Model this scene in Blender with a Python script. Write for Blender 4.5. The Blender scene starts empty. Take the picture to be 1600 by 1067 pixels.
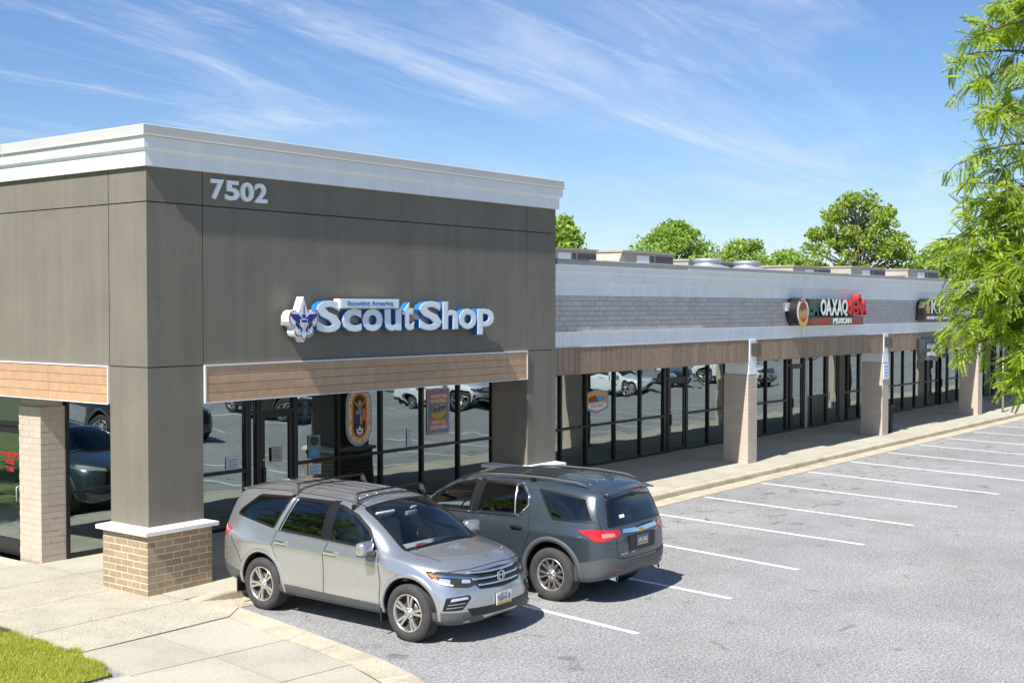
import bpy, bmesh, math, random
import numpy as np
from mathutils import Vector, Matrix
from mathutils.bvhtree import BVHTree
from mathutils.geometry import delaunay_2d_cdt

random.seed(7)
rng = np.random.default_rng(7)
R = math.radians
scene = bpy.context.scene
COL = scene.collection

# ------------------------------------------------------------------ camera
cam_data = bpy.data.cameras.new('camera')
cam = bpy.data.objects.new('camera', cam_data)
COL.objects.link(cam)
CAM_H = 4.2
fwd = Vector((0.78955, 0.61311, -0.026575)).normalized()
right = Vector((0.61333, -0.78983, 0.0)).normalized()
upv = right.cross(fwd)
cam.matrix_world = Matrix(((right.x, upv.x, -fwd.x, 0), (right.y, upv.y, -fwd.y, 0),
                           (right.z, upv.z, -fwd.z, CAM_H), (0, 0, 0, 1)))
cam_data.sensor_width = 36.0
cam_data.lens = 36.0 * 1956 / 1600
cam_data.clip_start = 0.1
cam_data.clip_end = 4000
scene.camera = cam

# ------------------------------------------------------------------ sun and sky
SKY_TINT = (0.84, 0.93, 1.10, 1)
LIGHT = Vector((0.78, 0.105, -1.0)).normalized()      # direction the light travels
sun_data = bpy.data.lights.new('sun', 'SUN')
sun_data.energy = 4.7
sun_data.angle = R(0.55)
sun_data.color = (1.0, 0.955, 0.88)
sun = bpy.data.objects.new('sun', sun_data)
COL.objects.link(sun)
sun.rotation_euler = LIGHT.to_track_quat('-Z', 'Y').to_euler()
sun.location = (-20, -5, 40)

world = bpy.data.worlds.new('World')
scene.world = world
world.use_nodes = True
wn = world.node_tree.nodes
wl_ = world.node_tree.links
wn.clear()
w_out = wn.new('ShaderNodeOutputWorld')
w_bg = wn.new('ShaderNodeBackground')
w_bg.inputs['Strength'].default_value = 0.074
sky = wn.new('ShaderNodeTexSky')
sky.sky_type = 'NISHITA'
sky.sun_disc = False
sky.sun_elevation = math.asin(-LIGHT.z)
sky.sun_rotation = math.atan2(-LIGHT.x, -LIGHT.y)
sky.altitude = 0
sky.air_density = 1.0
sky.dust_density = 0.3
sky.ozone_density = 1.5
# wispy high cloud: noise on the sky direction projected to a flat layer
tc = wn.new('ShaderNodeTexCoord')
sep = wn.new('ShaderNodeSeparateXYZ')
wl_.new(tc.outputs['Generated'], sep.inputs[0])
zc = wn.new('ShaderNodeMath'); zc.operation = 'MAXIMUM'; zc.inputs[1].default_value = 0.0
wl_.new(sep.outputs['Z'], zc.inputs[0])
za = wn.new('ShaderNodeMath'); za.operation = 'ADD'; za.inputs[1].default_value = 0.10
wl_.new(zc.outputs[0], za.inputs[0])
dv = wn.new('ShaderNodeVectorMath'); dv.operation = 'DIVIDE'
cmb = wn.new('ShaderNodeCombineXYZ')
for i in range(3):
    wl_.new(za.outputs[0], cmb.inputs[i])
wl_.new(tc.outputs['Generated'], dv.inputs[0])
wl_.new(cmb.outputs[0], dv.inputs[1])
def cloud_layer(rot, scl, nscale, detail, rough, lo, hi, distort, off=(0, 0, 0)):
    mp = wn.new('ShaderNodeMapping')
    mp.inputs['Rotation'].default_value = (0, 0, R(rot))
    mp.inputs['Scale'].default_value = scl
    mp.inputs['Location'].default_value = off
    wl_.new(dv.outputs[0], mp.inputs['Vector'])
    nz = wn.new('ShaderNodeTexNoise')
    nz.inputs['Scale'].default_value = nscale
    nz.inputs['Detail'].default_value = detail
    nz.inputs['Roughness'].default_value = rough
    nz.inputs['Distortion'].default_value = distort
    wl_.new(mp.outputs[0], nz.inputs['Vector'])
    mr = wn.new('ShaderNodeMapRange')
    mr.interpolation_type = 'SMOOTHSTEP'
    mr.inputs['From Min'].default_value = lo
    mr.inputs['From Max'].default_value = hi
    wl_.new(nz.outputs['Fac'], mr.inputs['Value'])
    return mr.outputs[0]
c1 = cloud_layer(-33, (0.34, 1.55, 1), 0.95, 10, 0.62, 0.44, 0.80, 1.1, (0.35, 1.9, 0))
c2 = cloud_layer(-20, (0.5, 2.4, 1), 2.2, 10, 0.68, 0.46, 0.90, 1.6, (2.2, 3.1, 0))
c3 = cloud_layer(20, (0.9, 0.9, 1), 0.62, 4, 0.55, 0.40, 0.60, 0.3, (1.7, 2.3, 0))
def wmath(op, a, b):
    m = wn.new('ShaderNodeMath'); m.operation = op; m.use_clamp = True
    for k, v in ((0, a), (1, b)):
        if isinstance(v, (int, float)): m.inputs[k].default_value = v
        else: wl_.new(v, m.inputs[k])
    return m.outputs[0]
cl = wmath('ADD', c1, wmath('MULTIPLY', c2, 0.6))
cl = wmath('MULTIPLY', cl, c3)
cl = wmath('MULTIPLY', cl, 0.85)
mixc = wn.new('ShaderNodeMix'); mixc.data_type = 'RGBA'
wl_.new(cl, mixc.inputs['Factor'])
hs = wn.new('ShaderNodeMix'); hs.data_type = 'RGBA'; hs.blend_type = 'MULTIPLY'; hs.inputs[0].default_value = 1.0
hs.inputs[7].default_value = SKY_TINT
wl_.new(sky.outputs[0], hs.inputs[6])
hs2 = wn.new('ShaderNodeHueSaturation'); hs2.inputs['Saturation'].default_value = 1.10
wl_.new(hs.outputs[2], hs2.inputs['Color'])
wl_.new(hs2.outputs[0], mixc.inputs[6])
mixc.inputs[7].default_value = (6.6, 7.3, 8.2, 1)
wl_.new(mixc.outputs[2], w_bg.inputs['Color'])
wl_.new(w_bg.outputs[0], w_out.inputs[0])

scene.view_settings.view_transform = 'Standard'
scene.view_settings.look = 'None'
scene.view_settings.gamma = 1.0
scene.view_settings.use_curve_mapping = False
scene.view_settings.exposure = 0.75
scene.render.engine = 'CYCLES'
scene.cycles.max_bounces = 8
scene.cycles.transparent_max_bounces = 16

# ------------------------------------------------------------------ materials
def mat_nodes(name):
    m = bpy.data.materials.new(name)
    m.use_nodes = True
    nt = m.node_tree
    return m, nt.nodes, nt.links, nt.nodes['Principled BSDF']

def M(name, col, rough=0.6, metal=0.0, var=0.0, vscale=4.0, bump=0.0, bscale=60.0, coat=0.0,
      rnd=0.0, spec=0.5, speck=0.0, sscale=150.0, coords='Position', stain=0.0, stain_col=(0.1, 0.08, 0.06),
      island=0.0, bdist=0.01, streak=0.0):
    m, N, L, P = mat_nodes(name)
    P.inputs['Roughness'].default_value = rough
    P.inputs['Metallic'].default_value = metal
    P.inputs['Specular IOR Level'].default_value = spec
    P.inputs['Coat Weight'].default_value = coat
    P.inputs['Coat Roughness'].default_value = 0.03
    c = (*col, 1)
    P.inputs['Base Color'].default_value = c
    if coords == 'Position':
        vec = N.new('ShaderNodeNewGeometry').outputs['Position']
    else:
        vec = N.new('ShaderNodeTexCoord').outputs['Object']
    cur = None
    def mixcol(fac, a, b, mode='MIX'):
        x = N.new('ShaderNodeMix'); x.data_type = 'RGBA'; x.blend_type = mode
        if isinstance(fac, (int, float)): x.inputs[0].default_value = fac
        else: L.new(fac, x.inputs[0])
        for k, v in ((6, a), (7, b)):
            if isinstance(v, tuple): x.inputs[k].default_value = v
            else: L.new(v, x.inputs[k])
        return x.outputs[2]
    def noise(scale, det=4, ro=0.55, lo=0.3, hi=0.7):
        n = N.new('ShaderNodeTexNoise')
        n.inputs['Scale'].default_value = scale
        n.inputs['Detail'].default_value = det
        n.inputs['Roughness'].default_value = ro
        L.new(vec, n.inputs['Vector'])
        r_ = N.new('ShaderNodeMapRange')
        r_.inputs['From Min'].default_value = lo
        r_.inputs['From Max'].default_value = hi
        L.new(n.outputs['Fac'], r_.inputs['Value'])
        return r_.outputs[0]
    cur = c
    if var:
        d = tuple(v * (1 - var) for v in col) + (1,)
        b = tuple(min(1, v * (1 + var)) for v in col) + (1,)
        cur = mixcol(noise(vscale), d, b)
    if speck:
        s = noise(sscale, 2, 0.7, 0.35, 0.65)
        s2 = N.new('ShaderNodeMapRange')
        s2.inputs['To Min'].default_value = 1 - speck
        s2.inputs['To Max'].default_value = 1 + speck
        L.new(s, s2.inputs['Value'])
        v = N.new('ShaderNodeVectorMath'); v.operation = 'SCALE'
        if isinstance(cur, tuple): v.inputs[0].default_value = cur[:3]
        else: L.new(cur, v.inputs[0])
        L.new(s2.outputs[0], v.inputs['Scale'])
        cur = v.outputs[0]
    if streak:
        mp = N.new('ShaderNodeMapping'); mp.inputs['Scale'].default_value = (5.0, 5.0, 0.28)
        L.new(vec, mp.inputs['Vector'])
        n = N.new('ShaderNodeTexNoise'); n.inputs['Scale'].default_value = 1.0; n.inputs['Detail'].default_value = 6; n.inputs['Roughness'].default_value = 0.65
        L.new(mp.outputs[0], n.inputs['Vector'])
        r2 = N.new('ShaderNodeMapRange'); r2.inputs['From Min'].default_value = 0.3; r2.inputs['From Max'].default_value = 0.7
        r2.inputs['To Min'].default_value = 1 - streak; r2.inputs['To Max'].default_value = 1 + streak
        L.new(n.outputs['Fac'], r2.inputs['Value'])
        v = N.new('ShaderNodeVectorMath'); v.operation = 'SCALE'
        if isinstance(cur, tuple): v.inputs[0].default_value = cur[:3]
        else: L.new(cur, v.inputs[0])
        L.new(r2.outputs[0], v.inputs['Scale'])
        cur = v.outputs[0]
    if stain:
        f = noise(1.1, 6, 0.7, 0.52, 0.80)
        f2 = N.new('ShaderNodeMath'); f2.operation = 'MULTIPLY'; f2.inputs[1].default_value = stain
        f2.use_clamp = True
        L.new(f, f2.inputs[0])
        cur = mixcol(f2.outputs[0], cur, (*stain_col, 1))
    if rnd or island:
        src = N.new('ShaderNodeObjectInfo').outputs['Random'] if rnd else N.new('ShaderNodeNewGeometry').outputs['Random Per Island']
        a = rnd or island
        rr = N.new('ShaderNodeMapRange')
        rr.inputs['To Min'].default_value = 1 - a
        rr.inputs['To Max'].default_value = 1 + a
        L.new(src, rr.inputs['Value'])
        v = N.new('ShaderNodeVectorMath'); v.operation = 'SCALE'
        if isinstance(cur, tuple): v.inputs[0].default_value = cur[:3]
        else: L.new(cur, v.inputs[0])
        L.new(rr.outputs[0], v.inputs['Scale'])
        cur = v.outputs[0]
    if not isinstance(cur, tuple):
        L.new(cur, P.inputs['Base Color'])
    if bump:
        n = N.new('ShaderNodeTexNoise')
        n.inputs['Scale'].default_value = bscale
        n.inputs['Detail'].default_value = 5
        L.new(vec, n.inputs['Vector'])
        bp = N.new('ShaderNodeBump')
        bp.inputs['Strength'].default_value = bump
        bp.inputs['Distance'].default_value = bdist
        L.new(n.outputs['Fac'], bp.inputs['Height'])
        L.new(bp.outputs[0], P.inputs['Normal'])
    return m

def glass_mat(name, tint, refl, ior=1.6, wav=0.0, gloss_tint=(1, 1, 1), coords='Position'):
    """coated pane: a clear tinted body under a mirror-like surface"""
    m, N, L, P = mat_nodes(name)
    N.remove(P)
    out = N['Material Output']
    tr = N.new('ShaderNodeBsdfTransparent'); tr.inputs[0].default_value = (*tint, 1)
    gl = N.new('ShaderNodeBsdfGlossy'); gl.inputs['Roughness'].default_value = 0.0
    gl.inputs[0].default_value = (*gloss_tint, 1)
    fr = N.new('ShaderNodeFresnel'); fr.inputs[0].default_value = ior
    mr = N.new('ShaderNodeMapRange')
    mr.inputs['To Min'].default_value = refl
    mr.inputs['To Max'].default_value = 1.0
    L.new(fr.outputs[0], mr.inputs['Value'])
    mx = N.new('ShaderNodeMixShader')
    L.new(mr.outputs[0], mx.inputs[0]); L.new(tr.outputs[0], mx.inputs[1]); L.new(gl.outputs[0], mx.inputs[2])
    L.new(mx.outputs[0], out.inputs[0])
    if wav:
        if coords == 'Position': vec = N.new('ShaderNodeNewGeometry').outputs['Position']
        else: vec = N.new('ShaderNodeTexCoord').outputs['Object']
        n = N.new('ShaderNodeTexNoise'); n.inputs['Scale'].default_value = 0.9
        n.inputs['Detail'].default_value = 1.0
        L.new(vec, n.inputs['Vector'])
        b = N.new('ShaderNodeBump'); b.inputs['Strength'].default_value = 1.0
        b.inputs['Distance'].default_value = wav
        L.new(n.outputs['Fac'], b.inputs['Height'])
        L.new(b.outputs[0], gl.inputs['Normal'])
    return m

MT = {}
MT['stucco'] = M('brown_stucco', (0.190, 0.172, 0.140), 0.85, var=0.07, vscale=1.3, bump=0.6, bscale=62, streak=0.09, stain=0.15, stain_col=(0.22, 0.205, 0.175), spec=0.25)
MT['groove'] = M('groove_dark', (0.02, 0.02, 0.02), 0.9)
MT['white_trim'] = M('white_cornice_paint', (0.84, 0.85, 0.85), 0.6, streak=0.04, var=0.03, vscale=2, bump=0.12, bscale=120)
MT['coping'] = M('coping_metal', (0.52, 0.51, 0.49), 0.45, metal=0.0, var=0.04, vscale=0.8)
MT['coping_dark'] = M('grey_coping_metal', (0.30, 0.31, 0.32), 0.5, var=0.05, vscale=0.8)
MT['dirt'] = M('kerb_dirt', (0.20, 0.145, 0.075), 0.95, var=0.35, vscale=5, speck=0.3, sscale=50)
MT['trim_metal'] = M('white_trim_metal', (0.78, 0.78, 0.78), 0.35)
MT['plank'] = M('tan_cladding_board', (0.50, 0.315, 0.185), 0.55, var=0.10, vscale=7, bump=0.25, bscale=45, rnd=0.07)
MT['plank_vert'] = M('brown_cladding_strip', (0.30, 0.205, 0.14), 0.6, var=0.10, vscale=9, bump=0.2, bscale=60, rnd=0.13)
MT['brick'] = M('tan_brick', (0.36, 0.265, 0.16), 0.85, var=0.13, vscale=14, bump=0.5, bscale=140, rnd=0.14)
MT['mortar'] = M('pale_mortar', (0.74, 0.68, 0.57), 0.9, var=0.08, vscale=20, bump=0.4, bscale=150)
MT['cap'] = M('white_cast_stone', (0.80, 0.78, 0.76), 0.7, var=0.04, vscale=5, bump=0.15, bscale=90)
MT['paint_brick'] = M('beige_painted_brick', (0.52, 0.435, 0.355), 0.7, var=0.05, vscale=9, bump=0.35, bscale=110, rnd=0.035)
MT['paint_mortar'] = M('beige_painted_joint', (0.46, 0.38, 0.305), 0.8, var=0.05, vscale=9, bump=0.3, bscale=120)
MT['block'] = M('grey_painted_block', (0.53, 0.495, 0.47), 0.75, var=0.08, vscale=3, bump=0.3, bscale=110, rnd=0.07)
MT['block_joint'] = M('grey_painted_joint', (0.36, 0.34, 0.32), 0.8)
MT['rib_white'] = M('white_ribbed_panel', (0.82, 0.84, 0.85), 0.6, streak=0.06, var=0.05, vscale=1.2)
MT['alu'] = M('black_aluminium_frame', (0.018, 0.018, 0.02), 0.38, metal=0.2)
MT['alu_bare'] = M('bare_aluminium_post', (0.42, 0.41, 0.39), 0.4, metal=0.5)
MT['glass'] = glass_mat('shop_window_glass', (0.48, 0.52, 0.52), 0.30, 1.5, wav=0.008, gloss_tint=(0.86, 1.0, 1.0))
MT['concrete'] = M('pale_concrete', (0.425, 0.398, 0.325), 0.9, var=0.11, vscale=1.1, bump=0.45, bscale=110, speck=0.13, sscale=38, rnd=0.05, stain=0.35, stain_col=(0.30, 0.26, 0.20), spec=0.2)
MT['concrete_agg'] = M('exposed_aggregate_concrete', (0.42, 0.385, 0.305), 0.95, var=0.08, vscale=2.0, bump=0.9, bscale=70, speck=0.26, sscale=42, rnd=0.04, spec=0.2)
MT['kerb'] = M('kerb_concrete', (0.47, 0.42, 0.32), 0.9, var=0.12, vscale=2.0, bump=0.6, bscale=90, speck=0.2, sscale=45, stain=0.75, stain_col=(0.22, 0.16, 0.085), spec=0.2)
MT['joint'] = M('dirt_joint', (0.07, 0.058, 0.045), 0.95)
MT['line'] = M('white_road_paint', (0.80, 0.80, 0.79), 0.7, var=0.10, vscale=3, speck=0.22, sscale=32, stain=0.8, stain_col=(0.34, 0.34, 0.34))
MT['lawn'] = M('lawn_soil', (0.13, 0.17, 0.045), 0.95, var=0.3, vscale=3, bump=0.8, bscale=60)
MT['earth'] = M('far_ground', (0.12, 0.14, 0.07), 0.95, var=0.2, vscale=0.05)
MT['steel_grey'] = M('galvanised_steel', (0.52, 0.53, 0.54), 0.42, metal=0.6, var=0.08, vscale=6)
MT['hvac'] = M('hvac_beige_steel', (0.40, 0.35, 0.29), 0.55, var=0.10, vscale=2, rnd=0.12)
MT['hvac_dark'] = M('hvac_grille', (0.10, 0.09, 0.085), 0.6)
MT['paper'] = M('paper', (0.62, 0.64, 0.66), 0.7)
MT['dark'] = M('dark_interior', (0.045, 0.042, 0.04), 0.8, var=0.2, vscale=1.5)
MT['floor_in'] = M('shop_floor_tile', (0.30, 0.28, 0.23), 0.4, var=0.1, vscale=2)
MT['wood_in'] = M('pine_wood', (0.48, 0.32, 0.15), 0.6, var=0.1, vscale=8)
MT['plastic_black'] = M('black_plastic', (0.015, 0.015, 0.016), 0.5)
MT['red'] = M('red_paint', (0.52, 0.02, 0.018), 0.45)
MT['green'] = M('dark_green_paint', (0.01, 0.10, 0.055), 0.45)
MT['white'] = M('white_plastic', (0.80, 0.81, 0.82), 0.4)
MT['roof'] = M('roof_membrane', (0.32, 0.32, 0.32), 0.8, var=0.1)

def asphalt():
    m, N, L, P = mat_nodes('old_grey_asphalt')
    pos = N.new('ShaderNodeNewGeometry').outputs['Position']
    def nz(scale, det=4, ro=0.6, lo=0.3, hi=0.7, dist=0.0, a=0.0, b=1.0, sm=False):
        n = N.new('ShaderNodeTexNoise'); n.inputs['Scale'].default_value = scale
        n.inputs['Detail'].default_value = det; n.inputs['Roughness'].default_value = ro
        n.inputs['Distortion'].default_value = dist
        L.new(pos, n.inputs['Vector'])
        r_ = N.new('ShaderNodeMapRange'); r_.inputs['From Min'].default_value = lo; r_.inputs['From Max'].default_value = hi
        r_.inputs['To Min'].default_value = a; r_.inputs['To Max'].default_value = b
        if sm: r_.interpolation_type = 'SMOOTHSTEP'
        L.new(n.outputs['Fac'], r_.inputs['Value'])
        return r_.outputs[0], n.outputs['Fac']
    def mul(a, b):
        v = N.new('ShaderNodeMath'); v.operation = 'MULTIPLY'
        for k, q in ((0, a), (1, b)):
            if isinstance(q, (int, float)): v.inputs[k].default_value = q
            else: L.new(q, v.inputs[k])
        return v.outputs[0]
    fine, ff = nz(30, 3, 0.85, 0.32, 0.68, a=0.34, b=1.75)
    fine2, _ = nz(12, 3, 0.7, 0.30, 0.70, a=0.86, b=1.14)
    mid, _ = nz(1.2, 5, 0.65, 0.3, 0.7, a=0.90, b=1.08)
    big, _ = nz(0.22, 5, 0.65, 0.3, 0.7, a=0.84, b=1.12)
    spots, _ = nz(1.7, 3, 0.55, 0.63, 0.75, dist=0.6, a=1.0, b=0.62, sm=True)
    # oil drips and tyre scrub where cars stand
    sx = N.new('ShaderNodeSeparateXYZ'); L.new(pos, sx.inputs[0])
    def ramp(a0, a1):
        r_ = N.new('ShaderNodeMapRange'); r_.interpolation_type = 'SMOOTHSTEP'
        r_.inputs['From Min'].default_value = a0; r_.inputs['From Max'].default_value = a1
        L.new(sx.outputs['Y'], r_.inputs['Value']); return r_.outputs[0]
    bay = mul(ramp(9.6, 11.6), ramp(13.9, 13.2))
    drip, _ = nz(2.6, 4, 0.6, 0.56, 0.70, dist=0.8, a=0.0, b=0.55, sm=True)
    dd = N.new('ShaderNodeMath'); dd.operation = 'SUBTRACT'; dd.inputs[0].default_value = 1.0
    L.new(mul(bay, drip), dd.inputs[1])
    g = mul(mul(mul(mul(mul(fine, fine2), mid), big), spots), dd.outputs[0])
    sc = N.new('ShaderNodeVectorMath'); sc.operation = 'SCALE'
    sc.inputs[0].default_value = (0.268, 0.268, 0.268)
    L.new(g, sc.inputs['Scale'])
    # faint tan dust patches
    du, _ = nz(0.35, 5, 0.7, 0.56, 0.78, a=0.0, b=0.55, sm=True)
    mx = N.new('ShaderNodeMix'); mx.data_type = 'RGBA'; mx.blend_type = 'MULTIPLY'
    L.new(du, mx.inputs[0]); L.new(sc.outputs[0], mx.inputs[6]); mx.inputs[7].default_value = (0.98, 0.88, 0.70, 1)
    L.new(mx.outputs[2], P.inputs['Base Color'])
    P.inputs['Roughness'].default_value = 0.9
    P.inputs['Specular IOR Level'].default_value = 0.25
    b = N.new('ShaderNodeBump'); b.inputs['Strength'].default_value = 0.7; b.inputs['Distance'].default_value = 0.006
    L.new(ff, b.inputs['Height']); L.new(b.outputs[0], P.inputs['Normal'])
    return m
MT['asphalt'] = asphalt()

# ------------------------------------------------------------------ object helpers
WL = {}            # world location of every object built un-rotated
def link(o, parent=None):
    COL.objects.link(o)
    if parent is not None: o.parent = parent
    return o
def tag(o, label=None, cat=None, group=None, kind=None):
    if label: o['label'] = label
    if cat: o['category'] = cat
    if group: o['group'] = group
    if kind: o['kind'] = kind
    return o
def thing(name, label, cat, loc=(0, 0, 0), group=None, rotz=0.0):
    o = bpy.data.objects.new(name, None)
    o.empty_display_size = 0.2
    o.location = loc
    o.rotation_euler = (0, 0, rotz)
    link(o); tag(o, label, cat, group)
    WL[o.name] = Vector(loc)
    return o
def mesh_of(name, verts, faces, mat, smooth=False):
    me = bpy.data.meshes.new(name)
    me.from_pydata([tuple(v) for v in verts], [], faces)
    if mat is not None:
        for m in (mat if isinstance(mat, (list, tuple)) else [mat]): me.materials.append(m)
    if smooth:
        me.polygons.foreach_set('use_smooth', [True] * len(me.polygons))
    me.update()
    return me
def part(name, verts, faces, mat, parent=None, smooth=False):
    """verts in world space (parents un-rotated); origin put at the piece's own centre"""
    vs = [Vector(v) for v in verts]
    lo = Vector((min(v.x for v in vs), min(v.y for v in vs), min(v.z for v in vs)))
    hi = Vector((max(v.x for v in vs), max(v.y for v in vs), max(v.z for v in vs)))
    c = (lo + hi) / 2; c.z = lo.z
    o = bpy.data.objects.new(name, mesh_of(name, [v - c for v in vs], faces, mat, smooth))
    link(o, parent)
    o.location = c - (WL[parent.name] if parent is not None else Vector())
    WL[o.name] = c
    return o
BOXF = [(0, 3, 2, 1), (4, 5, 6, 7), (0, 1, 5, 4), (1, 2, 6, 5), (2, 3, 7, 6), (3, 0, 4, 7)]
def boxv(x0, x1, y0, y1, z0, z1):
    return [(x0, y0, z0), (x1, y0, z0), (x1, y1, z0), (x0, y1, z0), (x0, y0, z1), (x1, y0, z1), (x1, y1, z1), (x0, y1, z1)]
_boxcache = {}
def box(name, x0, x1, y0, y1, z0, z1, mat, parent=None, bevel=0.0):
    key = (round(x1 - x0, 4), round(y1 - y0, 4), round(z1 - z0, 4), mat.name, bevel)
    me = _boxcache.get(key)
    if me is None:
        hx, hy, hz = (x1 - x0) / 2, (y1 - y0) / 2, z1 - z0
        me = mesh_of(name, boxv(-hx, hx, -hy, hy, 0, hz), BOXF, mat)
        if bevel:
            bm = bmesh.new(); bm.from_mesh(me)
            bmesh.ops.bevel(bm, geom=bm.edges[:], offset=bevel, segments=2, affect='EDGES', profile=0.5)
            bm.to_mesh(me); bm.free()
        _boxcache[key] = me
    o = bpy.data.objects.new(name, me)
    link(o, parent)
    c = Vector(((x0 + x1) / 2, (y0 + y1) / 2, z0))
    o.location = c - (WL[parent.name] if parent is not None else Vector())
    WL[o.name] = c
    return o
def holder(name, loc, parent):
    """an Empty that groups the sub-parts of one part"""
    o = bpy.data.objects.new(name, None); o.empty_display_size = 0.1
    link(o, parent)
    o.location = Vector(loc) - (WL[parent.name] if parent is not None else Vector())
    WL[o.name] = Vector(loc)
    return o
class MB:
    """collects shapes into one mesh"""
    def __init__(s): s.v = []; s.f = []
    def add(s, v, f):
        n = len(s.v); s.v += [Vector(p) for p in v]; s.f += [tuple(i + n for i in q) for q in f]; return s
    def box(s, *a): return s.add(boxv(*a), BOXF)
    def tube(s, pts, rad, n=8, cap=True):
        pts = [Vector(p) for p in pts]
        rads = rad if isinstance(rad, (list, tuple)) else [rad] * len(pts)
        base = len(s.v); ref = None
        for i, p in enumerate(pts):
            t = (pts[min(i + 1, len(pts) - 1)] - pts[max(i - 1, 0)])
            if t.length < 1e-9: t = Vector((0, 0, 1))
            t.normalize()
            if ref is None:
                ref = t.orthogonal().normalized()
            else:
                ref = (ref - t * ref.dot(t))
                ref = ref.normalized() if ref.length > 1e-6 else t.orthogonal().normalized()
            b = t.cross(ref)
            for k in range(n):
                a = 2 * math.pi * k / n
                s.v.append(p + (ref * math.cos(a) + b * math.sin(a)) * rads[i])
        for i in range(len(pts) - 1):
            for k in range(n):
                k2 = (k + 1) % n
                s.f.append((base + i * n + k, base + i * n + k2, base + (i + 1) * n + k2, base + (i + 1) * n + k))
        if cap:
            s.f.append(tuple(base + k for k in reversed(range(n))))
            s.f.append(tuple(base + (len(pts) - 1) * n + k for k in range(n)))
        return s
    def lathe(s, prof, n, centre, axis='z'):
        base = len(s.v); c = Vector(centre)
        for (r_, h) in prof:
            for k in range(n):
                a = 2 * math.pi * k / n
                x, y = r_ * math.cos(a), r_ * math.sin(a)
                s.v.append(c + (Vector((x, y, h)) if axis == 'z' else Vector((x, h, y)) if axis == 'y' else Vector((h, x, y))))
        for i in range(len(prof) - 1):
            for k in range(n):
                k2 = (k + 1) % n
                q = (base + i * n + k, base + i * n + k2, base + (i + 1) * n + k2, base + (i + 1) * n + k)
                s.f.append(q if axis != 'y' else q[::-1])
        return s
    def prism(s, poly, fn, d0, d1):
        """poly: 2-D outline, fn(u, v, d) -> 3-D; extruded from d0 to d1"""
        n = len(poly); base = len(s.v)
        for d in (d0, d1):
            for (u, v) in poly: s.v.append(Vector(fn(u, v, d)))
        s.f.append(tuple(base + k for k in range(n)))
        s.f.append(tuple(base + n + k for k in reversed(range(n))))
        for k in range(n):
            k2 = (k + 1) % n
            s.f.append((base + k2, base + k, base + n + k, base + n + k2))
        return s
    def build(s, name, mat, parent=None, smooth=False):
        return part(name, s.v, s.f, mat, parent, smooth)
    def local(s, name, mat, parent=None, smooth=False, loc=(0, 0, 0)):
        """vertices already in the parent's own space"""
        o = bpy.data.objects.new(name, mesh_of(name, s.v, s.f, mat, smooth))
        link(o, parent); o.location = loc
        return o
def fix_normals(o):
    bm = bmesh.new(); bm.from_mesh(o.data)
    bmesh.ops.recalc_face_normals(bm, faces=bm.faces[:]); bm.to_mesh(o.data); bm.free()
def text_mesh(s, bold=0.0, extrude=0.0, align='LEFT', space=1.0):
    """verts (x, y, z) and faces of a line of lettering, height about 0.7 for capitals"""
    cu = bpy.data.curves.new('lettering', 'FONT')
    cu.body = s; cu.offset = bold; cu.extrude = extrude; cu.align_x = align
    cu.resolution_u = 3; cu.space_character = space
    ob = bpy.data.objects.new('lettering_tmp', cu)
    me = bpy.data.meshes.new_from_object(ob)
    v = [tuple(p.co) for p in me.vertices]; f = [tuple(p.vertices) for p in me.polygons]
    bpy.data.objects.remove(ob); bpy.data.curves.remove(cu); bpy.data.meshes.remove(me)
    return v, f
def text_fit(s, x0, x1, z0, z1, y_front, depth, bold=0.02, fixed_h=None):
    """lettering on a wall facing -Y, squeezed into x0..x1 and z0..z1; returns MB"""
    v, f = text_mesh(s, bold, 0.5 if depth else 0.0)
    a = np.array(v)
    lo, hi = a.min(0), a.max(0)
    mb = MB()
    vv = []
    for p in a:
        vv.append((x0 + (p[0] - lo[0]) / max(1e-6, hi[0] - lo[0]) * (x1 - x0),
                   y_front + ((hi[2] - p[2]) / (hi[2] - lo[2]) * depth if depth else 0.0),
                   z0 + (p[1] - lo[1]) / (hi[1] - lo[1]) * (z1 - z0)))
    mb.add(vv, f)
    return mb
# ================================================================== THE SETTING
SW = 0.12                      # pavement level
def sheet(name, x0, x1, y0, y1, z, mat, n=1):
    o = part(name, [(x0, y0, z), (x1, y0, z), (x1, y1, z), (x0, y1, z)], [(0, 1, 2, 3)], mat)
    return tag(o, kind='structure')
sheet('ground', -900, 1500, -900, 1500, -0.03, MT['earth'])
lot = sheet('parking_lot', -14, 150, -9.4, 14.4, 0.0, MT['asphalt'])

lines = [((14.14, 11.7), (13.68, 8.56)), ((16.70, 12.6), (16.17, 8.55)), ((19.50, 13.6), (18.63, 8.64)),
         ((21.97, 13.6), (21.32, 8.64)), ((24.58, 13.65), (23.8, 8.65)), ((27.36, 13.65), (26.61, 8.75)),
         ((29.98, 13.65), (29.0, 8.6)), ((32.70, 13.65), (31.65, 8.6)), ((35.4, 13.65), (34.3, 8.6)),
         ((38.0, 13.65), (37.0, 8.6)), ((40.5, 13.65), (39.6, 8.6)), ((43.2, 13.65), (42.3, 8.6)),
         ((45.9, 13.65), (45.0, 8.6)), ((48.6, 13.65), (47.7, 8.6))]
for (a, b) in lines:
    a = Vector((*a, 0)); b = Vector((*b, 0)); d = (b - a).normalized(); n = Vector((-d.y, d.x, 0)) * 0.052
    v = [a - n, b - n, b + n, a + n]
    part('parking_line', [(p.x, p.y, 0.004) for p in v], [(0, 1, 2, 3)], MT['line'], lot)
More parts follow.
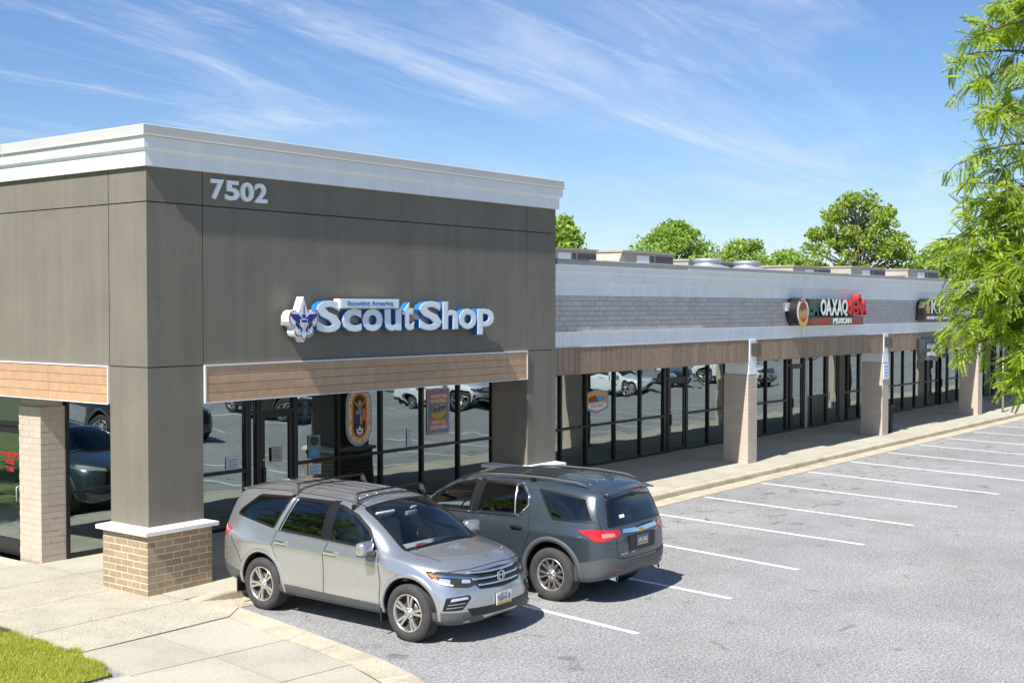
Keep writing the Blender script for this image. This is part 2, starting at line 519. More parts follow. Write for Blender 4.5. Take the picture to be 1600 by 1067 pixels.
for k in range(22):            # the row across the aisle, seen in the shop windows
    x = 12 + k * 2.72
    part('parking_line', [(x, -3.4, 0.004), (x + .1, -3.4, 0.004), (x + .1, 1.9, 0.004), (x, 1.9, 0.004)], [(0, 1, 2, 3)], MT['line'], lot)

def zs(x, y):
    t = min(1, max(0, (x - 11.15) / 0.9)); t = t * t * (3 - 2 * t)
    ramp = 0.022 + (0.105 - 0.022) * min(1, max(0, (y - 13.4) / 1.35))
    return ramp * (1 - t) + SW * t if y < 16.5 else SW
def slab(poly, mat, parent, name='slab', zf=None, thick=0.09, gap=0.009, zoff=0.0):
    """one paving slab; poly counter-clockwise, shrunk by the joint"""
    zf = zf or zs
    c = Vector((sum(p[0] for p in poly) / len(poly), sum(p[1] for p in poly) / len(poly)))
    q = []
    for p in poly:
        v = Vector(p) - c
        q.append(c + v * (1 - gap / max(0.2, v.length) * 1.3))
    n = len(q)
    v = [(p.x, p.y, zf(p.x, p.y) + zoff) for p in q] + [(p.x, p.y, zf(p.x, p.y) + zoff - thick) for p in q]
    f = [tuple(range(n)), tuple(reversed(range(n, 2 * n)))] + [((k + 1) % n, k, n + k, n + (k + 1) % n) for k in range(n)]
    return part(name, v, f, mat, parent)

walk = part('sidewalk', *(lambda mb: (mb.v, mb.f))(
    MB().box(12.6, 75, 14.44, 18.3, -0.02, SW - 0.03).box(11.0, 12.6, 14.44, 18.3, -0.02, 0.055).box(8.6, 11.0, 14.9, 34, -0.02, 0.075).box(8.62, 10.3, 9.0, 14.9, -0.02, 0.007)), MT['joint'])
tag(walk, kind='structure')
# under the canopy
for (y0, y1) in ((14.45, 15.75), (15.75, 16.98), (16.98, 18.2)):
    x = 11.05
    while x < 72:
        x1 = x + 1.52
        slab([(x, y0), (x1, y0), (x1, y1), (x, y1)], MT['concrete'], walk)
        x = x1
# along the side of the shop
ys = [13.4, 14.42, 15.72, 17.0, 18.3, 19.6, 20.9, 22.2, 23.5, 24.8, 26.1, 27.4, 28.7, 30.0]
for a, b in zip(ys, ys[1:]):
    if a < 14:
        slab([(8.67, a), (9.78, a), (9.82, b), (8.67, b)], MT['concrete_agg'], walk)
        slab([(9.78, a), (11.0, a), (11.04, b), (9.82, b)], MT['concrete_agg'], walk)
    else:
        slab([(8.67, a), (11.04, a), (11.04, b), (8.67, b)], MT['concrete_agg'] if a < 17 else MT['concrete'], walk)
# ramp towards the car park
lo_ = [((8.66, 13.39), (9.76, 13.36), (10.95, 13.36)), ((8.50, 12.10), (9.60, 11.97), (10.65, 11.88)),
       ((8.30, 10.72), (9.38, 10.56), (10.35, 10.45)), ((8.1, 9.4), (9.2, 9.2), (9.85, 9.1)), ((7.9, 8.0), (8.9, 7.8), (9.2, 7.7))]
flat = lambda x, y: 0.021
for a, b in zip(lo_, lo_[1:]):
    for k in (0, 1):
        slab([b[k], b[k + 1], a[k + 1], a[k]], MT['concrete'], walk, zf=flat, thick=0.04)
for k in range(3):
    slab([(8.45 - 1.4 * (k + 1), 10.8), (8.28 - 1.4 * k, 10.75), (8.47 - 1.4 * k, 12.1), (8.5 - 1.4 * (k + 1), 12.15)], MT['concrete'], walk, zf=lambda x, y: 0.045, thick=0.06)
# curved flush gutter at the corner
gi = [(10.98, 13.38), (10.80, 12.6), (10.67, 11.88), (10.54, 11.2), (10.37, 10.45), (10.16, 9.85), (9.87, 9.1), (9.3, 7.9)]
go = [(11.42, 13.70), (11.26, 12.75), (11.12, 12.0), (10.96, 11.2), (10.76, 10.28), (10.55, 9.65), (10.22, 8.95), (9.7, 7.8)]
n_ = len(gi)
gut = part('gutter', [(*p, .002) for p in gi] + [(*p, .002) for p in go], [(k + 1, n_ + k + 1, n_ + k, k) for k in range(n_ - 1)], MT['joint'])
tag(gut, kind='structure')
for k in range(len(gi) - 1):
    g_ = 0.006 if k in (2, 4) else 0.001
    slab([gi[k + 1], go[k + 1], go[k], gi[k]], MT['kerb'], gut, name='gutter_slab', zf=lambda x, y: 0.017, thick=0.03, gap=g_)
slab([(10.98, 13.40), (11.42, 13.72), (11.6, 14.24), (11.12, 14.26), (11.04, 14.44)], MT['kerb'], gut, name='gutter_slab', zf=lambda x, y: 0.018 if y < 14.1 or x > 11.3 else 0.070 if y < 14.3 else 0.088, thick=0.09, gap=0.002)
x = 11.45
while x < 72:                  # straight gutter pan along the kerb
    slab([(x, 13.71), (x + 3.05, 13.71), (x + 3.05, 14.27), (x, 14.27)], MT['kerb'], gut, name='gutter_slab', zf=lambda x, y: 0.008 + (14.27 - y) * 0.008, thick=0.02, gap=0.004)
    x += 3.05
# kerb: a cast section with a sloped face, in lengths of three metres
kerb = part('kerb', *(lambda mb: (mb.v, mb.f))(MB().box(12.0, 72, 14.30, 14.42, -0.02, SW - 0.03)), MT['joint'])
tag(kerb, kind='structure')
x = 11.1
while x < 72:
    x1 = x + (0.95 if x < 12 else 3.05)
    prof = [(14.245, 0.0), (14.258, 0.088), (14.272, 0.108), (14.305, SW - 0.003), (14.44, SW + 0.002), (14.44, -0.01)]
    v = []
    nseg = 4
    for k in range(nseg + 1):
        xx = x + 0.004 + (x1 - x - 0.008) * k / nseg
        t_ = min(1, max(0, (xx - 11.12) / .45)); h = .60 + .40 * t_ * t_ * (3 - 2 * t_)
        v += [(xx, y, z * h + (0.012 * (1 - h))) for (y, z) in prof]
    n = len(prof); f = []
    for k in range(nseg):
        for j in range(n):
            j2 = (j + 1) % n
            f.append((k * n + j2, k * n + j, (k + 1) * n + j, (k + 1) * n + j2))
    f += [tuple(range(n)), tuple(reversed(range(nseg * n, nseg * n + n)))]
    part('kerb_stone', v, f, MT['kerb'], kerb)
    x = x1

# silt and leaf litter lying along the foot of the kerb
dv_ = []; df_ = []
xx = 11.7; rd = random.Random(3)
while xx < 60:
    w_ = 0.035 + 0.05 * rd.random() ** 2 + 0.02 * math.sin(xx * 1.7)
    dv_ += [(xx, 14.255, .0135), (xx, 14.245 - w_, .0105)]
    xx += 0.17
df_ = [(2 * k, 2 * k + 1, 2 * k + 3, 2 * k + 2) for k in range(len(dv_) // 2 - 1)]
dirt = part('kerb_dirt', dv_, df_, MT['dirt'], gut); fix_normals(dirt); dirt['kind'] = 'stuff'

# lawn by the side path and the verge across the car park
lawn = part('lawn', *(lambda mb: (mb.v, mb.f))(MB().prism([(-6, 12.3), (8.40, 12.3), (8.47, 12.7), (8.62, 13.4), (8.62, 40), (-6, 40)], lambda u, v, w: (u, v, w), 0.028, -.02)), MT['lawn']); tag(lawn, kind='structure')
verge = part('verge', *(lambda mb: (mb.v, mb.f))(MB().box(-14, 150, -30, -9.7, -0.02, 0.13)), MT['lawn']); tag(verge, kind='structure')
vk = part('verge_kerb', *(lambda mb: (mb.v, mb.f))(MB().box(-14, 150, -9.7, -9.35, -0.01, 0.135)), MT['kerb']); tag(vk, kind='structure')
# ================================================================== THE CORNER SHOP
X0, Y0 = 10.91, 15.06          # outer corner of the upper walls
XE, YE = 20.85, 33.0
YG = 18.2                      # plane of the shop windows
ZWB, ZWT, ZGR, ZCB = 2.79, 3.35, 5.72, 6.22
shop = thing('corner_shop', 'dark brown stucco corner shop with white cornice and tan brick pillar bases', 'building', (15.9, 24.0, 0))
core = MB()
core.box(X0 + .06, XE - .06, Y0 + .06, Y0 + .34, ZWB + .03, 6.3)
core.box(X0 + .06, X0 + .34, Y0 + .341, YE, ZWB + .03, 6.3)
core.box(XE - .34, XE - .04, Y0 + .341, YE, ZWB + .03, 6.3)
core.build('wall_core', MT['groove'], shop)
core = MB().box(X0 + .34, XE - .34, Y0 + .35, YE - .1, 6.1, 6.28)
core.build('roof', MT['roof'], shop)
MB().box(X0 + .3, XE + 2.2, YE - .1, YE + .2, 0, 6.3).build('rear_wall', MT['stucco'], shop)
MB().box(X0 + .35, XE + .0, Y0 + .35, YG + .3, ZWB + .04, ZWB + .1).build('soffit', MT['white_trim'], shop)
g = 0.008
# stucco panels, each with an open joint round it
for (xa, xb) in ((X0, 11.90), (11.90, 19.88), (19.88, XE)):
    for (za, zb) in ((ZWT, ZGR), (ZGR, ZCB + .05)):
        a = xa + (0 if xa == X0 else g); b = xb - (0 if xb == XE else g)
        box('wall_panel', a, b, Y0, Y0 + .08, za + g, zb - g, MT['stucco'], shop)
for (ya, yb) in ((Y0 + .0805, 15.97), (15.97, 22.0), (22.0, 28.0), (28.0, YE)):
    for (za, zb) in ((ZWT, ZGR), (ZGR, ZCB + .05)):
        box('wall_panel', X0, X0 + .08, ya + (0 if ya < 15.5 else g), yb - g, za + g, zb - g, MT['stucco'], shop)
for (za, zb) in ((ZWT, ZGR), (ZGR, ZCB + .05)):
    box('wall_panel', XE - .08, XE, Y0 + .0805, YE, za + g, zb - g, MT['stucco'], shop)
# cornice: stepped white moulding under a grey metal coping, one run per side
def cornice_run(parent, p0, p1, nx, ny, prof, name, mat, m0=0.0, m1=0.0):
    """profile (out, z) swept along p0-p1; ends mitred by m0, m1 times the projection"""
    p0 = Vector((*p0, 0)); p1 = Vector((*p1, 0)); d = (p1 - p0).normalized(); n = Vector((nx, ny, 0))
    v = []
    for p, m, sgn in ((p0, m0, -1), (p1, m1, 1)):
        for (o, z) in prof:
            q = p + n * o + d * (sgn * m * o); v.append((q.x, q.y, z))
    k = len(prof)
    f = [(j, (j + 1) % k, k + (j + 1) % k, k + j) for j in range(k)] + [tuple(reversed(range(k))), tuple(range(k, 2 * k))]
    o = part(name, v, f, mat, parent); fix_normals(o); return o
prof_l = [(0.002, ZCB), (0.055, ZCB), (0.055, 6.44), (0.105, 6.475), (0.105, 6.635), (0.002, 6.635)]
prof_c = [(-.3, 6.636), (0.142, 6.636), (0.142, 6.650), (0.128, 6.655), (0.128, 6.79), (0.11, 6.80), (-.3, 6.83)]
cor = None
for (a, b, n_, m0, m1) in (((X0, Y0), (XE, Y0), (0, -1), 1, 1), ((X0, YE), (X0, Y0), (-1, 0), 0, 1), ((XE, Y0), (XE, YE), (1, 0), 1, 0)):
    cornice_run(shop, a, b, *n_, prof_l, 'cornice', MT['white_trim'], m0, m1)
def coping_run(parent, a, b, n_, prof, m0, m1, seg, mat):
    A = Vector(a); B = Vector(b); L_ = (B - A).length; d = (B - A) / L_; k = max(1, int(round(L_ / seg)))
    for i in range(k):
        pa = A + d * (L_ * i / k + (0.004 if i else 0)); pb = A + d * (L_ * (i + 1) / k - (0.004 if i < k - 1 else 0))
        cornice_run(parent, pa, pb, *n_, prof, 'coping', mat, m0 if i == 0 else 0, m1 if i == k - 1 else 0)
coping_run(shop, (X0, Y0), (XE, Y0), (0, -1), prof_c, 1, 1, 3.4, MT['coping'])
coping_run(shop, (X0, YE), (X0, Y0), (-1, 0), prof_c, 0, 1, 3.4, MT['coping'])
coping_run(shop, (XE, Y0), (XE, YE), (1, 0), prof_c, 1, 0, 3.4, MT['coping'])

# tan cladding boards over the openings
def board_run(horizontal_x, a0, a1, fixed, joints, parent):
    n = 4
    hz = (ZWT - .015 - (ZWB + .005)) / n
    cuts = [a0] + [j for j in joints if a0 < j < a1] + [a1]
    for r_ in range(n):
        z0 = ZWB + .005 + r_ * hz + 0.003; z1 = z0 + hz - 0.006
        for u, w in zip(cuts, cuts[1:]):
            if horizontal_x: box('board', u + .003, w - .003, fixed - .022, fixed + .02, z0, z1, MT['plank'], parent)
            else: box('board', fixed - .022, fixed + .02, u + .003, w - .003, z0, z1, MT['plank'], parent)
clad = MB().box(11.90, 19.88, Y0 + .022, Y0 + .059, ZWB + .004, ZWT - .01).build('cladding', MT['groove'], shop)
board_run(True, 11.93, 19.85, Y0, [13.7, 15.55, 17.38, 19.21], clad)
clad2 = MB().box(X0 + .022, X0 + .059, 15.98, YE, ZWB + .004, ZWT - .01).build('cladding', MT['groove'], shop)
board_run(False, 16.0, YE, X0, [17.55, 19.38, 21.21, 23.04, 24.9, 26.7, 28.5, 30.3], clad2)
for b_ in ((11.905, 19.875, Y0 - .034, Y0 + .02, ZWT - .016, ZWT + .004), (11.905, 19.875, Y0 - .03, Y0 + .021, ZWB - .008, ZWB + .005),
           (11.904, 11.928, Y0 - .03, Y0 + .021, ZWB + .0055, ZWT - .0165), (19.852, 19.876, Y0 - .03, Y0 + .021, ZWB + .0055, ZWT - .0165)):
    box('trim_strip', *b_, MT['trim_metal'], shop)
for b_ in ((X0 - .034, X0 + .02, 15.985, YE, ZWT - .016, ZWT + .004), (X0 - .03, X0 + .021, 15.985, YE, ZWB - .008, ZWB + .005),
           (X0 - .03, X0 + .021, 15.975, 15.995, ZWB + .0055, ZWT - .0165)):
    box('trim_strip', *b_, MT['trim_metal'], shop)

# pillars: stucco shaft on a brick base with a white cap
def brick_wall(parent, p0, u, n, length, z0, courses, course, blen, joint, mat, depth=0.03, proud=0.0, name='brick', stag=0.5, limit=None):
    """bricks laid on a vertical face. p0 start corner, u along, n outward"""
    u = Vector((*u, 0)); n = Vector((*n, 0)); p0 = Vector((*p0, 0)); cnt = 0; rest = MB()
    for c in range(courses):
        s = -(c % 2) * blen * stag
        z = z0 + c * course + joint / 2
        while s < length - 0.01:
            a = max(0.0, s) ; b = min(length, s + blen)
            a2 = a + (joint / 2 if a > 0 else 0); b2 = b - (joint / 2 if b < length else 0)
            if b2 - a2 > 0.02:
                q = random.uniform(-0.0015, 0.002) + proud
                P = [p0 + u * a2 + n * (q - depth), p0 + u * b2 + n * (q - depth), p0 + u * b2 + n * q, p0 + u * a2 + n * q]
                xs_ = [p.x for p in P]; ys_ = [p.y for p in P]
                if limit is None or cnt < limit:
                    box(name, min(xs_), max(xs_), min(ys_), max(ys_), z, z + course - joint, mat, parent)
                else:
                    rest.box(min(xs_), max(xs_), min(ys_), max(ys_), z, z + course - joint)
                cnt += 1
            s += blen
    return rest
def pillar(xa, xb, ya, yb):
    sh = MB().box(xa, xb, ya, yb, 1.0, ZWT - .006).build('pillar', MT['stucco'], shop)
    m = 0.085
    a, b, c, d = xa - m, xb + m, ya - m, yb + m
    base = MB().box(a + .004, b - .004, c + .004, d - .004, -0.02, 0.965).build('pillar_base', MT['mortar'], shop)
    nC, cH = 9, 0.0985
    z0 = 0.962 - nC * cH
    brick_wall(base, (a, c), (1, 0), (0, -1), b - a, z0, nC, cH, 0.300, 0.015, MT['brick'])
    brick_wall(base, (a, c + .0305), (0, 1), (-1, 0), d - c - .0305, z0, nC, cH, 0.300, 0.015, MT['brick'])
    brick_wall(base, (b, c + .0305), (0, 1), (1, 0), d - c - .0305, z0, nC, cH, 0.300, 0.015, MT['brick'])
    brick_wall(base, (a + .0305, d), (1, 0), (0, 1), b - a - .061, z0, nC, cH, 0.300, 0.015, MT['brick'])
    e = 0.075
    v = [(a - e, c - e, .963), (b + e, c - e, .963), (b + e, d + e, .963), (a - e, d + e, .963),
         (a - e, c - e, 1.020), (b + e, c - e, 1.020), (b + e, d + e, 1.020), (a - e, d + e, 1.020),
         (xa - .002, ya - .002, 1.058), (xb + .002, ya - .002, 1.058), (xb + .002, yb + .002, 1.058), (xa - .002, yb + .002, 1.058)]
    f = [(0, 3, 2, 1)] + [(k, (k + 1) % 4, 4 + (k + 1) % 4, 4 + k) for k in range(4)] + [(4 + k, 4 + (k + 1) % 4, 8 + (k + 1) % 4, 8 + k) for k in range(4)] + [(8, 9, 10, 11)]
    part('cap_stone', v, f, MT['cap'], shop)
pillar(X0, 11.885, Y0, 15.965)
pillar(19.895, XE, Y0, 15.965)

# ---------------------------------------------------------------- windows and doors
def pane(parent, x0, x1, y, z0, z1, mat=None, tilt=0.0016):
    o = box('pane', x0, x1, y, y + .012, z0, z1, mat or MT['glass'], parent)
    o.rotation_euler = (random.uniform(-tilt, tilt), 0, random.uniform(-tilt, tilt))
    return o
FR = 0.032
def window_run(parent, xs, y, z0, z1, zm, mat=None, solid_low=False):
    """a run of two-light windows between the posts xs"""
    h = holder('shop_window', ((xs[0] + xs[-1]) / 2, y, z0), parent)
    mat = mat or MT['alu']
    for x in xs: box('mullion', x - FR, x + FR, y - .055, y + .06, z0, z1, mat, h)
    for a, b in zip(xs, xs[1:]):
        a += FR + .0005; b -= FR + .0005
        for z in ((z0, z0 + .07), (zm - .03, zm + .03), (z1 - .05, z1)):
            box('rail', a, b, y - .05, y + .055, z[0], z[1], mat, h)
        pane(h, a, b, y, z0 + .071, zm - .031)
        pane(h, a, b, y, zm + .031, z1 - .051)
        if solid_low: box('panel', a, b, y - .012, y - .004, z0 + .071, zm - .031, MT['alu'], h)
    return h
def shop_door(parent, x0, x1, y, z0, z1, ztop, hinge_right=True, bottom=0.12, push=True, frame=None):
    fm = frame or MT['alu']
    fr = MB()
    fr.box(x0, x0 + .05, y - .06, y + .06, z0, ztop).box(x1 - .05, x1, y - .06, y + .06, z0, ztop).box(x0 + .05, x1 - .05, y - .059, y + .059, z1, z1 + .05)
    fr.box(x0 + .05, x1 - .05, y - .059, y + .059, ztop - .04, ztop)
    a, b = x0 + .056, x1 - .056
    fr.box(a, a + .09, y - .04, y + .02, z0 + .01, z1 - .006).box(b - .09, b, y - .04, y + .02, z0 + .01, z1 - .006)
    fr.box(a + .09, b - .09, y - .04, y + .02, z1 - .10, z1 - .006).box(a + .09, b - .09, y - .04, y + .02, z0 + .01, z0 + .01 + bottom)
    d = fr.build('door', fm, parent)
    pane(d, a + .091, b - .091, y - .014, z0 + .011 + bottom, z1 - .101)
    pane(d, x0 + .051, x1 - .051, y, z1 + .051, ztop - .041)
    hx = (a + .045) if hinge_right else (b - .045)
    if push:
        box('handle', hx - .035, hx + .035, y - .085, y - .041, z0 + .78, z0 + 1.08, MT['alu'], d)
        MB().lathe([(0, -.012), (.02, -.012), (.02, 0), (0, 0)], 10, (hx, y - .045, z0 + 1.22), 'y').build('lock', M_brass, d)
    else:
        mb = MB().tube([(hx, y - .04, z0 + .86), (hx, y - .10, z0 + .88), (hx, y - .10, z0 + 1.14), (hx, y - .04, z0 + 1.16)], .012, 8)
        mb.build('handle', MT['alu_bare'], d, True)
    box('threshold', x0 + .05, x1 - .05, y - .10, y + .06, z0 - .004, z0 + .012, MT['alu_bare'], d)
    return d
M_brass = M('brass', (0.62, 0.42, 0.12), 0.3, metal=0.9)
ZG0, ZG1, ZM = SW, 2.83, 1.19
box('bulkhead', 11.15, 22.9, YG - .07, YG + .2, ZG1, ZG1 + .06, MT['alu'], shop)
window_run(shop, [11.60, 12.95, 14.2, 15.33], YG, ZG0, ZG1, ZM)
sd = shop_door(shop, 15.63, 16.53, YG, ZG0, 2.22, ZG1)
window_run(shop, [15.36 + .04, 15.60], YG, ZG0, ZG1, 2.26)
window_run(shop, [16.565, 17.70, 18.94, 20.22, 21.44, 22.66], YG, ZG0, ZG1, ZM)
# painted brick corner pier and side entrance
def painted_pier(xa, xb, ya, yb, z0, z1, parent, faces, name='column'):
    pc = MB().box(xa + .003, xb - .003, ya + .003, yb - .003, z0 - .1, z1).build(name, MT['paint_mortar'], parent)
    nC = int((z1 - z0) / 0.1)
    if 'y' in faces: brick_wall(pc, (xa, ya), (1, 0), (0, -1), xb - xa, z0, nC, 0.1, 0.30, 0.008, MT['paint_brick'], depth=.02)
    if 'x' in faces: brick_wall(pc, (xa, ya + .0205), (0, 1), (-1, 0), yb - ya - .0205, z0, nC, 0.1, 0.30, 0.008, MT['paint_brick'], depth=.02, stag=0.35)
    return pc
pier = painted_pier(11.13, 11.57, YG - .03, YG + .60, SW, 2.62, shop, 'xy')
box('pier_head', 11.16, 11.55, YG, YG + .58, 2.62, ZG1 + .05, MT['paint_brick'], shop)
# side door, facing -X
ds = MB()
yy0, yy1 = 18.80, 19.95
xs_ = 11.25
ds.box(xs_ - .05, xs_ + .05, yy0, yy0 + .06, SW, ZG1).box(xs_ - .05, xs_ + .05, yy1 - .06, yy1, SW, ZG1)
ds.box(xs_ - .049, xs_ + .049, yy0 + .06, yy1 - .06, 2.26, 2.33).box(xs_ - .049, xs_ + .049, yy0 + .06, yy1 - .06, ZG1 - .05, ZG1)
ds.box(xs_ - .03, xs_ + .03, yy0 + .065, yy0 + .16, SW + .01, 2.25).box(xs_ - .03, xs_ + .03, yy1 - .16, yy1 - .065, SW + .01, 2.25)
ds.box(xs_ - .03, xs_ + .03, yy0 + .16, yy1 - .16, SW + .01, SW + .27).box(xs_ - .03, xs_ + .03, yy0 + .16, yy1 - .16, 2.14, 2.25)
side_door = ds.build('door', MT['alu'], shop)
box('pane', xs_ - .006, xs_ + .006, yy0 + .161, yy1 - .161, SW + .271, 2.139, MT['glass'], side_door)
box('pane', xs_ - .006, xs_ + .006, yy0 + .061, yy1 - .061, 2.331, ZG1 - .051, MT['glass'], side_door)
MB().tube([(xs_ - .03, yy0 + .12, 1.02), (xs_ - .10, yy0 + .12, 1.05), (xs_ - .10, yy0 + .12, 1.27), (xs_ - .03, yy0 + .12, 1.30)], .014, 8).build('handle', MT['alu_bare'], side_door, True)
for k, (w, zz, wd) in enumerate((('EMERGENCY', 1.74, .56), ('DOOR', 1.62, .26), ('EXIT', 1.50, .22))):
    mb = text_fit(w, 0, wd, 0, .075, 0, 0.004, .02)
    yc = 19.27
    v = [(xs_ - .012 + p.y, yc - wd / 2 + p.x, zz + p.z) for p in mb.v]      # reads from inside the shop
    part('lettering', v, mb.f, MT['red'], side_door)
window_run_side = holder('shop_window', (xs_, 22, SW), shop)
for a in np.arange(20.0, 32.0, 1.5):
    box('mullion', xs_ - .05, xs_ + .06, a - FR, a + FR, SW, ZG1, MT['alu'], window_run_side)
    if a < 31.4:
        for z in ((SW, SW + .07), (ZM - .03, ZM + .03), (ZG1 - .05, ZG1)): box('rail', xs_ - .045, xs_ + .055, a + FR, a + 1.5 - FR, *z, MT['alu'], window_run_side)
        box('pane', xs_, xs_ + .01, a + FR, a + 1.5 - FR, SW + .071, ZM - .031, MT['glass'], window_run_side)
        box('pane', xs_, xs_ + .01, a + FR, a + 1.5 - FR, ZM + .031, ZG1 - .051, MT['glass'], window_run_side)
# inside
MB().box(11.4, 22.9, YG + .1, YE - .2, SW - .04, SW - .002).build('interior_floor', MT['floor_in'], shop)
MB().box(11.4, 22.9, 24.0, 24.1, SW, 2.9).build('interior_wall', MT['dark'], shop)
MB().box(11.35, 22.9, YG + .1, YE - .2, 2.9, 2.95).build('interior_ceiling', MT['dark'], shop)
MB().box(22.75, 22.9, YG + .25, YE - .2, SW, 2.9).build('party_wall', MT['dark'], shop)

# ================================================================== THE STRIP OF SHOPS
YF = 15.20
XS0, XS1 = 20.93, 72.0
strip = thing('strip_mall', 'low strip mall with brown fascia, grey painted block band and pale ribbed cornice', 'building', (45, 24, 0))
MB().box(XS0, XS1, YF + .10, YF + .38, 2.84, 4.95).build('fascia_core', MT['groove'], strip)
MB().box(XS0, XS1, YF + .38, 36, 4.80, 4.92).build('roof', MT['roof'], strip)
MB().box(XS0, XS1, YF + .12, YG + .3, 2.86, 2.92).build('soffit', MT['white_trim'], strip)
MB().box(XS0, XS1 + .2, 35.9, 36.2, 0, 5).build('rear_wall', MT['block'], strip)
MB().box(XS1, XS1 + .2, YF, 36, 0, 5).build('end_wall', MT['block'], strip)
cols = [29.67, 38.95, 48.55, 58.2, 67.8]
cw = 0.50
# brown vertical strips, bay by bay between the white column heads
bx = [XS0] + [c for c in cols] + [XS1]
for i in range(len(bx) - 1):
    a = bx[i] + (cw - .03 if i else 0.0); b = bx[i + 1] + .03
    cb = MB().box(a, b, YF + .035, YF + .0995, 2.815, 3.35).build('cladding', MT['groove'], strip)
    n = max(1, int(round((b - a) / 0.203))); w = (b - a) / n
    for k in range(n):
        q = random.uniform(-.003, .003)
        box('plank', a + k * w + .007, a + (k + 1) * w - .007, YF + .012 + q, YF + .034, 2.812, 3.352, MT['plank_vert'], cb)
    box('trim_strip', a, b, YF + .004, YF + .11, 2.795, 2.811, MT['plank_vert'], strip)
    box('trim_strip', a, b, YF + .004, YF + .11, 3.353, 3.372, MT['plank_vert'], strip)
# ribbed white panels
def ribbed(xa, xb, y, z0, z1, pitch=0.135, name='ribbed_panel'):
    v = []; f = []
    xs2 = []
    x = xa
    while x < xb - 1e-6:
        xs2 += [(x, 0), (x + pitch * .70, 0), (x + pitch * .76, .010), (x + pitch * .94, .010)]; x += pitch
    xs2.append((min(x, xb), 0))
    for (xx, d) in xs2: v += [(xx, y + d, z0), (xx, y + d, z1)]
    n = len(xs2)
    f = [(2 * k, 2 * k + 2, 2 * k + 3, 2 * k + 1) for k in range(n - 1)]
    base = len(v)
    v += [(xa, y + .03, z0), (xs2[-1][0], y + .03, z0), (xs2[-1][0], y + .03, z1), (xa, y + .03, z1)]
    f.append((base, base + 3, base + 2, base + 1))
    return part(name, v, f, MT['rib_white'], strip)
secs = [(XS0, 32.9), (32.92, 45.0), (45.02, 57.0), (57.02, 69.0)]
for (a, b) in secs:
    ribbed(a, b, YF + .02, 3.373, 3.70)
    ribbed(a, b, YF + .02, 4.462, 4.752)
box('ledge', XS0, XS1, YF - .012, YF + .1, 3.701, 3.712, MT['rib_white'], strip)
band = MB().box(XS0, XS1, YF + .045, YF + .0995, 3.7125, 4.4615).build('block_band', MT['block_joint'], strip)
rest = MB()
cH = (4.461 - 3.713) / 7
for c in range(7):
    s = XS0 - (c % 2) * .15; z = 3.713 + c * cH
    while s < XS1:
        a, b = max(XS0, s), s + .30
        q = random.uniform(-.004, .003)
        args = (a + .0055, b - .0055, YF + .034 + q, YF + .0445, z + .0055, z + cH - .0055)
        if a < 33.4: box('block', *args, MT['block'], band)
        else: rest.box(*args)
        s = b
ro = rest.build('far_blocks', MT['block'], band); ro['kind'] = 'stuff'
prof_s = [(0.0, 4.753), (.05, 4.753), (.05, 4.95), (.078, 4.965), (.078, 5.09), (.10, 5.10), (.10, 5.115), (0.0, 5.115), (-.1, 5.115), (-.1, 4.753)]
for (a, b) in secs: cornice_run(strip, (a, YF), (b, YF), 0, -1, prof_s, 'cornice', MT['white_trim'])
prof_t = [(-.4, 5.1155), (.115, 5.1155), (.125, 5.12), (.125, 5.215), (.11, 5.225), (-.4, 5.25), ]
coping_run(strip, (XS0, YF), (XS1, YF), (0, -1), prof_t, 0, 0, 3.3, MT['coping_dark'])
box('gutter_lip', 26.3, XS1, YF - .150, YF - .126, 5.108, 5.124, MT['trim_metal'], strip)
# columns with a white head and a wall lamp
lamp_mat = M('lamp_bronze', (0.10, 0.085, 0.07), 0.45, metal=0.4)
for ci, c in enumerate(cols):
    painted_pier(c, c + cw, YF, YF + .72, SW, 2.46, strip, 'xy' if ci < 3 else 'n')
    if ci >= 3: box('column_skin', c, c + cw, YF, YF + .72, SW, 2.46, MT['paint_brick'], strip)
    MB().box(c + .03, c + cw - .03, YF - .002, YF + .70, 2.461, 2.81).box(c + .06, c + cw - .06, YF - .004, YF + .13, 2.811, 3.37).build('column_head', MT['rib_white'], strip)
    MB().box(c + .05, c + cw - .05, YF + .13, YF + .70, 2.812, 2.86).build('beam_seat', MT['paint_brick'], strip)
    lm = MB().box(c + .14, c + .34, YF - .06, YF - .005, 2.95, 3.28).add(
        [(c + .16, YF - .16, 2.93), (c + .44, YF - .16, 2.93), (c + .44, YF - .061, 2.93), (c + .16, YF - .061, 2.93),
         (c + .16, YF - .13, 3.27), (c + .44, YF - .13, 3.27), (c + .44, YF - .061, 3.27), (c + .16, YF - .061, 3.27)], BOXF).build('wall_lamp', lamp_mat, strip)
# shop fronts
ZB1 = 2.84
window_run(strip, [22.95, 24.25, 25.38, 26.50, 27.83, 29.12, 30.36], YG, SW, ZB1, 1.17)
shop_door(strip, 30.58, 31.60, YG, SW, 2.18, ZB1, hinge_right=True)
window_run(strip, [30.42, 30.55], YG, SW, ZB1, 2.2)
window_run(strip, [31.64, 32.90, 34.0, 35.2, 36.70, 38.15], YG, SW, ZB1, 1.17)
shop_door(strip, 38.50, 39.45, YG, SW, 2.28, ZB1, True)
window_run(strip, [38.22, 38.45], YG, SW, ZB1, 2.3)
box('post', 39.50, 39.68, YG - .09, YG + .06, SW, ZB1, MT['alu_bare'], strip)
window_run(strip, [39.72, 40.15, 41.30], YG, SW, ZB1, 1.17, solid_low=True)
shop_door(strip, 41.36, 42.42, YG, SW, 2.70, ZB1, True, bottom=.25, push=False)
window_run(strip, [42.48, 43.2, 44.25], YG, SW, ZB1, 1.17)
window_run(strip, [44.30, 45.0, 46.4, 47.6, 48.70, 50.0, 51.35, 52.65], YG, SW, ZB1, 1.17)
shop_door(strip, 53.0, 53.9, YG, SW, 2.2, ZB1, True)
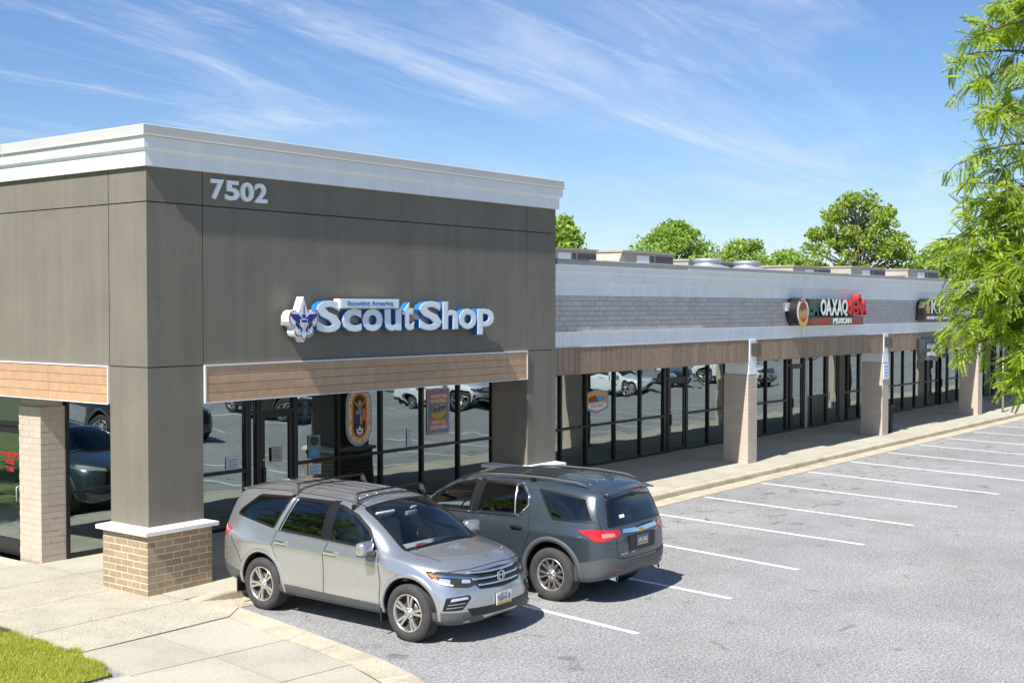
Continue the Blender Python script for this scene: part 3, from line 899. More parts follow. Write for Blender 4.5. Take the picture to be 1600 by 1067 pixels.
window_run(strip, [53.95, 55.2, 56.3, 57.6, 58.9, 60.2, 61.5, 62.8, 64.1], YG, SW, ZB1, 1.17)
MB().box(22.95, XS1, YG + .1, 35, SW - .04, SW - .002).build('interior_floor', MT['floor_in'], strip)
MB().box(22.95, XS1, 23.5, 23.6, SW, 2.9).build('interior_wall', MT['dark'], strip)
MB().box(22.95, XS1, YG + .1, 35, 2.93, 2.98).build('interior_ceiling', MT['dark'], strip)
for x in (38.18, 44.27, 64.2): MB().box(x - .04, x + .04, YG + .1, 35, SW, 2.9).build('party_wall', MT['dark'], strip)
# ================================================================== CARS
def paint(name, col, metal=0.55, rough=0.32):
    m = M(name, col, rough, metal=metal, coat=1.0, var=0.03, vscale=1.2, coords='Object')
    return m
CM = {}
CM['silver'] = paint('silver_car_paint', (0.50, 0.51, 0.525), 0.78, 0.26)
CM['slate'] = paint('slate_car_paint', (0.070, 0.092, 0.112), 0.55, 0.25)
CM['black_paint'] = paint('black_car_paint', (0.010, 0.011, 0.013), 0.2, 0.2)
CM['white_paint'] = paint('white_car_paint', (0.78, 0.79, 0.80), 0.0, 0.3)
CM['tyre'] = M('tyre_rubber', (0.045, 0.043, 0.041), 0.85, var=0.2, vscale=9, coords='Object', bump=0.3, bscale=90)
CM['alloy'] = M('alloy_wheel', (0.62, 0.60, 0.57), 0.28, metal=0.85)
CM['alloy_dark'] = M('wheel_barrel', (0.014, 0.013, 0.012), 0.6)
CM['chrome'] = M('chrome', (0.80, 0.81, 0.83), 0.06, metal=1.0)
CM['disc'] = M('brake_disc_steel', (0.12, 0.11, 0.10), 0.5, metal=0.7)
CM['satin'] = M('satin_trim', (0.42, 0.42, 0.43), 0.25, metal=0.8)
CM['clad'] = M('grey_car_plastic', (0.085, 0.088, 0.092), 0.55, var=0.08, vscale=6, coords='Object')
CM['clad_light'] = M('light_grey_car_plastic', (0.085, 0.090, 0.097), 0.5, var=0.06, vscale=5, coords='Object')
CM['black'] = M('black_trim', (0.010, 0.010, 0.011), 0.35)
CM['well'] = M('wheel_well', (0.006, 0.006, 0.006), 0.9)
CM['seam'] = M('panel_gap', (0.008, 0.008, 0.009), 0.8)
CM['lens_red'] = M('red_lens', (0.50, 0.012, 0.012), 0.08, coat=1.0)
CM['lens_clear'] = M('clear_lens', (0.62, 0.64, 0.66), 0.06, metal=0.5, coat=1.0)
CM['lens_pale'] = M('pale_red_lens', (0.62, 0.22, 0.22), 0.1, coat=1.0)
CM['lens_smoke'] = M('smoked_lens', (0.05, 0.055, 0.06), 0.05, metal=0.4, coat=1.0)
CM['amber'] = M('amber_lens', (0.75, 0.17, 0.02), 0.1, coat=1.0)
CM['seat'] = M('grey_seat_cloth', (0.44, 0.45, 0.455), 0.8)
CM['cabin'] = M('cabin_trim', (0.27, 0.285, 0.29), 0.7)
CM['dash'] = M('dashboard_plastic', (0.34, 0.37, 0.375), 0.7)
CM['plate'] = M('number_plate_white', (0.74, 0.75, 0.76), 0.4)
CM['plate_ink'] = M('plate_dark_ink', (0.02, 0.03, 0.06), 0.5)
CM['plate_gold'] = M('plate_gold_ink', (0.55, 0.36, 0.05), 0.5)
CM['glass_light'] = glass_mat('windscreen_glass', (0.80, 0.90, 0.91), 0.04, 1.45)
CM['glass_side'] = glass_mat('side_glass', (0.50, 0.58, 0.60), 0.06, 1.5)
CM['glass_dark'] = glass_mat('privacy_glass', (0.035, 0.04, 0.045), 0.05, 1.55)
CM['gold'] = M('gold_emblem', (0.70, 0.48, 0.10), 0.25, metal=0.8)

class Car:
    pass

def eval_mesh(ob):
    bpy.context.view_layer.update()
    dg = bpy.context.evaluated_depsgraph_get()
    return bpy.data.meshes.new_from_object(ob.evaluated_get(dg))

def cage_mesh(stations, creases=()):
    """loft half sections (x, y, z) front to rear, mirrored across y = 0"""
    n = len(stations[0]); verts = []; idx = {}
    def vid(s, i, side):
        x, y, z = stations[s][i]
        if abs(y) < 1e-6: side = 1; y = 0.0
        k = (s, i, side)
        if k not in idx:
            idx[k] = len(verts); verts.append((x, y * side, z))
        return idx[k]
    faces = []; cr = []
    for s in range(len(stations) - 1):
        for i in range(n - 1):
            for side in (1, -1):
                q = [vid(s, i, side), vid(s, i + 1, side), vid(s + 1, i + 1, side), vid(s + 1, i, side)]
                q2 = []
                for v in q:
                    if v not in q2: q2.append(v)
                if len(q2) >= 3: faces.append(tuple(q2 if side == 1 else q2[::-1]))
    for (i, s0, s1, w) in creases:
        for s in range(s0, s1):
            for side in (1, -1): cr.append((vid(s, i, side), vid(s + 1, i, side), w))
    me = bpy.data.meshes.new('cage'); me.from_pydata(verts, [], faces)
    bm = bmesh.new(); bm.from_mesh(me)
    bmesh.ops.recalc_face_normals(bm, faces=bm.faces[:])
    cl = bm.edges.layers.float.new('crease_edge')
    bm.verts.ensure_lookup_table()
    for a, b, w in cr:
        e = bm.edges.get((bm.verts[a], bm.verts[b]))
        if e: e[cl] = w
    bm.to_mesh(me); bm.free()
    return me

def in_poly(p, poly):
    x, y = p; c = False; n = len(poly)
    for i in range(n):
        x1, y1 = poly[i]; x2, y2 = poly[(i + 1) % n]
        if (y1 > y) != (y2 > y) and x < (x2 - x1) * (y - y1) / (y2 - y1) + x1: c = not c
    return c
def edge_dist(p, poly):
    d = 1e9; P = Vector(p)
    for i in range(len(poly)):
        a = Vector(poly[i]); b = Vector(poly[(i + 1) % len(poly)]); ab = b - a
        t = max(0, min(1, (P - a).dot(ab) / max(1e-12, ab.length_squared)))
        d = min(d, (P - a - ab * t).length)
    return d
def resample(poly, step, closed=True):
    out = []; n = len(poly)
    for i in range(n if closed else n - 1):
        a = Vector(poly[i]); b = Vector(poly[(i + 1) % n]); k = max(1, int(math.ceil((b - a).length / step)))
        for j in range(k): out.append(a + (b - a) * (j / k))
    if not closed: out.append(Vector(poly[-1]))
    return out
def smooth_poly(poly, r=0.03, n=4):
    """round the corners of a 2-D outline"""
    out = []; m = len(poly)
    for i in range(m):
        p = Vector(poly[i]); a = Vector(poly[i - 1]); b = Vector(poly[(i + 1) % m])
        da = (a - p); db = (b - p)
        ra = min(r, da.length * .45); rb = min(r, db.length * .45)
        p0 = p + da.normalized() * ra; p1 = p + db.normalized() * rb
        for k in range(n + 1):
            t = k / n
            out.append((p0 * (1 - t) ** 2 + p * 2 * t * (1 - t) + p1 * t * t))
    return out

class Body:
    """finished body surface with helpers that lay panels and strips on it"""
    def __init__(s, stations, creases, level=3):
        ob = bpy.data.objects.new('cage_tmp', cage_mesh(stations, creases)); COL.objects.link(ob)
        md = ob.modifiers.new('sub', 'SUBSURF'); md.levels = level; md.render_levels = level
        s.base = eval_mesh(ob)
        s.tmp = ob
        bm = bmesh.new(); bm.from_mesh(s.base); s.bvh = BVHTree.FromBMesh(bm); bm.free()
    def frame(s, d):
        d = Vector(d).normalized()
        u = d.cross(Vector((0, 0, 1)))
        if u.length < .1: u = Vector((1, 0, 0))
        u.normalize(); v = u.cross(d).normalized()
        return d, u, v
    def hit(s, p, d):
        h = s.bvh.ray_cast(p - d * 4, d)
        if h[0] is None:
            h = s.bvh.find_nearest(p)
        return h[0], h[1]
    def panel(s, pts, d, off=0.003, step=0.05, rnd=0.0, thick=0.0):
        d, u, v = s.frame(d)
        poly = [(Vector(p).dot(u), Vector(p).dot(v)) for p in pts]
        if rnd: poly = [tuple(q) for q in smooth_poly(poly, rnd)]
        area = sum(poly[i][0] * poly[(i + 1) % len(poly)][1] - poly[(i + 1) % len(poly)][0] * poly[i][1] for i in range(len(poly)))
        if area < 0: poly = poly[::-1]
        bd = resample(poly, step)
        P = [Vector(p) for p in bd]
        xs = [p.x for p in bd]; ys = [p.y for p in bd]
        x = min(xs) + step / 2
        while x < max(xs):
            y = min(ys) + step / 2
            while y < max(ys):
                if in_poly((x, y), poly) and edge_dist((x, y), poly) > step * .45: P.append(Vector((x, y)))
                y += step
            x += step
        r_ = delaunay_2d_cdt(P, [], [list(range(len(bd)))], 1, 1e-5)
        vs, fs = r_[0], r_[2]
        V = []
        for q in vs:
            p = u * q.x + v * q.y
            loc, nor = s.hit(p, d)
            if nor.dot(d) > 0: nor = -nor
            V.append(loc + nor * off)
        F = [tuple(f) for f in fs]
        # outward facing
        if F:
            acc = Vector()
            for f in F[:60]: acc += (V[f[1]] - V[f[0]]).cross(V[f[2]] - V[f[0]])
            if acc.dot(d) > 0: F = [f[::-1] for f in F]
        return V, F
    def ring(s, pts, d, width, off, step=0.05, rnd=0.0):
        """band of the given width just inside an outline"""
        d, u, v = s.frame(d)
        poly = [Vector((Vector(p).dot(u), Vector(p).dot(v))) for p in pts]
        if rnd: poly = smooth_poly([tuple(q) for q in poly], rnd)
        area = sum(poly[i].x * poly[(i + 1) % len(poly)].y - poly[(i + 1) % len(poly)].x * poly[i].y for i in range(len(poly)))
        if area < 0: poly = poly[::-1]
        bd = resample([tuple(p) for p in poly], step); n = len(bd); V = []
        for i in range(n):
            t = (bd[(i + 1) % n] - bd[i - 1]).normalized(); nrm = Vector((-t.y, t.x))
            for w in (0, width):
                q = bd[i] + nrm * w
                loc, nor = s.hit(u * q.x + v * q.y, d)
                if nor.dot(d) > 0: nor = -nor
                V.append(loc + nor * off)
        F = [(2 * i, 2 * ((i + 1) % n), 2 * ((i + 1) % n) + 1, 2 * i + 1) for i in range(n)]
        acc = Vector()
        for f in F[:80]: acc += (V[f[1]] - V[f[0]]).cross(V[f[2]] - V[f[0]])
        if acc.dot(d) > 0: F = [f[::-1] for f in F]
        return V, F
    def strip(s, pts, d, rad=0.004, off=0.0, step=0.06, n=6, closed=False):
        d, u, v = s.frame(d)
        bd = resample([tuple(p) for p in pts], step, closed)
        out = []
        for p in bd:
            loc, nor = s.hit(Vector(p), d)
            if nor.dot(d) > 0: nor = -nor
            out.append(loc + nor * off)
        if closed: out.append(out[0])
        mb = MB(); mb.tube(out, rad, n); return mb
def side_pts(poly, sgn):       # (x, z) outline -> 3-D points beside the car
    return [(x, sgn * 1.4, z) for (x, z) in poly]
def mesh_part(name, V, F, mat, parent, smooth=True, kids=None):
    o = bpy.data.objects.new(name, mesh_of(name, V, F, mat, smooth)); link(o, parent); return o
def rounded(name, c, size, mat, parent, rot=None, lev=2, taper=None):
    """soft block: a subdivided box baked to a mesh"""
    sx, sy, sz = (k / 2 for k in size)
    bm = bmesh.new()
    v = [bm.verts.new(p) for p in boxv(-sx, sx, -sy, sy, -sz, sz)]
    for f in BOXF: bm.faces.new([v[i] for i in f])
    if taper:
        for q in bm.verts: q.co = Vector(taper(q.co.x, q.co.y, q.co.z))
    bmesh.ops.bevel(bm, geom=bm.edges[:], offset=min(sx, sy, sz) * .55, segments=2 + lev, affect='EDGES', profile=.5)
    me = bpy.data.meshes.new(name); bm.to_mesh(me); bm.free()
    me.materials.append(mat); me.polygons.foreach_set('use_smooth', [True] * len(me.polygons))
    o = bpy.data.objects.new(name, me); link(o, parent); o.location = c
    if rot: o.rotation_euler = rot
    return o

# ------------------------------------------------------------------ wheels
_wheel_cache = {}
def wheel_meshes(R_, rim, W, style, sign):
    key = (R_, rim, W, style, sign)
    if key in _wheel_cache: return _wheel_cache[key]
    N = 72
    out = -W / 2; inn = W / 2       # lathe axis y, outer face towards -y, flipped by sign
    prof = [(rim + .004, out + .022), (rim + .012, out + .006), (rim + .030, out - .002), (rim + .055, out - .008), (R_ - .05, out - .004), (R_ - .028, out + .008), (R_ - .012, out + .022)]
    g = W - .044
    for k in range(5):
        a = out + .022 + g * k / 5; b = out + .022 + g * (k + 1) / 5
        prof += [(R_ - (.003 if 0 < k < 4 else .006), a + .006), (R_ - (.003 if 0 < k < 4 else .006), b - .010)]
        if k < 4: prof += [(R_ - .012, b - .008), (R_ - .012, b + .002)]
    prof += [(R_ - .012, inn - .022), (R_ - .03, inn - .006), (rim + .05, inn), (rim + .006, inn - .02)]
    ty = MB().lathe(prof, N, (0, 0, 0), 'y')
    # tread blocks: notch the shoulders
    rim_mb = MB().lathe([(rim + .006, out + .024), (rim + .006, out + .010), (rim - .006, out + .004), (rim - .016, out + .012), (rim - .022, out + .03), (rim - .026, out + .048)], N, (0, 0, 0), 'y')
    dark = MB().lathe([(rim + .004, out + .030), (rim - .024, out + .047), (rim - .032, out + .080), (.02, out + .085), (0.0, out + .085)], 40, (0, 0, 0), 'y')
    sp = MB()
    fy = out + .016                 # plane of the spoke faces
    def spoke(a, w0, w1, r0, r1, lean=0.0):
        ca, sa = math.cos(a), math.sin(a)
        pts = []
        for (r_, w, yo) in ((r0, w0, .022), (r0 + (r1 - r0) * .5, (w0 + w1) / 2 * .94, .006), (r1, w1, .004)):
            off = lean * (r_ - r0) / (r1 - r0)
            for sgn in (-1, 1):
                t = sgn * w / 2 + off
                x, z = r_ * ca - t * sa, r_ * sa + t * ca
                pts.append((x, fy + yo, z)); pts.append((x * .985, fy + yo + .030, z * .985))
        # bevelled crown
        f = []
        for k in range(2):
            b = 4 * k
            f += [(b, b + 2, b + 6, b + 4), (b + 1, b + 5, b + 7, b + 3), (b, b + 4, b + 5, b + 1), (b + 2, b + 3, b + 7, b + 6)]
        f += [(0, 1, 3, 2), (8, 10, 11, 9)]
        sp.add(pts, f)
    rr = rim - .012
    if style == 'five_double':
        for k in range(5):
            a = math.pi / 2 + 2 * math.pi * k / 5
            spoke(a - .17, .030, .034, .066, rr, .004); spoke(a + .17, .030, .034, .066, rr, -.004)
    else:
        for k in range(6):
            a = math.pi / 2 + 2 * math.pi * k / 6
            spoke(a - .13, .026, .030, .068, rr, -.022); spoke(a + .13, .026, .030, .068, rr, .022)
    hub = MB().lathe([(.078, fy + .045), (.076, fy + .018), (.066, fy + .012), (.038, fy + .010), (.034, fy + .002), (.028, fy), (0, fy)], 28, (0, 0, 0), 'y')
    nuts = MB()
    for k in range(5 if style == 'five_double' else 6):
        a = math.pi / 2 + .3 + 2 * math.pi * k / (5 if style == 'five_double' else 6)
        nuts.lathe([(.010, fy + .014), (.009, fy + .004), (0, fy + .004)], 8, (.054 * math.cos(a), 0, .054 * math.sin(a)), 'y')
    disc = MB().lathe([(.150, out + .078), (.150, out + .074), (.06, out + .074)], 32, (0, 0, 0), 'y')
    res = []
    hub.add(nuts.v, nuts.f)
    for mb, nm, mt, smo in ((ty, 'tyre', CM['tyre'], True), (rim_mb, 'rim', CM['alloy'], True), (sp, 'spokes', CM['alloy'], False), (hub, 'hub', CM['alloy'], True), (dark, 'barrel', CM['alloy_dark'], True), (disc, 'brake_disc', CM['disc'], True)):
        vs = [(p.x, p.y * sign, p.z) for p in mb.v]
        fs = [f[::-1] if sign < 0 else f for f in mb.f]
        me = mesh_of(nm, vs, fs, mt, smo)
        bm = bmesh.new(); bm.from_mesh(me); bmesh.ops.recalc_face_normals(bm, faces=bm.faces[:]); bm.to_mesh(me); bm.free()
        if nm == 'tyre': me.set_sharp_from_angle(angle=R(50))
        res.append((nm, me))
    _wheel_cache[key] = res
    return res
def add_wheel(root, x, y, R_, rim, W, style, side, steer=0.0):
    """side +1: car's left (outer face +y)"""
    h = bpy.data.objects.new('wheel', None); h.empty_display_size = .1
    link(h, root); h.location = (x, y, R_ - .006)
    h.rotation_euler = (0, random.uniform(0, 1.2), steer)
    for nm, me in wheel_meshes(R_, rim, W, style, -side):
        o = bpy.data.objects.new(nm, me); link(o, h)
    return h

# ------------------------------------------------------------------ generic SUV build
def build_car(name, label, S, loc, rotz, group=None):
    root = thing(name, label, 'car', loc, group, rotz)
    root.scale = (S.get('scale', 1.0),) * 3
    if 'warp' in S and not S.get('warped'):
        wx, wy = zip(*S['warp']); wf = lambda p: (float(np.interp(p[0], wx, wy)), p[1], p[2])
        S['stations'] = [[wf(p) for p in st_] for st_ in S['stations']]
        for key in ('windows', 'panels', 'seams'):
            for q in S[key]: q['pts'] = [wf(p) for p in q['pts']]
        S['warped'] = True
    B = Body(S['stations'], S['creases'])
    P = S['paint']
    body = B.base.copy(); body.name = 'body'
    body.materials.clear(); body.materials.append(P); body.materials.append(CM['well'])
    ob = bpy.data.objects.new('body', body); link(ob, root)
    # wheel openings
    cut = MB()
    for (ax, rz) in S['axles']:
        for sgn in (1, -1):
            y0, y1 = (.58, 1.3) if sgn > 0 else (-1.3, -.58)
            cut.lathe([(0, y0), (S['arch'], y0), (S['arch'], y1), (0, y1)], 48, (ax, 0, S['R'] + S.get('arch_dz', .02)), 'y')
    cme = mesh_of('cutter', cut.v, cut.f, CM['well'])
    bm = bmesh.new(); bm.from_mesh(cme); bmesh.ops.remove_doubles(bm, verts=bm.verts[:], dist=1e-5)
    bmesh.ops.recalc_face_normals(bm, faces=bm.faces[:]); bm.to_mesh(cme); bm.free()
    co = bpy.data.objects.new('cutter_tmp', cme); COL.objects.link(co)
    tmp = bpy.data.objects.new('body_tmp', body); COL.objects.link(tmp)
    md = tmp.modifiers.new('cut', 'BOOLEAN'); md.object = co; md.operation = 'DIFFERENCE'; md.solver = 'EXACT'
    try: md.material_mode = 'TRANSFER'
    except Exception: pass
    body = eval_mesh(tmp); body.name = 'body'
    bpy.data.objects.remove(tmp); bpy.data.objects.remove(co); bpy.data.objects.remove(B.tmp)
    # openings behind the glass
    wins = S['windows']
    bm = bmesh.new(); bm.from_mesh(body); kill = []
    if S.get('see_through', True):
        frames = []
        for w in wins:
            for sgn in w['sides']:
                pts = [(x, y * sgn, z) for (x, y, z) in w['pts']]; d = Vector((w['d'][0], w['d'][1] * sgn, w['d'][2])).normalized()
                _, u, v = B.frame(d)
                frames.append((d, u, v, [(Vector(p).dot(u), Vector(p).dot(v)) for p in pts], max(p[2] for p in pts), min(p[2] for p in pts), w.get('inset', .02)))
        for f in bm.faces:
            c = f.calc_center_median()
            if c.z < .85: continue
            for (d, u, v, poly, zt, zb, ins) in frames:
                if f.normal.dot(d) < -.15 and zb - .05 < c.z < zt + .05:
                    q = (c.dot(u), c.dot(v))
                    if in_poly(q, poly) and edge_dist(q, poly) > ins: kill.append(f); break
        bmesh.ops.delete(bm, geom=kill, context='FACES')
        lin = bm.copy()
    bm.to_mesh(body); bm.free()
    body.polygons.foreach_set('use_smooth', [True] * len(body.polygons))
    body.set_sharp_from_angle(angle=R(42))
    ob.data = body
    if S.get('see_through', True):
        # lining just inside the shell
        for f in list(lin.faces):
            if f.calc_center_median().z < .80 or f.material_index == 1: lin.faces.remove(f)
        bmesh.ops.delete(lin, geom=[v for v in lin.verts if not v.link_faces], context='VERTS')
        lin.normal_update()
        for v in lin.verts: v.co -= v.normal * .022
        bmesh.ops.reverse_faces(lin, faces=lin.faces[:])
        for f in lin.faces: f.material_index = 0
        me = bpy.data.meshes.new('cabin_lining'); lin.to_mesh(me); lin.free(); me.materials.clear(); me.materials.append(CM['cabin'])
        link(bpy.data.objects.new('cabin_lining', me), root)
        S['cabin'](root)
    # glazing
    for w in wins:
        for sgn in w['sides']:
            pts = [(x, y * sgn, z) for (x, y, z) in w['pts']]; d = (w['d'][0], w['d'][1] * sgn, w['d'][2])
            V, F = B.panel(pts, d, .006, .06, w.get('rnd', .02))
            o = mesh_part(w['name'], V, F, w['mat'], root)
            V, F = B.ring(pts, d, w.get('frit', .035), .0075, .05, w.get('rnd', .02))
            mesh_part('window_seal', V, F, CM['black'], o)
            if w.get('chrome'):
                n = len(pts)
                c = [Vector(pts[k]) for k in w['chrome']]
                mb = B.strip(c, d, w.get('chrome_r', .010), .006)
                mb.local('chrome_strip', CM['chrome'], o, True)
    # flush panels
    for p in S['panels']:
        for sgn in p['sides']:
            pts = [(x, y * sgn, z) for (x, y, z) in p['pts']]; d = (p['d'][0], p['d'][1] * sgn, p['d'][2])
            V, F = B.panel(pts, d, p.get('off', .003), p.get('step', .05), p.get('rnd', 0))
            mesh_part(p['name'], V, F, p['mat'], root)
    for q in S['seams']:
        for sgn in q['sides']:
            pts = [(x, y * sgn, z) for (x, y, z) in q['pts']]; d = (q['d'][0], q['d'][1] * sgn, q['d'][2])
            B.strip(pts, d, q.get('r', .0060), q.get('off', -.0015)).local(q.get('name', 'panel_seam'), q.get('mat', CM['seam']), root, True)
    # arch lips
    for (ax, rz) in S['axles']:
        for sgn in (1, -1):
            w = S['arch_lip']; r0 = S['arch'] - .004; zc = S['R'] + S.get('arch_dz', .02)
            V = []; F = []; n = 40
            for k in range(n + 1):
                a = -0.16 + (math.pi + .32) * k / n
                for j, (rr, of) in enumerate(((r0, -.03), (r0, S['lip_off']), (r0 + w * .75, S['lip_off']), (r0 + w, .001))):
                    p = Vector((ax + rr * math.cos(a), sgn * 1.4, max(zc + rr * math.sin(a), .30)))
                    loc, nor = B.hit(p, Vector((0, -sgn, 0)))
                    loc = Vector((p.x, loc.y, p.z))
                    V.append(loc + Vector((0, sgn * of, 0)))
                if k:
                    for j in range(3): F.append((4 * (k - 1) + j, 4 * k + j, 4 * k + j + 1, 4 * (k - 1) + j + 1))
            if sgn > 0: F = [f[::-1] for f in F]
            o = mesh_part('wheel_arch', V, F, S['lip_mat'], root); fix_normals(o)
    # wheels
    for ai, (ax, rz) in enumerate(S['axles']):
        for sgn in (1, -1):
            add_wheel(root, ax, sgn * (S['track'] / 2), S['R'], S['rim'], S['tw'], S['wheel'], sgn)
    S['extras'](root, B)
    return root
def side(poly, y=1.4): return [(x, y, z) for (x, z) in poly]
LEFT = (0, -1, 0)
def cabin_basic(root, sx, dash_x, belt, sw_side=1, seat_mat=None, z0=.55):
    sm = seat_mat or CM['seat']
    for y in (.38, -.38):
        s = rounded('seat', (sx, y, z0), (.52, .50, .20), sm, root)
        rounded('seat_back', (-.30, 0, .36), (.16, .48, .66), sm, s, (0, R(-14), 0))
        rounded('headrest', (-.40, 0, .80), (.10, .27, .20), sm, s, (0, R(-10), 0))
    for xx in (sx - .95, sx - 1.75):
        s = rounded('rear_seat', (xx, 0, z0), (.5, 1.26, .2), sm, root)
        rounded('seat_back', (-.26, 0, .36), (.15, 1.26, .62), sm, s, (0, R(-16), 0))
        for y in (.36, -.36): rounded('headrest', (-.36, y, .74), (.09, .24, .17), sm, s)
    d = MB()
    d.prism([(dash_x - .55, belt - .14), (dash_x - .50, belt - .05), (dash_x - .22, belt - .035), (dash_x + .02, belt - .05), (dash_x + .02, belt - .4), (dash_x - .45, belt - .45)], lambda u, v, w: (u, w, v), -.74, .74)
    o = d.local('dashboard', CM['dash'], root); fix_normals(o)
    wz = belt - .06; wx = dash_x - .62; t = []
    for k in range(25):
        a = 2 * math.pi * k / 24
        t.append((wx - .18 * .42 * math.sin(a), sw_side * .38 + .185 * math.cos(a), wz + .185 * .9 * math.sin(a)))
    st = MB().tube(t, .014, 8, False); st.tube([(wx, sw_side * .38 - .17, wz), (wx, sw_side * .38 + .17, wz)], .016, 6); st.tube([(wx, sw_side * .38, wz), (wx + .3, sw_side * .38, wz - .12)], .03, 6)
    st.local('steering_wheel', CM['black'], root, True)
    MB().box(-1.9, dash_x + .2, -.8, .8, .34, .38).local('cabin_floor', CM['cabin'], root)
# ------------------------------------------------------------------ silver SUV
def sect(x, w, pts):           # helper: (dx, y scale, z)
    return [(x + a, b * w, c) for (a, b, c) in pts]
S1 = {}
S1['scale'] = .978
WARP1 = S1['warp'] = [(-2.6, -2.54), (-2.2, -2.16), (-1.5, -1.52), (-1.05, -1.12), (-.07, -.13), (.5, .42), (1.05, .91), (1.9, 1.74), (2.4, 2.25)]
wx1 = lambda x: float(np.interp(x, *zip(*WARP1)))
def mid(x, dz=0.0, y5=1.0, roof=0.0, rail=.70, tum=0.0, belt=1.10):
    return [(x, 0, .24), (x, .78, .235), (x, .925, .30), (x, .974, .46), (x, .966, .72), (x, .990, .965), (x, .935, belt),
            (x, .865, 1.37), (x, rail + .015, 1.665 + roof), (x, .42, 1.742 + roof), (x, 0, 1.757 + roof)]
st = []
st.append([(2.20, 0, .30), (2.30, 0, .29), (2.36, 0, .34), (2.38, 0, .44), (2.385, 0, .58), (2.365, 0, .68), (2.335, 0, .76), (2.315, 0, .82), (2.30, 0, .885), (2.285, 0, .93), (2.25, 0, .975)])
st.append([(2.16, 0, .25), (2.27, .42, .255), (2.33, .48, .30), (2.345, .50, .40), (2.345, .48, .55), (2.325, .47, .67), (2.295, .45, .76), (2.275, .42, .83), (2.265, .37, .905), (2.245, .26, .955), (2.19, 0, 1.005)])
st.append([(2.02, 0, .23), (2.15, .70, .235), (2.195, .81, .28), (2.205, .835, .39), (2.20, .82, .54), (2.17, .80, .68), (2.12, .77, .79), (2.11, .72, .89), (2.10, .62, .95), (2.08, .38, 1.005), (2.05, 0, 1.03)])
st.append([(1.88, 0, .23), (1.95, .78, .235), (1.965, .90, .275), (1.96, .905, .42), (1.95, .92, .58), (1.93, .915, .73), (1.90, .89, .86), (1.90, .83, .965), (1.90, .69, 1.02), (1.90, .40, 1.055), (1.90, 0, 1.07)])
st.append([(1.60, 0, .24), (1.62, .78, .24), (1.62, .925, .30), (1.60, .958, .44), (1.60, .972, .66), (1.60, .968, .86), (1.60, .915, .985), (1.60, .85, 1.04), (1.60, .71, 1.07), (1.60, .42, 1.10), (1.60, 0, 1.112)])
st.append([(1.25, 0, .24), (1.25, .78, .235), (1.25, .925, .30), (1.25, .974, .46), (1.25, .982, .67), (1.25, .98, .90), (1.25, .925, 1.04), (1.27, .86, 1.07), (1.28, .76, 1.095), (1.40, .42, 1.125), (1.42, 0, 1.135)])
st.append([(1.05, 0, .24), (1.05, .78, .235), (1.05, .925, .30), (1.05, .974, .46), (1.05, .966, .72), (1.05, .990, .955), (1.05, .935, 1.07), (1.06, .885, 1.14), (1.10, .79, 1.215), (1.24, .42, 1.245), (1.27, 0, 1.25)])
st.append([(.80, 0, .24), (.80, .78, .235), (.80, .925, .30), (.80, .974, .46), (.80, .966, .72), (.80, .990, .96), (.80, .935, 1.08), (.78, .885, 1.25), (.74, .775, 1.42), (.86, .42, 1.475), (.89, 0, 1.487)])
st.append([(.50, 0, .24), (.50, .78, .235), (.50, .925, .30), (.50, .974, .46), (.50, .966, .72), (.50, .990, .965), (.50, .935, 1.09), (.47, .875, 1.32), (.38, .735, 1.565), (.46, .42, 1.635), (.48, 0, 1.652)])
for (x, ro, be) in ((.15, -.035, 1.095), (-.35, -.012, 1.105), (-.95, -.004, 1.12), (-1.45, -.016, 1.14)):
    st.append(mid(x, roof=ro, belt=be))
st.append([(-1.90, 0, .26), (-1.90, .78, .26), (-1.90, .915, .32), (-1.90, .952, .45), (-1.90, .975, .68), (-1.90, .972, .93), (-1.90, .935, 1.16), (-1.90, .855, 1.40), (-1.88, .71, 1.635), (-1.90, .42, 1.712), (-1.92, 0, 1.726)])
st.append([(-2.20, 0, .30), (-2.22, .76, .31), (-2.24, .87, .36), (-2.26, .915, .48), (-2.27, .935, .68), (-2.27, .93, .93), (-2.24, .895, 1.16), (-2.18, .825, 1.38), (-2.12, .70, 1.605), (-2.16, .42, 1.68), (-2.18, 0, 1.695)])
st.append([(-2.36, 0, .34), (-2.40, .68, .36), (-2.44, .78, .42), (-2.47, .815, .52), (-2.48, .83, .70), (-2.47, .83, .93), (-2.42, .80, 1.15), (-2.35, .75, 1.35), (-2.28, .67, 1.58), (-2.32, .40, 1.645), (-2.34, 0, 1.66)])
st.append([(-2.42, 0, .40), (-2.50, .42, .42), (-2.545, .48, .48), (-2.565, .50, .58), (-2.565, .51, .74), (-2.555, .51, .93), (-2.50, .50, 1.12), (-2.44, .48, 1.30), (-2.37, .44, 1.45), (-2.345, .28, 1.56), (-2.36, 0, 1.60)])
st.append([(-2.46, 0, .46), (-2.53, 0, .47), (-2.57, 0, .52), (-2.585, 0, .60), (-2.585, 0, .74), (-2.575, 0, .93), (-2.53, 0, 1.10), (-2.48, 0, 1.26), (-2.42, 0, 1.40), (-2.385, 0, 1.50), (-2.37, 0, 1.56)])
S1['stations'] = st
nst = len(st)
S1['creases'] = [(6, 3, nst - 4, .35), (2, 3, nst - 3, .5), (8, 6, nst - 3, .25), (5, 4, nst - 3, .55), (3, 4, nst - 4, .3)]
S1['paint'] = CM['silver']
S1['axles'] = [(1.41, 0), (-1.41, 0)]
S1.update(R=.376, rim=.245, tw=.245, arch=.440, arch_dz=.015, track=1.70, wheel='five_double', arch_lip=.055, lip_off=.012, lip_mat=CM['silver'])
W = S1['windows'] = []
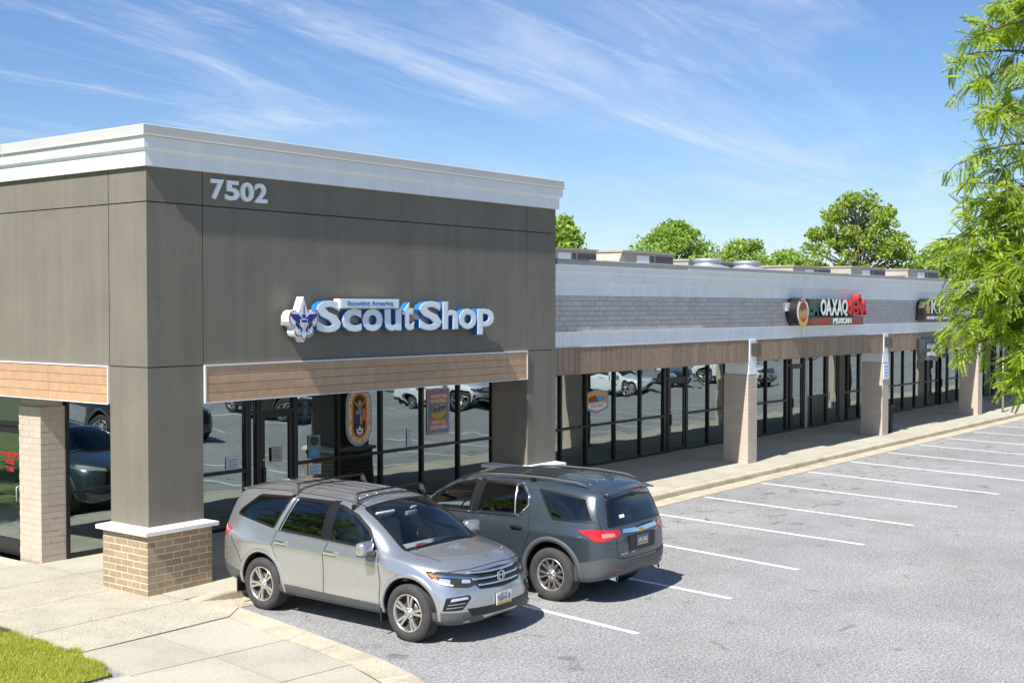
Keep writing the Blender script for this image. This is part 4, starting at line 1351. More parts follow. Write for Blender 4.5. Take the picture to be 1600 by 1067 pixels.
W.append(dict(name='windscreen', mat=CM['glass_light'], sides=(1,), d=(-.75, 0, -.66), rnd=.05, inset=.03, frit=.05,
              pts=[(1.36, .74, 1.13), (1.43, .4, 1.15), (1.45, 0, 1.155), (1.43, -.4, 1.15), (1.36, -.74, 1.13), (.92, -.70, 1.39), (.45, -.645, 1.63), (.50, 0, 1.68), (.45, .645, 1.63), (.92, .70, 1.39)]))
W.append(dict(name='front_side_window', mat=CM['glass_side'], sides=(1, -1), d=LEFT, rnd=.03,
              pts=side([(.98, 1.105), (.72, 1.36), (.40, 1.515), (.12, 1.59), (-.02, 1.61), (.0, 1.135)])))
W.append(dict(name='rear_side_window', mat=CM['glass_dark'], sides=(1, -1), d=LEFT, rnd=.02,
              pts=side([(-.13, 1.14), (-.14, 1.63), (-.83, 1.63), (-1.02, 1.165)])))
W.append(dict(name='quarter_window', mat=CM['glass_dark'], sides=(1, -1), d=LEFT, rnd=.05, frit=.03,
              pts=side([(-1.12, 1.18), (-.93, 1.63), (-1.66, 1.605), (-2.00, 1.37), (-2.03, 1.30)])))
W.append(dict(name='rear_window', mat=CM['glass_dark'], sides=(1,), d=(.92, 0, -.25), rnd=.06, inset=.03, frit=.05,
              pts=[(-2.55, .66, 1.14), (-2.42, .60, 1.50), (-2.42, -.60, 1.50), (-2.55, -.66, 1.14)]))
DIAG = (-.72, -.69, -.05)
Q = S1['panels'] = []
# doors, proud of the shell by a hair
Q.append(dict(name='front_door', mat=CM['silver'], sides=(1, -1), d=LEFT, off=.002, step=.07, pts=side([(1.02, .40), (1.06, .70), (1.02, 1.04), (.03, 1.08), (-.06, .95), (-.07, .40)])))
Q.append(dict(name='rear_door', mat=CM['silver'], sides=(1, -1), d=LEFT, off=.002, step=.07, pts=side([(-.085, .40), (-.075, .95), (-.05, 1.085), (-1.05, 1.115), (-1.10, .95), (-.95, .62), (-.94, .42)])))
# grey lower body
Q.append(dict(name='rocker_cladding', mat=CM['clad'], sides=(1, -1), d=LEFT, off=.008, pts=side([(1.10, .27), (1.10, .385), (1.0, .41), (-.88, .435), (-.98, .40), (-.98, .27)])))
Q.append(dict(name='pillar_trim', mat=CM['black'], sides=(1, -1), d=LEFT, off=.004, pts=side([(-.005, 1.12), (-.02, 1.64), (-.145, 1.64), (-.135, 1.12)])))
Q.append(dict(name='rear_valance', mat=CM['clad'], sides=(1, -1), d=LEFT, off=.006, pts=side([(-1.90, .30), (-1.88, .50), (-2.35, .56), (-2.55, .52), (-2.50, .35)])))
# lamps
Q.append(dict(name='headlamp', mat=CM['lens_smoke'], sides=(1, -1), d=DIAG, off=.005, step=.03, rnd=.015,
              pts=[(1.84, .93, .935), (2.02, .86, .935), (2.14, .72, .915), (2.24, .52, .88), (2.29, .40, .845), (2.29, .44, .755), (2.24, .55, .725), (2.14, .74, .745), (2.0, .87, .80), (1.90, .905, .87)]))
Q.append(dict(name='headlamp_bar', mat=CM['chrome'], sides=(1, -1), d=DIAG, off=.010, step=.03, pts=[(1.98, .885, .895), (2.14, .73, .877), (2.28, .43, .835), (2.28, .43, .812), (2.14, .74, .85), (1.98, .89, .872)]))
Q.append(dict(name='turn_lamp', mat=CM['amber'], sides=(1, -1), d=DIAG, off=.011, step=.02, pts=[(1.89, .92, .91), (1.95, .90, .905), (2.03, .86, .825), (1.99, .88, .83), (1.93, .905, .875)]))
Q.append(dict(name='headlamp_projector', mat=CM['lens_clear'], sides=(1, -1), d=DIAG, off=.011, step=.02, rnd=.02, pts=[(2.20, .63, .832), (2.25, .52, .815), (2.26, .53, .775), (2.20, .64, .785)]))
Q.append(dict(name='headlamp_reflector', mat=CM['lens_clear'], sides=(1, -1), d=DIAG, off=.008, step=.03, rnd=.015, pts=[(2.03, .86, .855), (2.12, .755, .835), (2.12, .765, .765), (2.02, .87, .81)]))
Q.append(dict(name='running_lamp', mat=CM['plate'], sides=(1, -1), d=DIAG, off=.010, step=.03, pts=[(1.97, .895, .845), (2.05, .835, .80), (2.15, .735, .772), (2.15, .74, .755), (2.04, .85, .782), (1.95, .905, .838)]))
Q.append(dict(name='fog_lamp_recess', mat=CM['black'], sides=(1, -1), d=DIAG, off=.005, step=.03, rnd=.015, pts=[(2.11, .83, .615), (2.27, .58, .64), (2.29, .55, .60), (2.23, .66, .46), (2.08, .87, .45)]))
Q.append(dict(name='fog_lamp_bar', mat=CM['lens_clear'], sides=(1, -1), d=DIAG, off=.011, step=.03, rnd=.012, pts=[(2.16, .78, .605), (2.27, .605, .62), (2.28, .59, .592), (2.15, .80, .568)]))
Q.append(dict(name='fog_lamp_bar', mat=CM['satin'], sides=(1, -1), d=DIAG, off=.011, step=.03, pts=[(2.13, .82, .535), (2.26, .63, .55), (2.26, .635, .538), (2.13, .825, .522)]))
Q.append(dict(name='fog_lamp_bar', mat=CM['satin'], sides=(1, -1), d=DIAG, off=.011, step=.03, pts=[(2.12, .83, .495), (2.24, .655, .508), (2.24, .66, .497), (2.12, .835, .482)]))
FR_ = (-1, 0, 0)
Q.append(dict(name='grille', mat=CM['black'], sides=(1,), d=FR_, off=.004, step=.04, rnd=.02, pts=[(2.5, .53, .845), (2.5, .50, .90), (2.5, 0, .925), (2.5, -.50, .90), (2.5, -.53, .845), (2.5, -.40, .69), (2.5, 0, .665), (2.5, .40, .69)]))
Q.append(dict(name='lower_intake', mat=CM['black'], sides=(1,), d=FR_, off=.006, step=.04, pts=[(2.5, .62, .47), (2.5, 0, .455), (2.5, -.62, .47), (2.5, -.56, .375), (2.5, 0, .36), (2.5, .56, .375)]))
Q.append(dict(name='bumper_skirt', mat=CM['clad'], sides=(1, -1), d=DIAG, off=.005, step=.04, pts=[(1.86, .95, .43), (2.05, .87, .43), (2.26, .60, .43), (2.34, .40, .385), (2.36, .36, .29), (2.22, .66, .262), (1.95, .9, .262)]))
Q.append(dict(name='bumper_lip', mat=CM['clad'], sides=(1,), d=FR_, off=.007, step=.05, pts=[(2.5, .57, .372), (2.5, 0, .357), (2.5, -.57, .372), (2.5, -.55, .27), (2.5, 0, .29), (2.5, .55, .27)]))
Q.append(dict(name='tail_lamp', mat=CM['lens_red'], sides=(1, -1), d=(.72, -.69, 0), off=.006, step=.04, rnd=.02, pts=[(-2.14, .93, 1.09), (-2.34, .84, 1.145), (-2.46, .72, 1.13), (-2.50, .70, .96), (-2.40, .84, .93), (-2.28, .92, 1.0)]))
SE = S1['seams'] = []
for pts in ([(1.04, .36), (1.08, .72), (1.03, 1.03)], [(-.078, .36), (-.068, .95), (-.02, 1.11)], [(-.93, .40), (-.95, .62), (-1.10, .96), (-1.05, 1.15)]):
    SE.append(dict(sides=(1, -1), d=LEFT, pts=side(pts)))
SE.append(dict(sides=(1, -1), d=LEFT, pts=side([(.95, .385), (-.9, .405)])))
SE.append(dict(sides=(1, -1), d=(0, -.6, -.8), pts=[(1.86, .84, 1.3), (1.60, .855, 1.3), (1.32, .85, 1.3)]))
SE.append(dict(sides=(1,), d=(-.8, 0, -.6), pts=[(2.08, .72, .95), (2.20, .45, .95), (2.24, 0, .96), (2.20, -.45, .95), (2.08, -.72, .95)]))
SE.append(dict(sides=(1, -1), d=(0, -.3, -1), pts=[(.40, .655, 1.8), (-.5, .655, 1.8), (-1.9, .64, 1.8), (-2.2, .62, 1.8)], r=.008))
SE.append(dict(sides=(1, -1), d=LEFT, name='window_divider', mat=CM['satin'], r=.010, off=.006, pts=side([(-.98, 1.165), (-.79, 1.63)])))
SE.append(dict(sides=(1, -1), d=LEFT, name='pillar_strip', mat=CM['silver'], r=.022, off=-.006, pts=side([(-1.06, 1.16), (-.88, 1.64)])))
SE.append(dict(sides=(1, -1), d=LEFT, name='window_divider', mat=CM['satin'], r=.008, off=.005, pts=side([(.83, 1.11), (.81, 1.26)])))
SE.append(dict(sides=(1, -1), d=LEFT, name='belt_strip', mat=CM['satin'], r=.006, off=.006, pts=side([(.98, 1.10), (0, 1.128), (-1.02, 1.158)])))
SE.append(dict(sides=(1, -1), d=(.7, -.7, 0), pts=[(-2.15, .95, .98), (-1.98, .98, .80), (-1.86, .98, .62)]))
for y in (.12, .30, .46):
    SE.append(dict(sides=(1, -1), d=(0, 0, -1), name='roof_rib', mat=CM['silver'], r=.012, off=-.006, pts=[(.15, y, 2), (-.7, y, 2), (-1.85, y * .95, 2)]))
SE.append(dict(sides=(1, -1), d=(0, 0, -1), name='bonnet_crease', mat=CM['silver'], r=.014, off=-.0125, pts=[(1.34, .52, 2), (1.7, .44, 2), (2.08, .36, 2)]))
S1['cabin'] = lambda root: cabin_basic(root, .10, 1.18, 1.12)
def pilot_extras(root, B):
    # chrome grille bars and emblem
    for z, h, w in ((.888, .020, .50), (.808, .017, .475), (.733, .015, .41)):
        pts = [(2.5, y, z + .010 * (abs(y) / .5) ** 2 * 1) for y in np.linspace(-w, w, 15)]
        mb = B.strip(pts, FR_, h, .008, .06, 8); mb.local('grille_bar', CM['chrome'], root, True)
    loc, nor = B.hit(Vector((2.6, 0, .81)), Vector(FR_)); x = loc.x + .028
    rg = MB(); ring = []
    for k in range(33):
        a = 2 * math.pi * k / 32
        ring.append((x, .066 * math.copysign(abs(math.cos(a)) ** .6, math.cos(a)), .81 + .054 * math.copysign(abs(math.sin(a)) ** .6, math.sin(a))))
    rg.tube(ring, .009, 8, False)
    for s in (1, -1): rg.tube([(x, s * .047, .858), (x, s * .030, .812), (x, s * .036, .765)], [.011, .009, .010], 6)
    rg.tube([(x, -.03, .812), (x, .03, .812)], .009, 6)
    rg.local('emblem', CM['chrome'], root, True)
    # number plate
    loc, nor = B.hit(Vector((2.6, 0, .53)), Vector(FR_)); x = loc.x + .012
    pl = MB().box(x, x + .008, -.155, .155, .445, .60).local('number_plate', CM['plate'], root)
    # lettering on the plate, read from the front
    def plate_text(s, z0, z1, w, mat):
        v, f = text_mesh(s, .02, 0); a = np.array(v); lo, hi = a.min(0), a.max(0)
        vv = [(x + .0105, -w / 2 * -1 * -1 + (p[0] - lo[0]) / (hi[0] - lo[0]) * w, z0 + (p[1] - lo[1]) / (hi[1] - lo[1]) * (z1 - z0)) for p in a]
        MB().add(vv, f).local('plate_lettering', mat, pl)
    plate_text('9GK4118', .487, .565, .26, CM['plate_ink'])
    plate_text('MARYLAND', .572, .592, .14, CM['plate_ink'])
    MB().box(x + .0085, x + .010, -.14, .14, .450, .478).local('plate_band', CM['plate_gold'], pl)
    for s in (1, -1):
        # mirrors
        mh = rounded('mirror', (.77, s * 1.09, 1.15), (.20, .27, .18), CM['silver'], root, (0, 0, s * R(-12)), taper=lambda x, y, z: (x * (1 - .25 * abs(z) / .085), y, z))
        rounded('mirror_cap', (.01, 0, -.065), (.17, .22, .07), CM['clad'], mh)
        MB().tube([(.77, s * .92, 1.085), (.77, s * 1.00, 1.11)], [.05, .04], 8).local('mirror_stalk', CM['black'], root, True)
        # handles
        for hx, hz in ((.02, .99), (-.98, 1.015)):
            loc, nor = B.hit(Vector((hx, s * 1.4, hz)), Vector((0, -s, 0)))
            rounded('door_handle', (hx, loc.y + s * .018, hz), (.23, .042, .050), CM['chrome'], root)
        # fog lamp
        loc, nor = B.hit(Vector((2.10, s * .66, .345)), Vector((-.72, -s * .69, 0)))
        MB().lathe([(0, .012), (.042, .012), (.046, 0), (.046, -.02)], 16, (0, 0, 0), 'x').local('fog_lamp', CM['lens_smoke'], root, True, loc)
        # mud guards
        for mx in (.94, -1.93): MB().box(mx - .02, mx + .01, min(s * .80, s * .96), max(s * .80, s * .96), .19, .42).local('mud_guard', CM['black'], root)
    # roof bars on feet
    for bx_, zt in ((.20, 1.715), (-.98, 1.748)):
        bar = MB().tube([(bx_, -.66, zt + .058), (bx_, -.3, zt + .062), (bx_, .3, zt + .062), (bx_, .66, zt + .058)], .014, 8).local('roof_bar', CM['black'], root, True)
        for s in (1, -1):
            f = MB()
            f.add([(bx_ - .045, s * .71, zt - .085), (bx_ + .045, s * .71, zt - .085), (bx_ + .035, s * .65, zt - .03), (bx_ - .035, s * .65, zt - .03),
                   (bx_ - .02, s * .67, zt + .040), (bx_ + .02, s * .67, zt + .040), (bx_ + .02, s * .63, zt + .050), (bx_ - .02, s * .63, zt + .050)], BOXF)
            o = f.local('bar_foot', CM['clad_light'], bar); fix_normals(o)
            MB().box(bx_ - .025, bx_ + .025, min(s * .69, s * .735), max(s * .69, s * .735), zt - .16, zt - .095).local('bar_clamp', CM['black'], bar)
        # load strap under the bar
        B.strip([(bx_ - .06, y, 2) for y in np.linspace(-.66, .66, 12)], (0, 0, -1), .010, .004).local('strap', CM['black'], root, True)
    # wipers
    for y0, y1 in ((.55, -.05), (-.05, -.60)):
        a = B.hit(Vector((1.27, y0, 1.5)), Vector((-.3, 0, -1)).normalized())[0]
        pts = [(1.25 - .03 * t, y0 + (y1 - y0) * t, 1.6) for t in (0, .25, .5, .75, 1)]
        B.strip(pts, (0, 0, -1), .010, .012).local('wiper', CM['black'], root, True)
    # rear-view mirror, sun strip, trinket and a red lanyard on the dash
    rounded('rear_view_mirror', (.60, 0, 1.47), (.04, .22, .06), CM['lens_clear'], root)
    rounded('sun_visor_card', (.50, -.42, 1.51), (.03, .36, .05), CM['plate'], root, (0, R(40), 0))
    rounded('toll_tag', (.55, .10, 1.53), (.02, .10, .05), CM['plate'], root, (0, R(45), 0))
    t = [(.95 + .07 * math.cos(a) * .6, -.18 + .10 * math.sin(a), 1.095) for a in np.linspace(0, 5.6, 18)]
    MB().tube(t, .010, 6).local('lanyard', MT['red'], root, True)
    # roof-edge spoiler and aerial
    MB().box(-2.30, -2.20, -.52, .52, 1.60, 1.625).local('spoiler', CM['silver'], root)
    rounded('aerial_fin', (-1.95, 0, 1.70), (.16, .05, .06), CM['silver'], root)
S1['extras'] = pilot_extras
# ------------------------------------------------------------------ slate SUV
S2 = {'scale': .978, 'warp': [(-3, -3), (-2.68, -2.53), (-2.3, -2.21), (-1.9, -1.88), (0, 0), (3, 3)]}
wx2 = lambda x: float(np.interp(x, *zip(*S2['warp'])))
def mid2(x, roof=0.0, belt=1.13, rail=.73):
    return [(x, 0, .25), (x, .78, .245), (x, .92, .31), (x, .968, .45), (x, .966, .74), (x, .990, 1.0), (x, .945, belt),
            (x, .875, 1.41), (x, rail, 1.675 + roof), (x, .44, 1.765 + roof), (x, 0, 1.785 + roof)]
st = []
st.append([(2.36, 0, .30), (2.42, 0, .33), (2.49, 0, .40), (2.525, 0, .50), (2.53, 0, .62), (2.515, 0, .74), (2.49, 0, .84), (2.46, 0, .91), (2.43, 0, .97), (2.40, 0, 1.01), (2.36, 0, 1.04)])
st.append([(2.30, 0, .26), (2.36, .36, .28), (2.43, .44, .34), (2.47, .50, .44), (2.475, .52, .58), (2.46, .51, .72), (2.43, .49, .83), (2.41, .46, .91), (2.38, .40, .98), (2.34, .28, 1.03), (2.28, 0, 1.06)])
st.append([(2.14, 0, .24), (2.22, .60, .26), (2.28, .76, .31), (2.31, .83, .42), (2.31, .85, .58), (2.28, .83, .74), (2.23, .80, .87), (2.20, .74, .95), (2.18, .62, 1.01), (2.16, .38, 1.06), (2.12, 0, 1.08)])
st.append([(1.98, 0, .24), (2.02, .72, .25), (2.05, .88, .30), (2.06, .925, .43), (2.05, .94, .60), (2.02, .935, .78), (1.98, .90, .93), (1.96, .83, 1.01), (1.95, .68, 1.06), (1.95, .40, 1.095), (1.95, 0, 1.11)])
st.append([(1.65, 0, .25), (1.65, .78, .25), (1.65, .92, .31), (1.65, .966, .45), (1.65, .975, .70), (1.65, .975, .92), (1.65, .92, 1.05), (1.65, .84, 1.09), (1.65, .70, 1.115), (1.65, .42, 1.14), (1.65, 0, 1.15)])
st.append([(1.30, 0, .25), (1.30, .78, .245), (1.30, .92, .31), (1.30, .968, .45), (1.30, .968, .73), (1.30, .985, .96), (1.30, .93, 1.09), (1.28, .87, 1.12), (1.26, .77, 1.15), (1.38, .42, 1.18), (1.40, 0, 1.19)])
st.append([(1.05, 0, .25), (1.05, .78, .245), (1.05, .92, .31), (1.05, .968, .45), (1.05, .966, .74), (1.05, .99, .98), (1.05, .94, 1.105), (1.04, .89, 1.18), (1.02, .80, 1.27), (1.16, .43, 1.31), (1.19, 0, 1.32)])
st.append([(.75, 0, .25), (.75, .78, .245), (.75, .92, .31), (.75, .968, .45), (.75, .966, .74), (.75, .99, .99), (.75, .945, 1.115), (.72, .885, 1.29), (.64, .785, 1.485), (.76, .44, 1.545), (.79, 0, 1.56)])
st.append([(.40, 0, .25), (.40, .78, .245), (.40, .92, .31), (.40, .968, .45), (.40, .966, .74), (.40, .99, 1.0), (.40, .945, 1.125), (.36, .88, 1.38), (.27, .755, 1.625), (.36, .44, 1.70), (.38, 0, 1.72)])
for (x, ro, be) in ((.0, -.03, 1.13), (-.5, -.006, 1.135), (-1.1, .0, 1.14), (-1.6, -.012, 1.15)):
    st.append(mid2(x, ro, be))
st.append([(-2.0, 0, .28), (-2.0, .78, .28), (-2.0, .91, .34), (-2.0, .958, .47), (-2.0, .962, .74), (-2.0, .985, 1.0), (-2.0, .94, 1.155), (-1.99, .86, 1.40), (-1.97, .72, 1.63), (-1.98, .44, 1.735), (-2.0, 0, 1.757)])
st.append([(-2.30, 0, .31), (-2.32, .76, .32), (-2.35, .87, .38), (-2.36, .90, .50), (-2.37, .905, .74), (-2.36, .92, .99), (-2.32, .88, 1.15), (-2.25, .81, 1.38), (-2.19, .69, 1.595), (-2.24, .44, 1.70), (-2.26, 0, 1.722)])
st.append([(-2.46, 0, .35), (-2.50, .66, .37), (-2.53, .75, .43), (-2.55, .78, .54), (-2.555, .79, .74), (-2.54, .79, .97), (-2.49, .77, 1.14), (-2.40, .725, 1.36), (-2.31, .65, 1.555), (-2.38, .42, 1.655), (-2.41, 0, 1.675)])
st.append([(-2.52, 0, .41), (-2.60, .44, .43), (-2.64, .50, .50), (-2.655, .52, .60), (-2.65, .53, .76), (-2.635, .53, .96), (-2.575, .52, 1.12), (-2.49, .50, 1.30), (-2.42, .46, 1.45), (-2.41, .30, 1.575), (-2.43, 0, 1.62)])
st.append([(-2.56, 0, .47), (-2.63, 0, .48), (-2.665, 0, .54), (-2.675, 0, .62), (-2.67, 0, .76), (-2.655, 0, .95), (-2.605, 0, 1.10), (-2.54, 0, 1.26), (-2.48, 0, 1.40), (-2.45, 0, 1.51), (-2.44, 0, 1.57)])
S2['stations'] = st
nst = len(st)
S2['creases'] = [(6, 3, nst - 4, .4), (2, 3, nst - 3, .5), (8, 6, nst - 3, .3), (5, 4, nst - 3, .6), (3, 4, nst - 4, .3)]
S2['paint'] = CM['slate']
S2['axles'] = [(1.535, 0), (-1.535, 0)]
S2.update(R=.395, rim=.242, tw=.255, arch=.465, arch_dz=.02, track=1.70, wheel='six_split', arch_lip=.075, lip_off=.014, lip_mat=CM['clad_light'])
W = S2['windows'] = []
W.append(dict(name='windscreen', mat=CM['glass_light'], sides=(1,), d=(-.75, 0, -.66), rnd=.05, inset=.03, frit=.05,
              pts=[(1.34, .75, 1.18), (1.41, .4, 1.20), (1.43, 0, 1.21), (1.41, -.4, 1.20), (1.34, -.75, 1.18), (.86, -.71, 1.44), (.36, -.66, 1.66), (.40, 0, 1.71), (.36, .66, 1.66), (.86, .71, 1.44)]))
W.append(dict(name='front_side_window', mat=CM['glass_side'], sides=(1, -1), d=LEFT, rnd=.03, chrome=(0, 1, 2, 3, 4, 5), chrome_r=.012,
              pts=side([(.02, 1.165), (1.05, 1.15), (.80, 1.37), (.44, 1.56), (.10, 1.635), (-.02, 1.64)])))
W.append(dict(name='rear_side_window', mat=CM['glass_dark'], sides=(1, -1), d=LEFT, rnd=.03, chrome=(4, 5, 0, 1, 2, 3), chrome_r=.015,
              pts=side([(-1.05, 1.50), (-1.09, 1.36), (-.95, 1.20), (-.10, 1.17), (-.14, 1.645), (-.90, 1.635)])))
W.append(dict(name='quarter_window', mat=CM['glass_dark'], sides=(1, -1), d=LEFT, rnd=.03, frit=.03,
              pts=side([(-1.20, 1.605), (-2.10, 1.545), (-2.34, 1.20), (-1.56, 1.195)])))
W.append(dict(name='rear_window', mat=CM['glass_dark'], sides=(1,), d=(.93, 0, -.30), rnd=.05, inset=.03, frit=.04,
              pts=[(-2.66, .72, 1.17), (-2.62, .0, 1.155), (-2.66, -.72, 1.17), (-2.44, -.60, 1.52), (-2.42, 0, 1.56), (-2.44, .60, 1.52)]))
RD = (.72, -.69, 0); RR = (1, 0, 0)
Q = S2['panels'] = []
Q.append(dict(name='front_door', mat=CM['slate'], sides=(1, -1), d=LEFT, off=.002, step=.07, pts=side([(1.08, .42), (1.10, .74), (1.06, 1.08), (.0, 1.11), (-.06, .98), (-.07, .42)])))
Q.append(dict(name='rear_door', mat=CM['slate'], sides=(1, -1), d=LEFT, off=.002, step=.07, pts=side([(-.085, .42), (-.075, .98), (-.05, 1.115), (-1.10, 1.14), (-1.16, .98), (-1.05, .72), (-1.0, .44)])))
Q.append(dict(name='rocker_cladding', mat=CM['clad_light'], sides=(1, -1), d=LEFT, off=.008, pts=side([(1.08, .29), (1.08, .38), (-1.07, .40), (-1.07, .29)])))
Q.append(dict(name='pillar_trim', mat=CM['black'], sides=(1, -1), d=LEFT, off=.004, pts=side([(.0, 1.15), (-.03, 1.65), (-.145, 1.655), (-.115, 1.15)])))
Q.append(dict(name='side_skirt', mat=CM['clad_light'], sides=(1, -1), d=RD, off=.006, step=.04, pts=[(-2.02, .97, .34), (-2.02, .97, .60), (-2.22, .95, .64), (-2.48, .80, .70), (-2.60, .60, .69), (-2.63, .52, .66), (-2.60, .52, .42), (-2.48, .74, .39), (-2.2, .9, .33)]))
Q.append(dict(name='rear_bumper', mat=CM['clad_light'], sides=(1,), d=RR, off=.007, step=.05, pts=[(-3, .64, .685), (-3, .46, .66), (-3, .42, .625), (-3, -.42, .625), (-3, -.46, .66), (-3, -.64, .685), (-3, -.62, .43), (-3, 0, .42), (-3, .62, .43)]))
Q.append(dict(name='tail_lamp', mat=CM['lens_red'], sides=(1, -1), d=RD, off=.007, step=.03, rnd=.012, pts=[(-2.08, .98, 1.09), (-2.40, .90, 1.11), (-2.62, .58, 1.09), (-2.64, .52, 1.05), (-2.62, .60, .985), (-2.54, .80, .945), (-2.40, .92, .94), (-2.30, .95, 1.01)]))
Q.append(dict(name='reversing_lamp', mat=CM['lens_pale'], sides=(1, -1), d=RD, off=.012, step=.03, rnd=.012, pts=[(-2.46, .84, 1.05), (-2.58, .66, 1.05), (-2.60, .64, 1.0), (-2.48, .83, .99)]))
Q.append(dict(name='chrome_bar', mat=CM['chrome'], sides=(1,), d=RR, off=.012, step=.04, pts=[(-3, .45, 1.085), (-3, 0, 1.07), (-3, -.45, 1.085), (-3, -.47, 1.03), (-3, 0, 1.005), (-3, .47, 1.03)]))
Q.append(dict(name='reflector', mat=CM['lens_red'], sides=(1, -1), d=RR, off=.011, step=.04, pts=[(-3, .66, .535), (-3, .52, .535), (-3, .52, .515), (-3, .66, .515)]))
Q.append(dict(name='headlamp', mat=CM['lens_clear'], sides=(1, -1), d=(-.72, -.69, 0), off=.006, step=.04, rnd=.015, pts=[(1.98, .93, 1.0), (2.2, .80, .99), (2.38, .50, .95), (2.40, .48, .89), (2.24, .78, .90), (2.05, .92, .94)]))
Q.append(dict(name='grille', mat=CM['black'], sides=(1,), d=(-1, 0, 0), off=.006, step=.05, pts=[(3, .50, .90), (3, 0, .92), (3, -.50, .90), (3, -.56, .62), (3, 0, .60), (3, .56, .62)]))
SE = S2['seams'] = []
for pts in ([(1.10, .38), (1.12, .76), (1.08, 1.10)], [(-.078, .38), (-.068, .98), (-.06, 1.16)], [(-.98, .42), (-1.06, .74), (-1.17, .98), (-1.13, 1.20), (-1.10, 1.36), (-1.08, 1.55)]):
    SE.append(dict(sides=(1, -1), d=LEFT, pts=side(pts)))
SE.append(dict(sides=(1, -1), d=LEFT, pts=side([(-1.46, 1.06), (-1.66, 1.06), (-1.68, .93), (-1.62, .89), (-1.48, .89), (-1.44, .95), (-1.46, 1.06)]), r=.004))
SE.append(dict(sides=(1, -1), d=RD, pts=[(-2.31, .76, 1.52), (-2.36, .80, 1.30), (-2.46, .84, 1.14)], r=.006))
SE.append(dict(sides=(1, -1), d=RD, pts=[(-2.60, .62, .98), (-2.62, .62, .80), (-2.62, .60, .69)], r=.006))
SE.append(dict(sides=(1,), d=RR, pts=[(-3, .60, .69), (-3, .46, .668), (-3, -.46, .668), (-3, -.60, .69)], r=.007))
SE.append(dict(sides=(1, -1), d=RD, pts=[(-2.0, .98, .80), (-2.12, .97, .87), (-2.24, .95, .87)], r=.004))
SE.append(dict(sides=(1, -1), d=LEFT, name='window_divider', mat=CM['satin'], r=.014, off=.008, pts=side([(-.87, 1.19), (-.78, 1.635)])))
SE.append(dict(sides=(1, -1), d=LEFT, name='belt_strip', mat=CM['chrome'], r=.010, off=.006, pts=side([(1.06, 1.14), (0, 1.16), (-.95, 1.188)])))
SE.append(dict(sides=(1, -1), d=LEFT, name='roof_strip', mat=CM['chrome'], r=.009, off=.008, pts=side([(.98, 1.22), (.80, 1.385), (.44, 1.575), (.08, 1.65), (-.5, 1.663), (-.90, 1.652)])))
for y in (.14, .34, .52):
    SE.append(dict(sides=(1, -1), d=(0, 0, -1), name='roof_rib', mat=CM['slate'], r=.014, off=-.006, pts=[(.0, y, 2), (-.9, y, 2), (-2.0, y * .96, 2)]))
S2['cabin'] = lambda root: cabin_basic(root, .05, 1.15, 1.17)
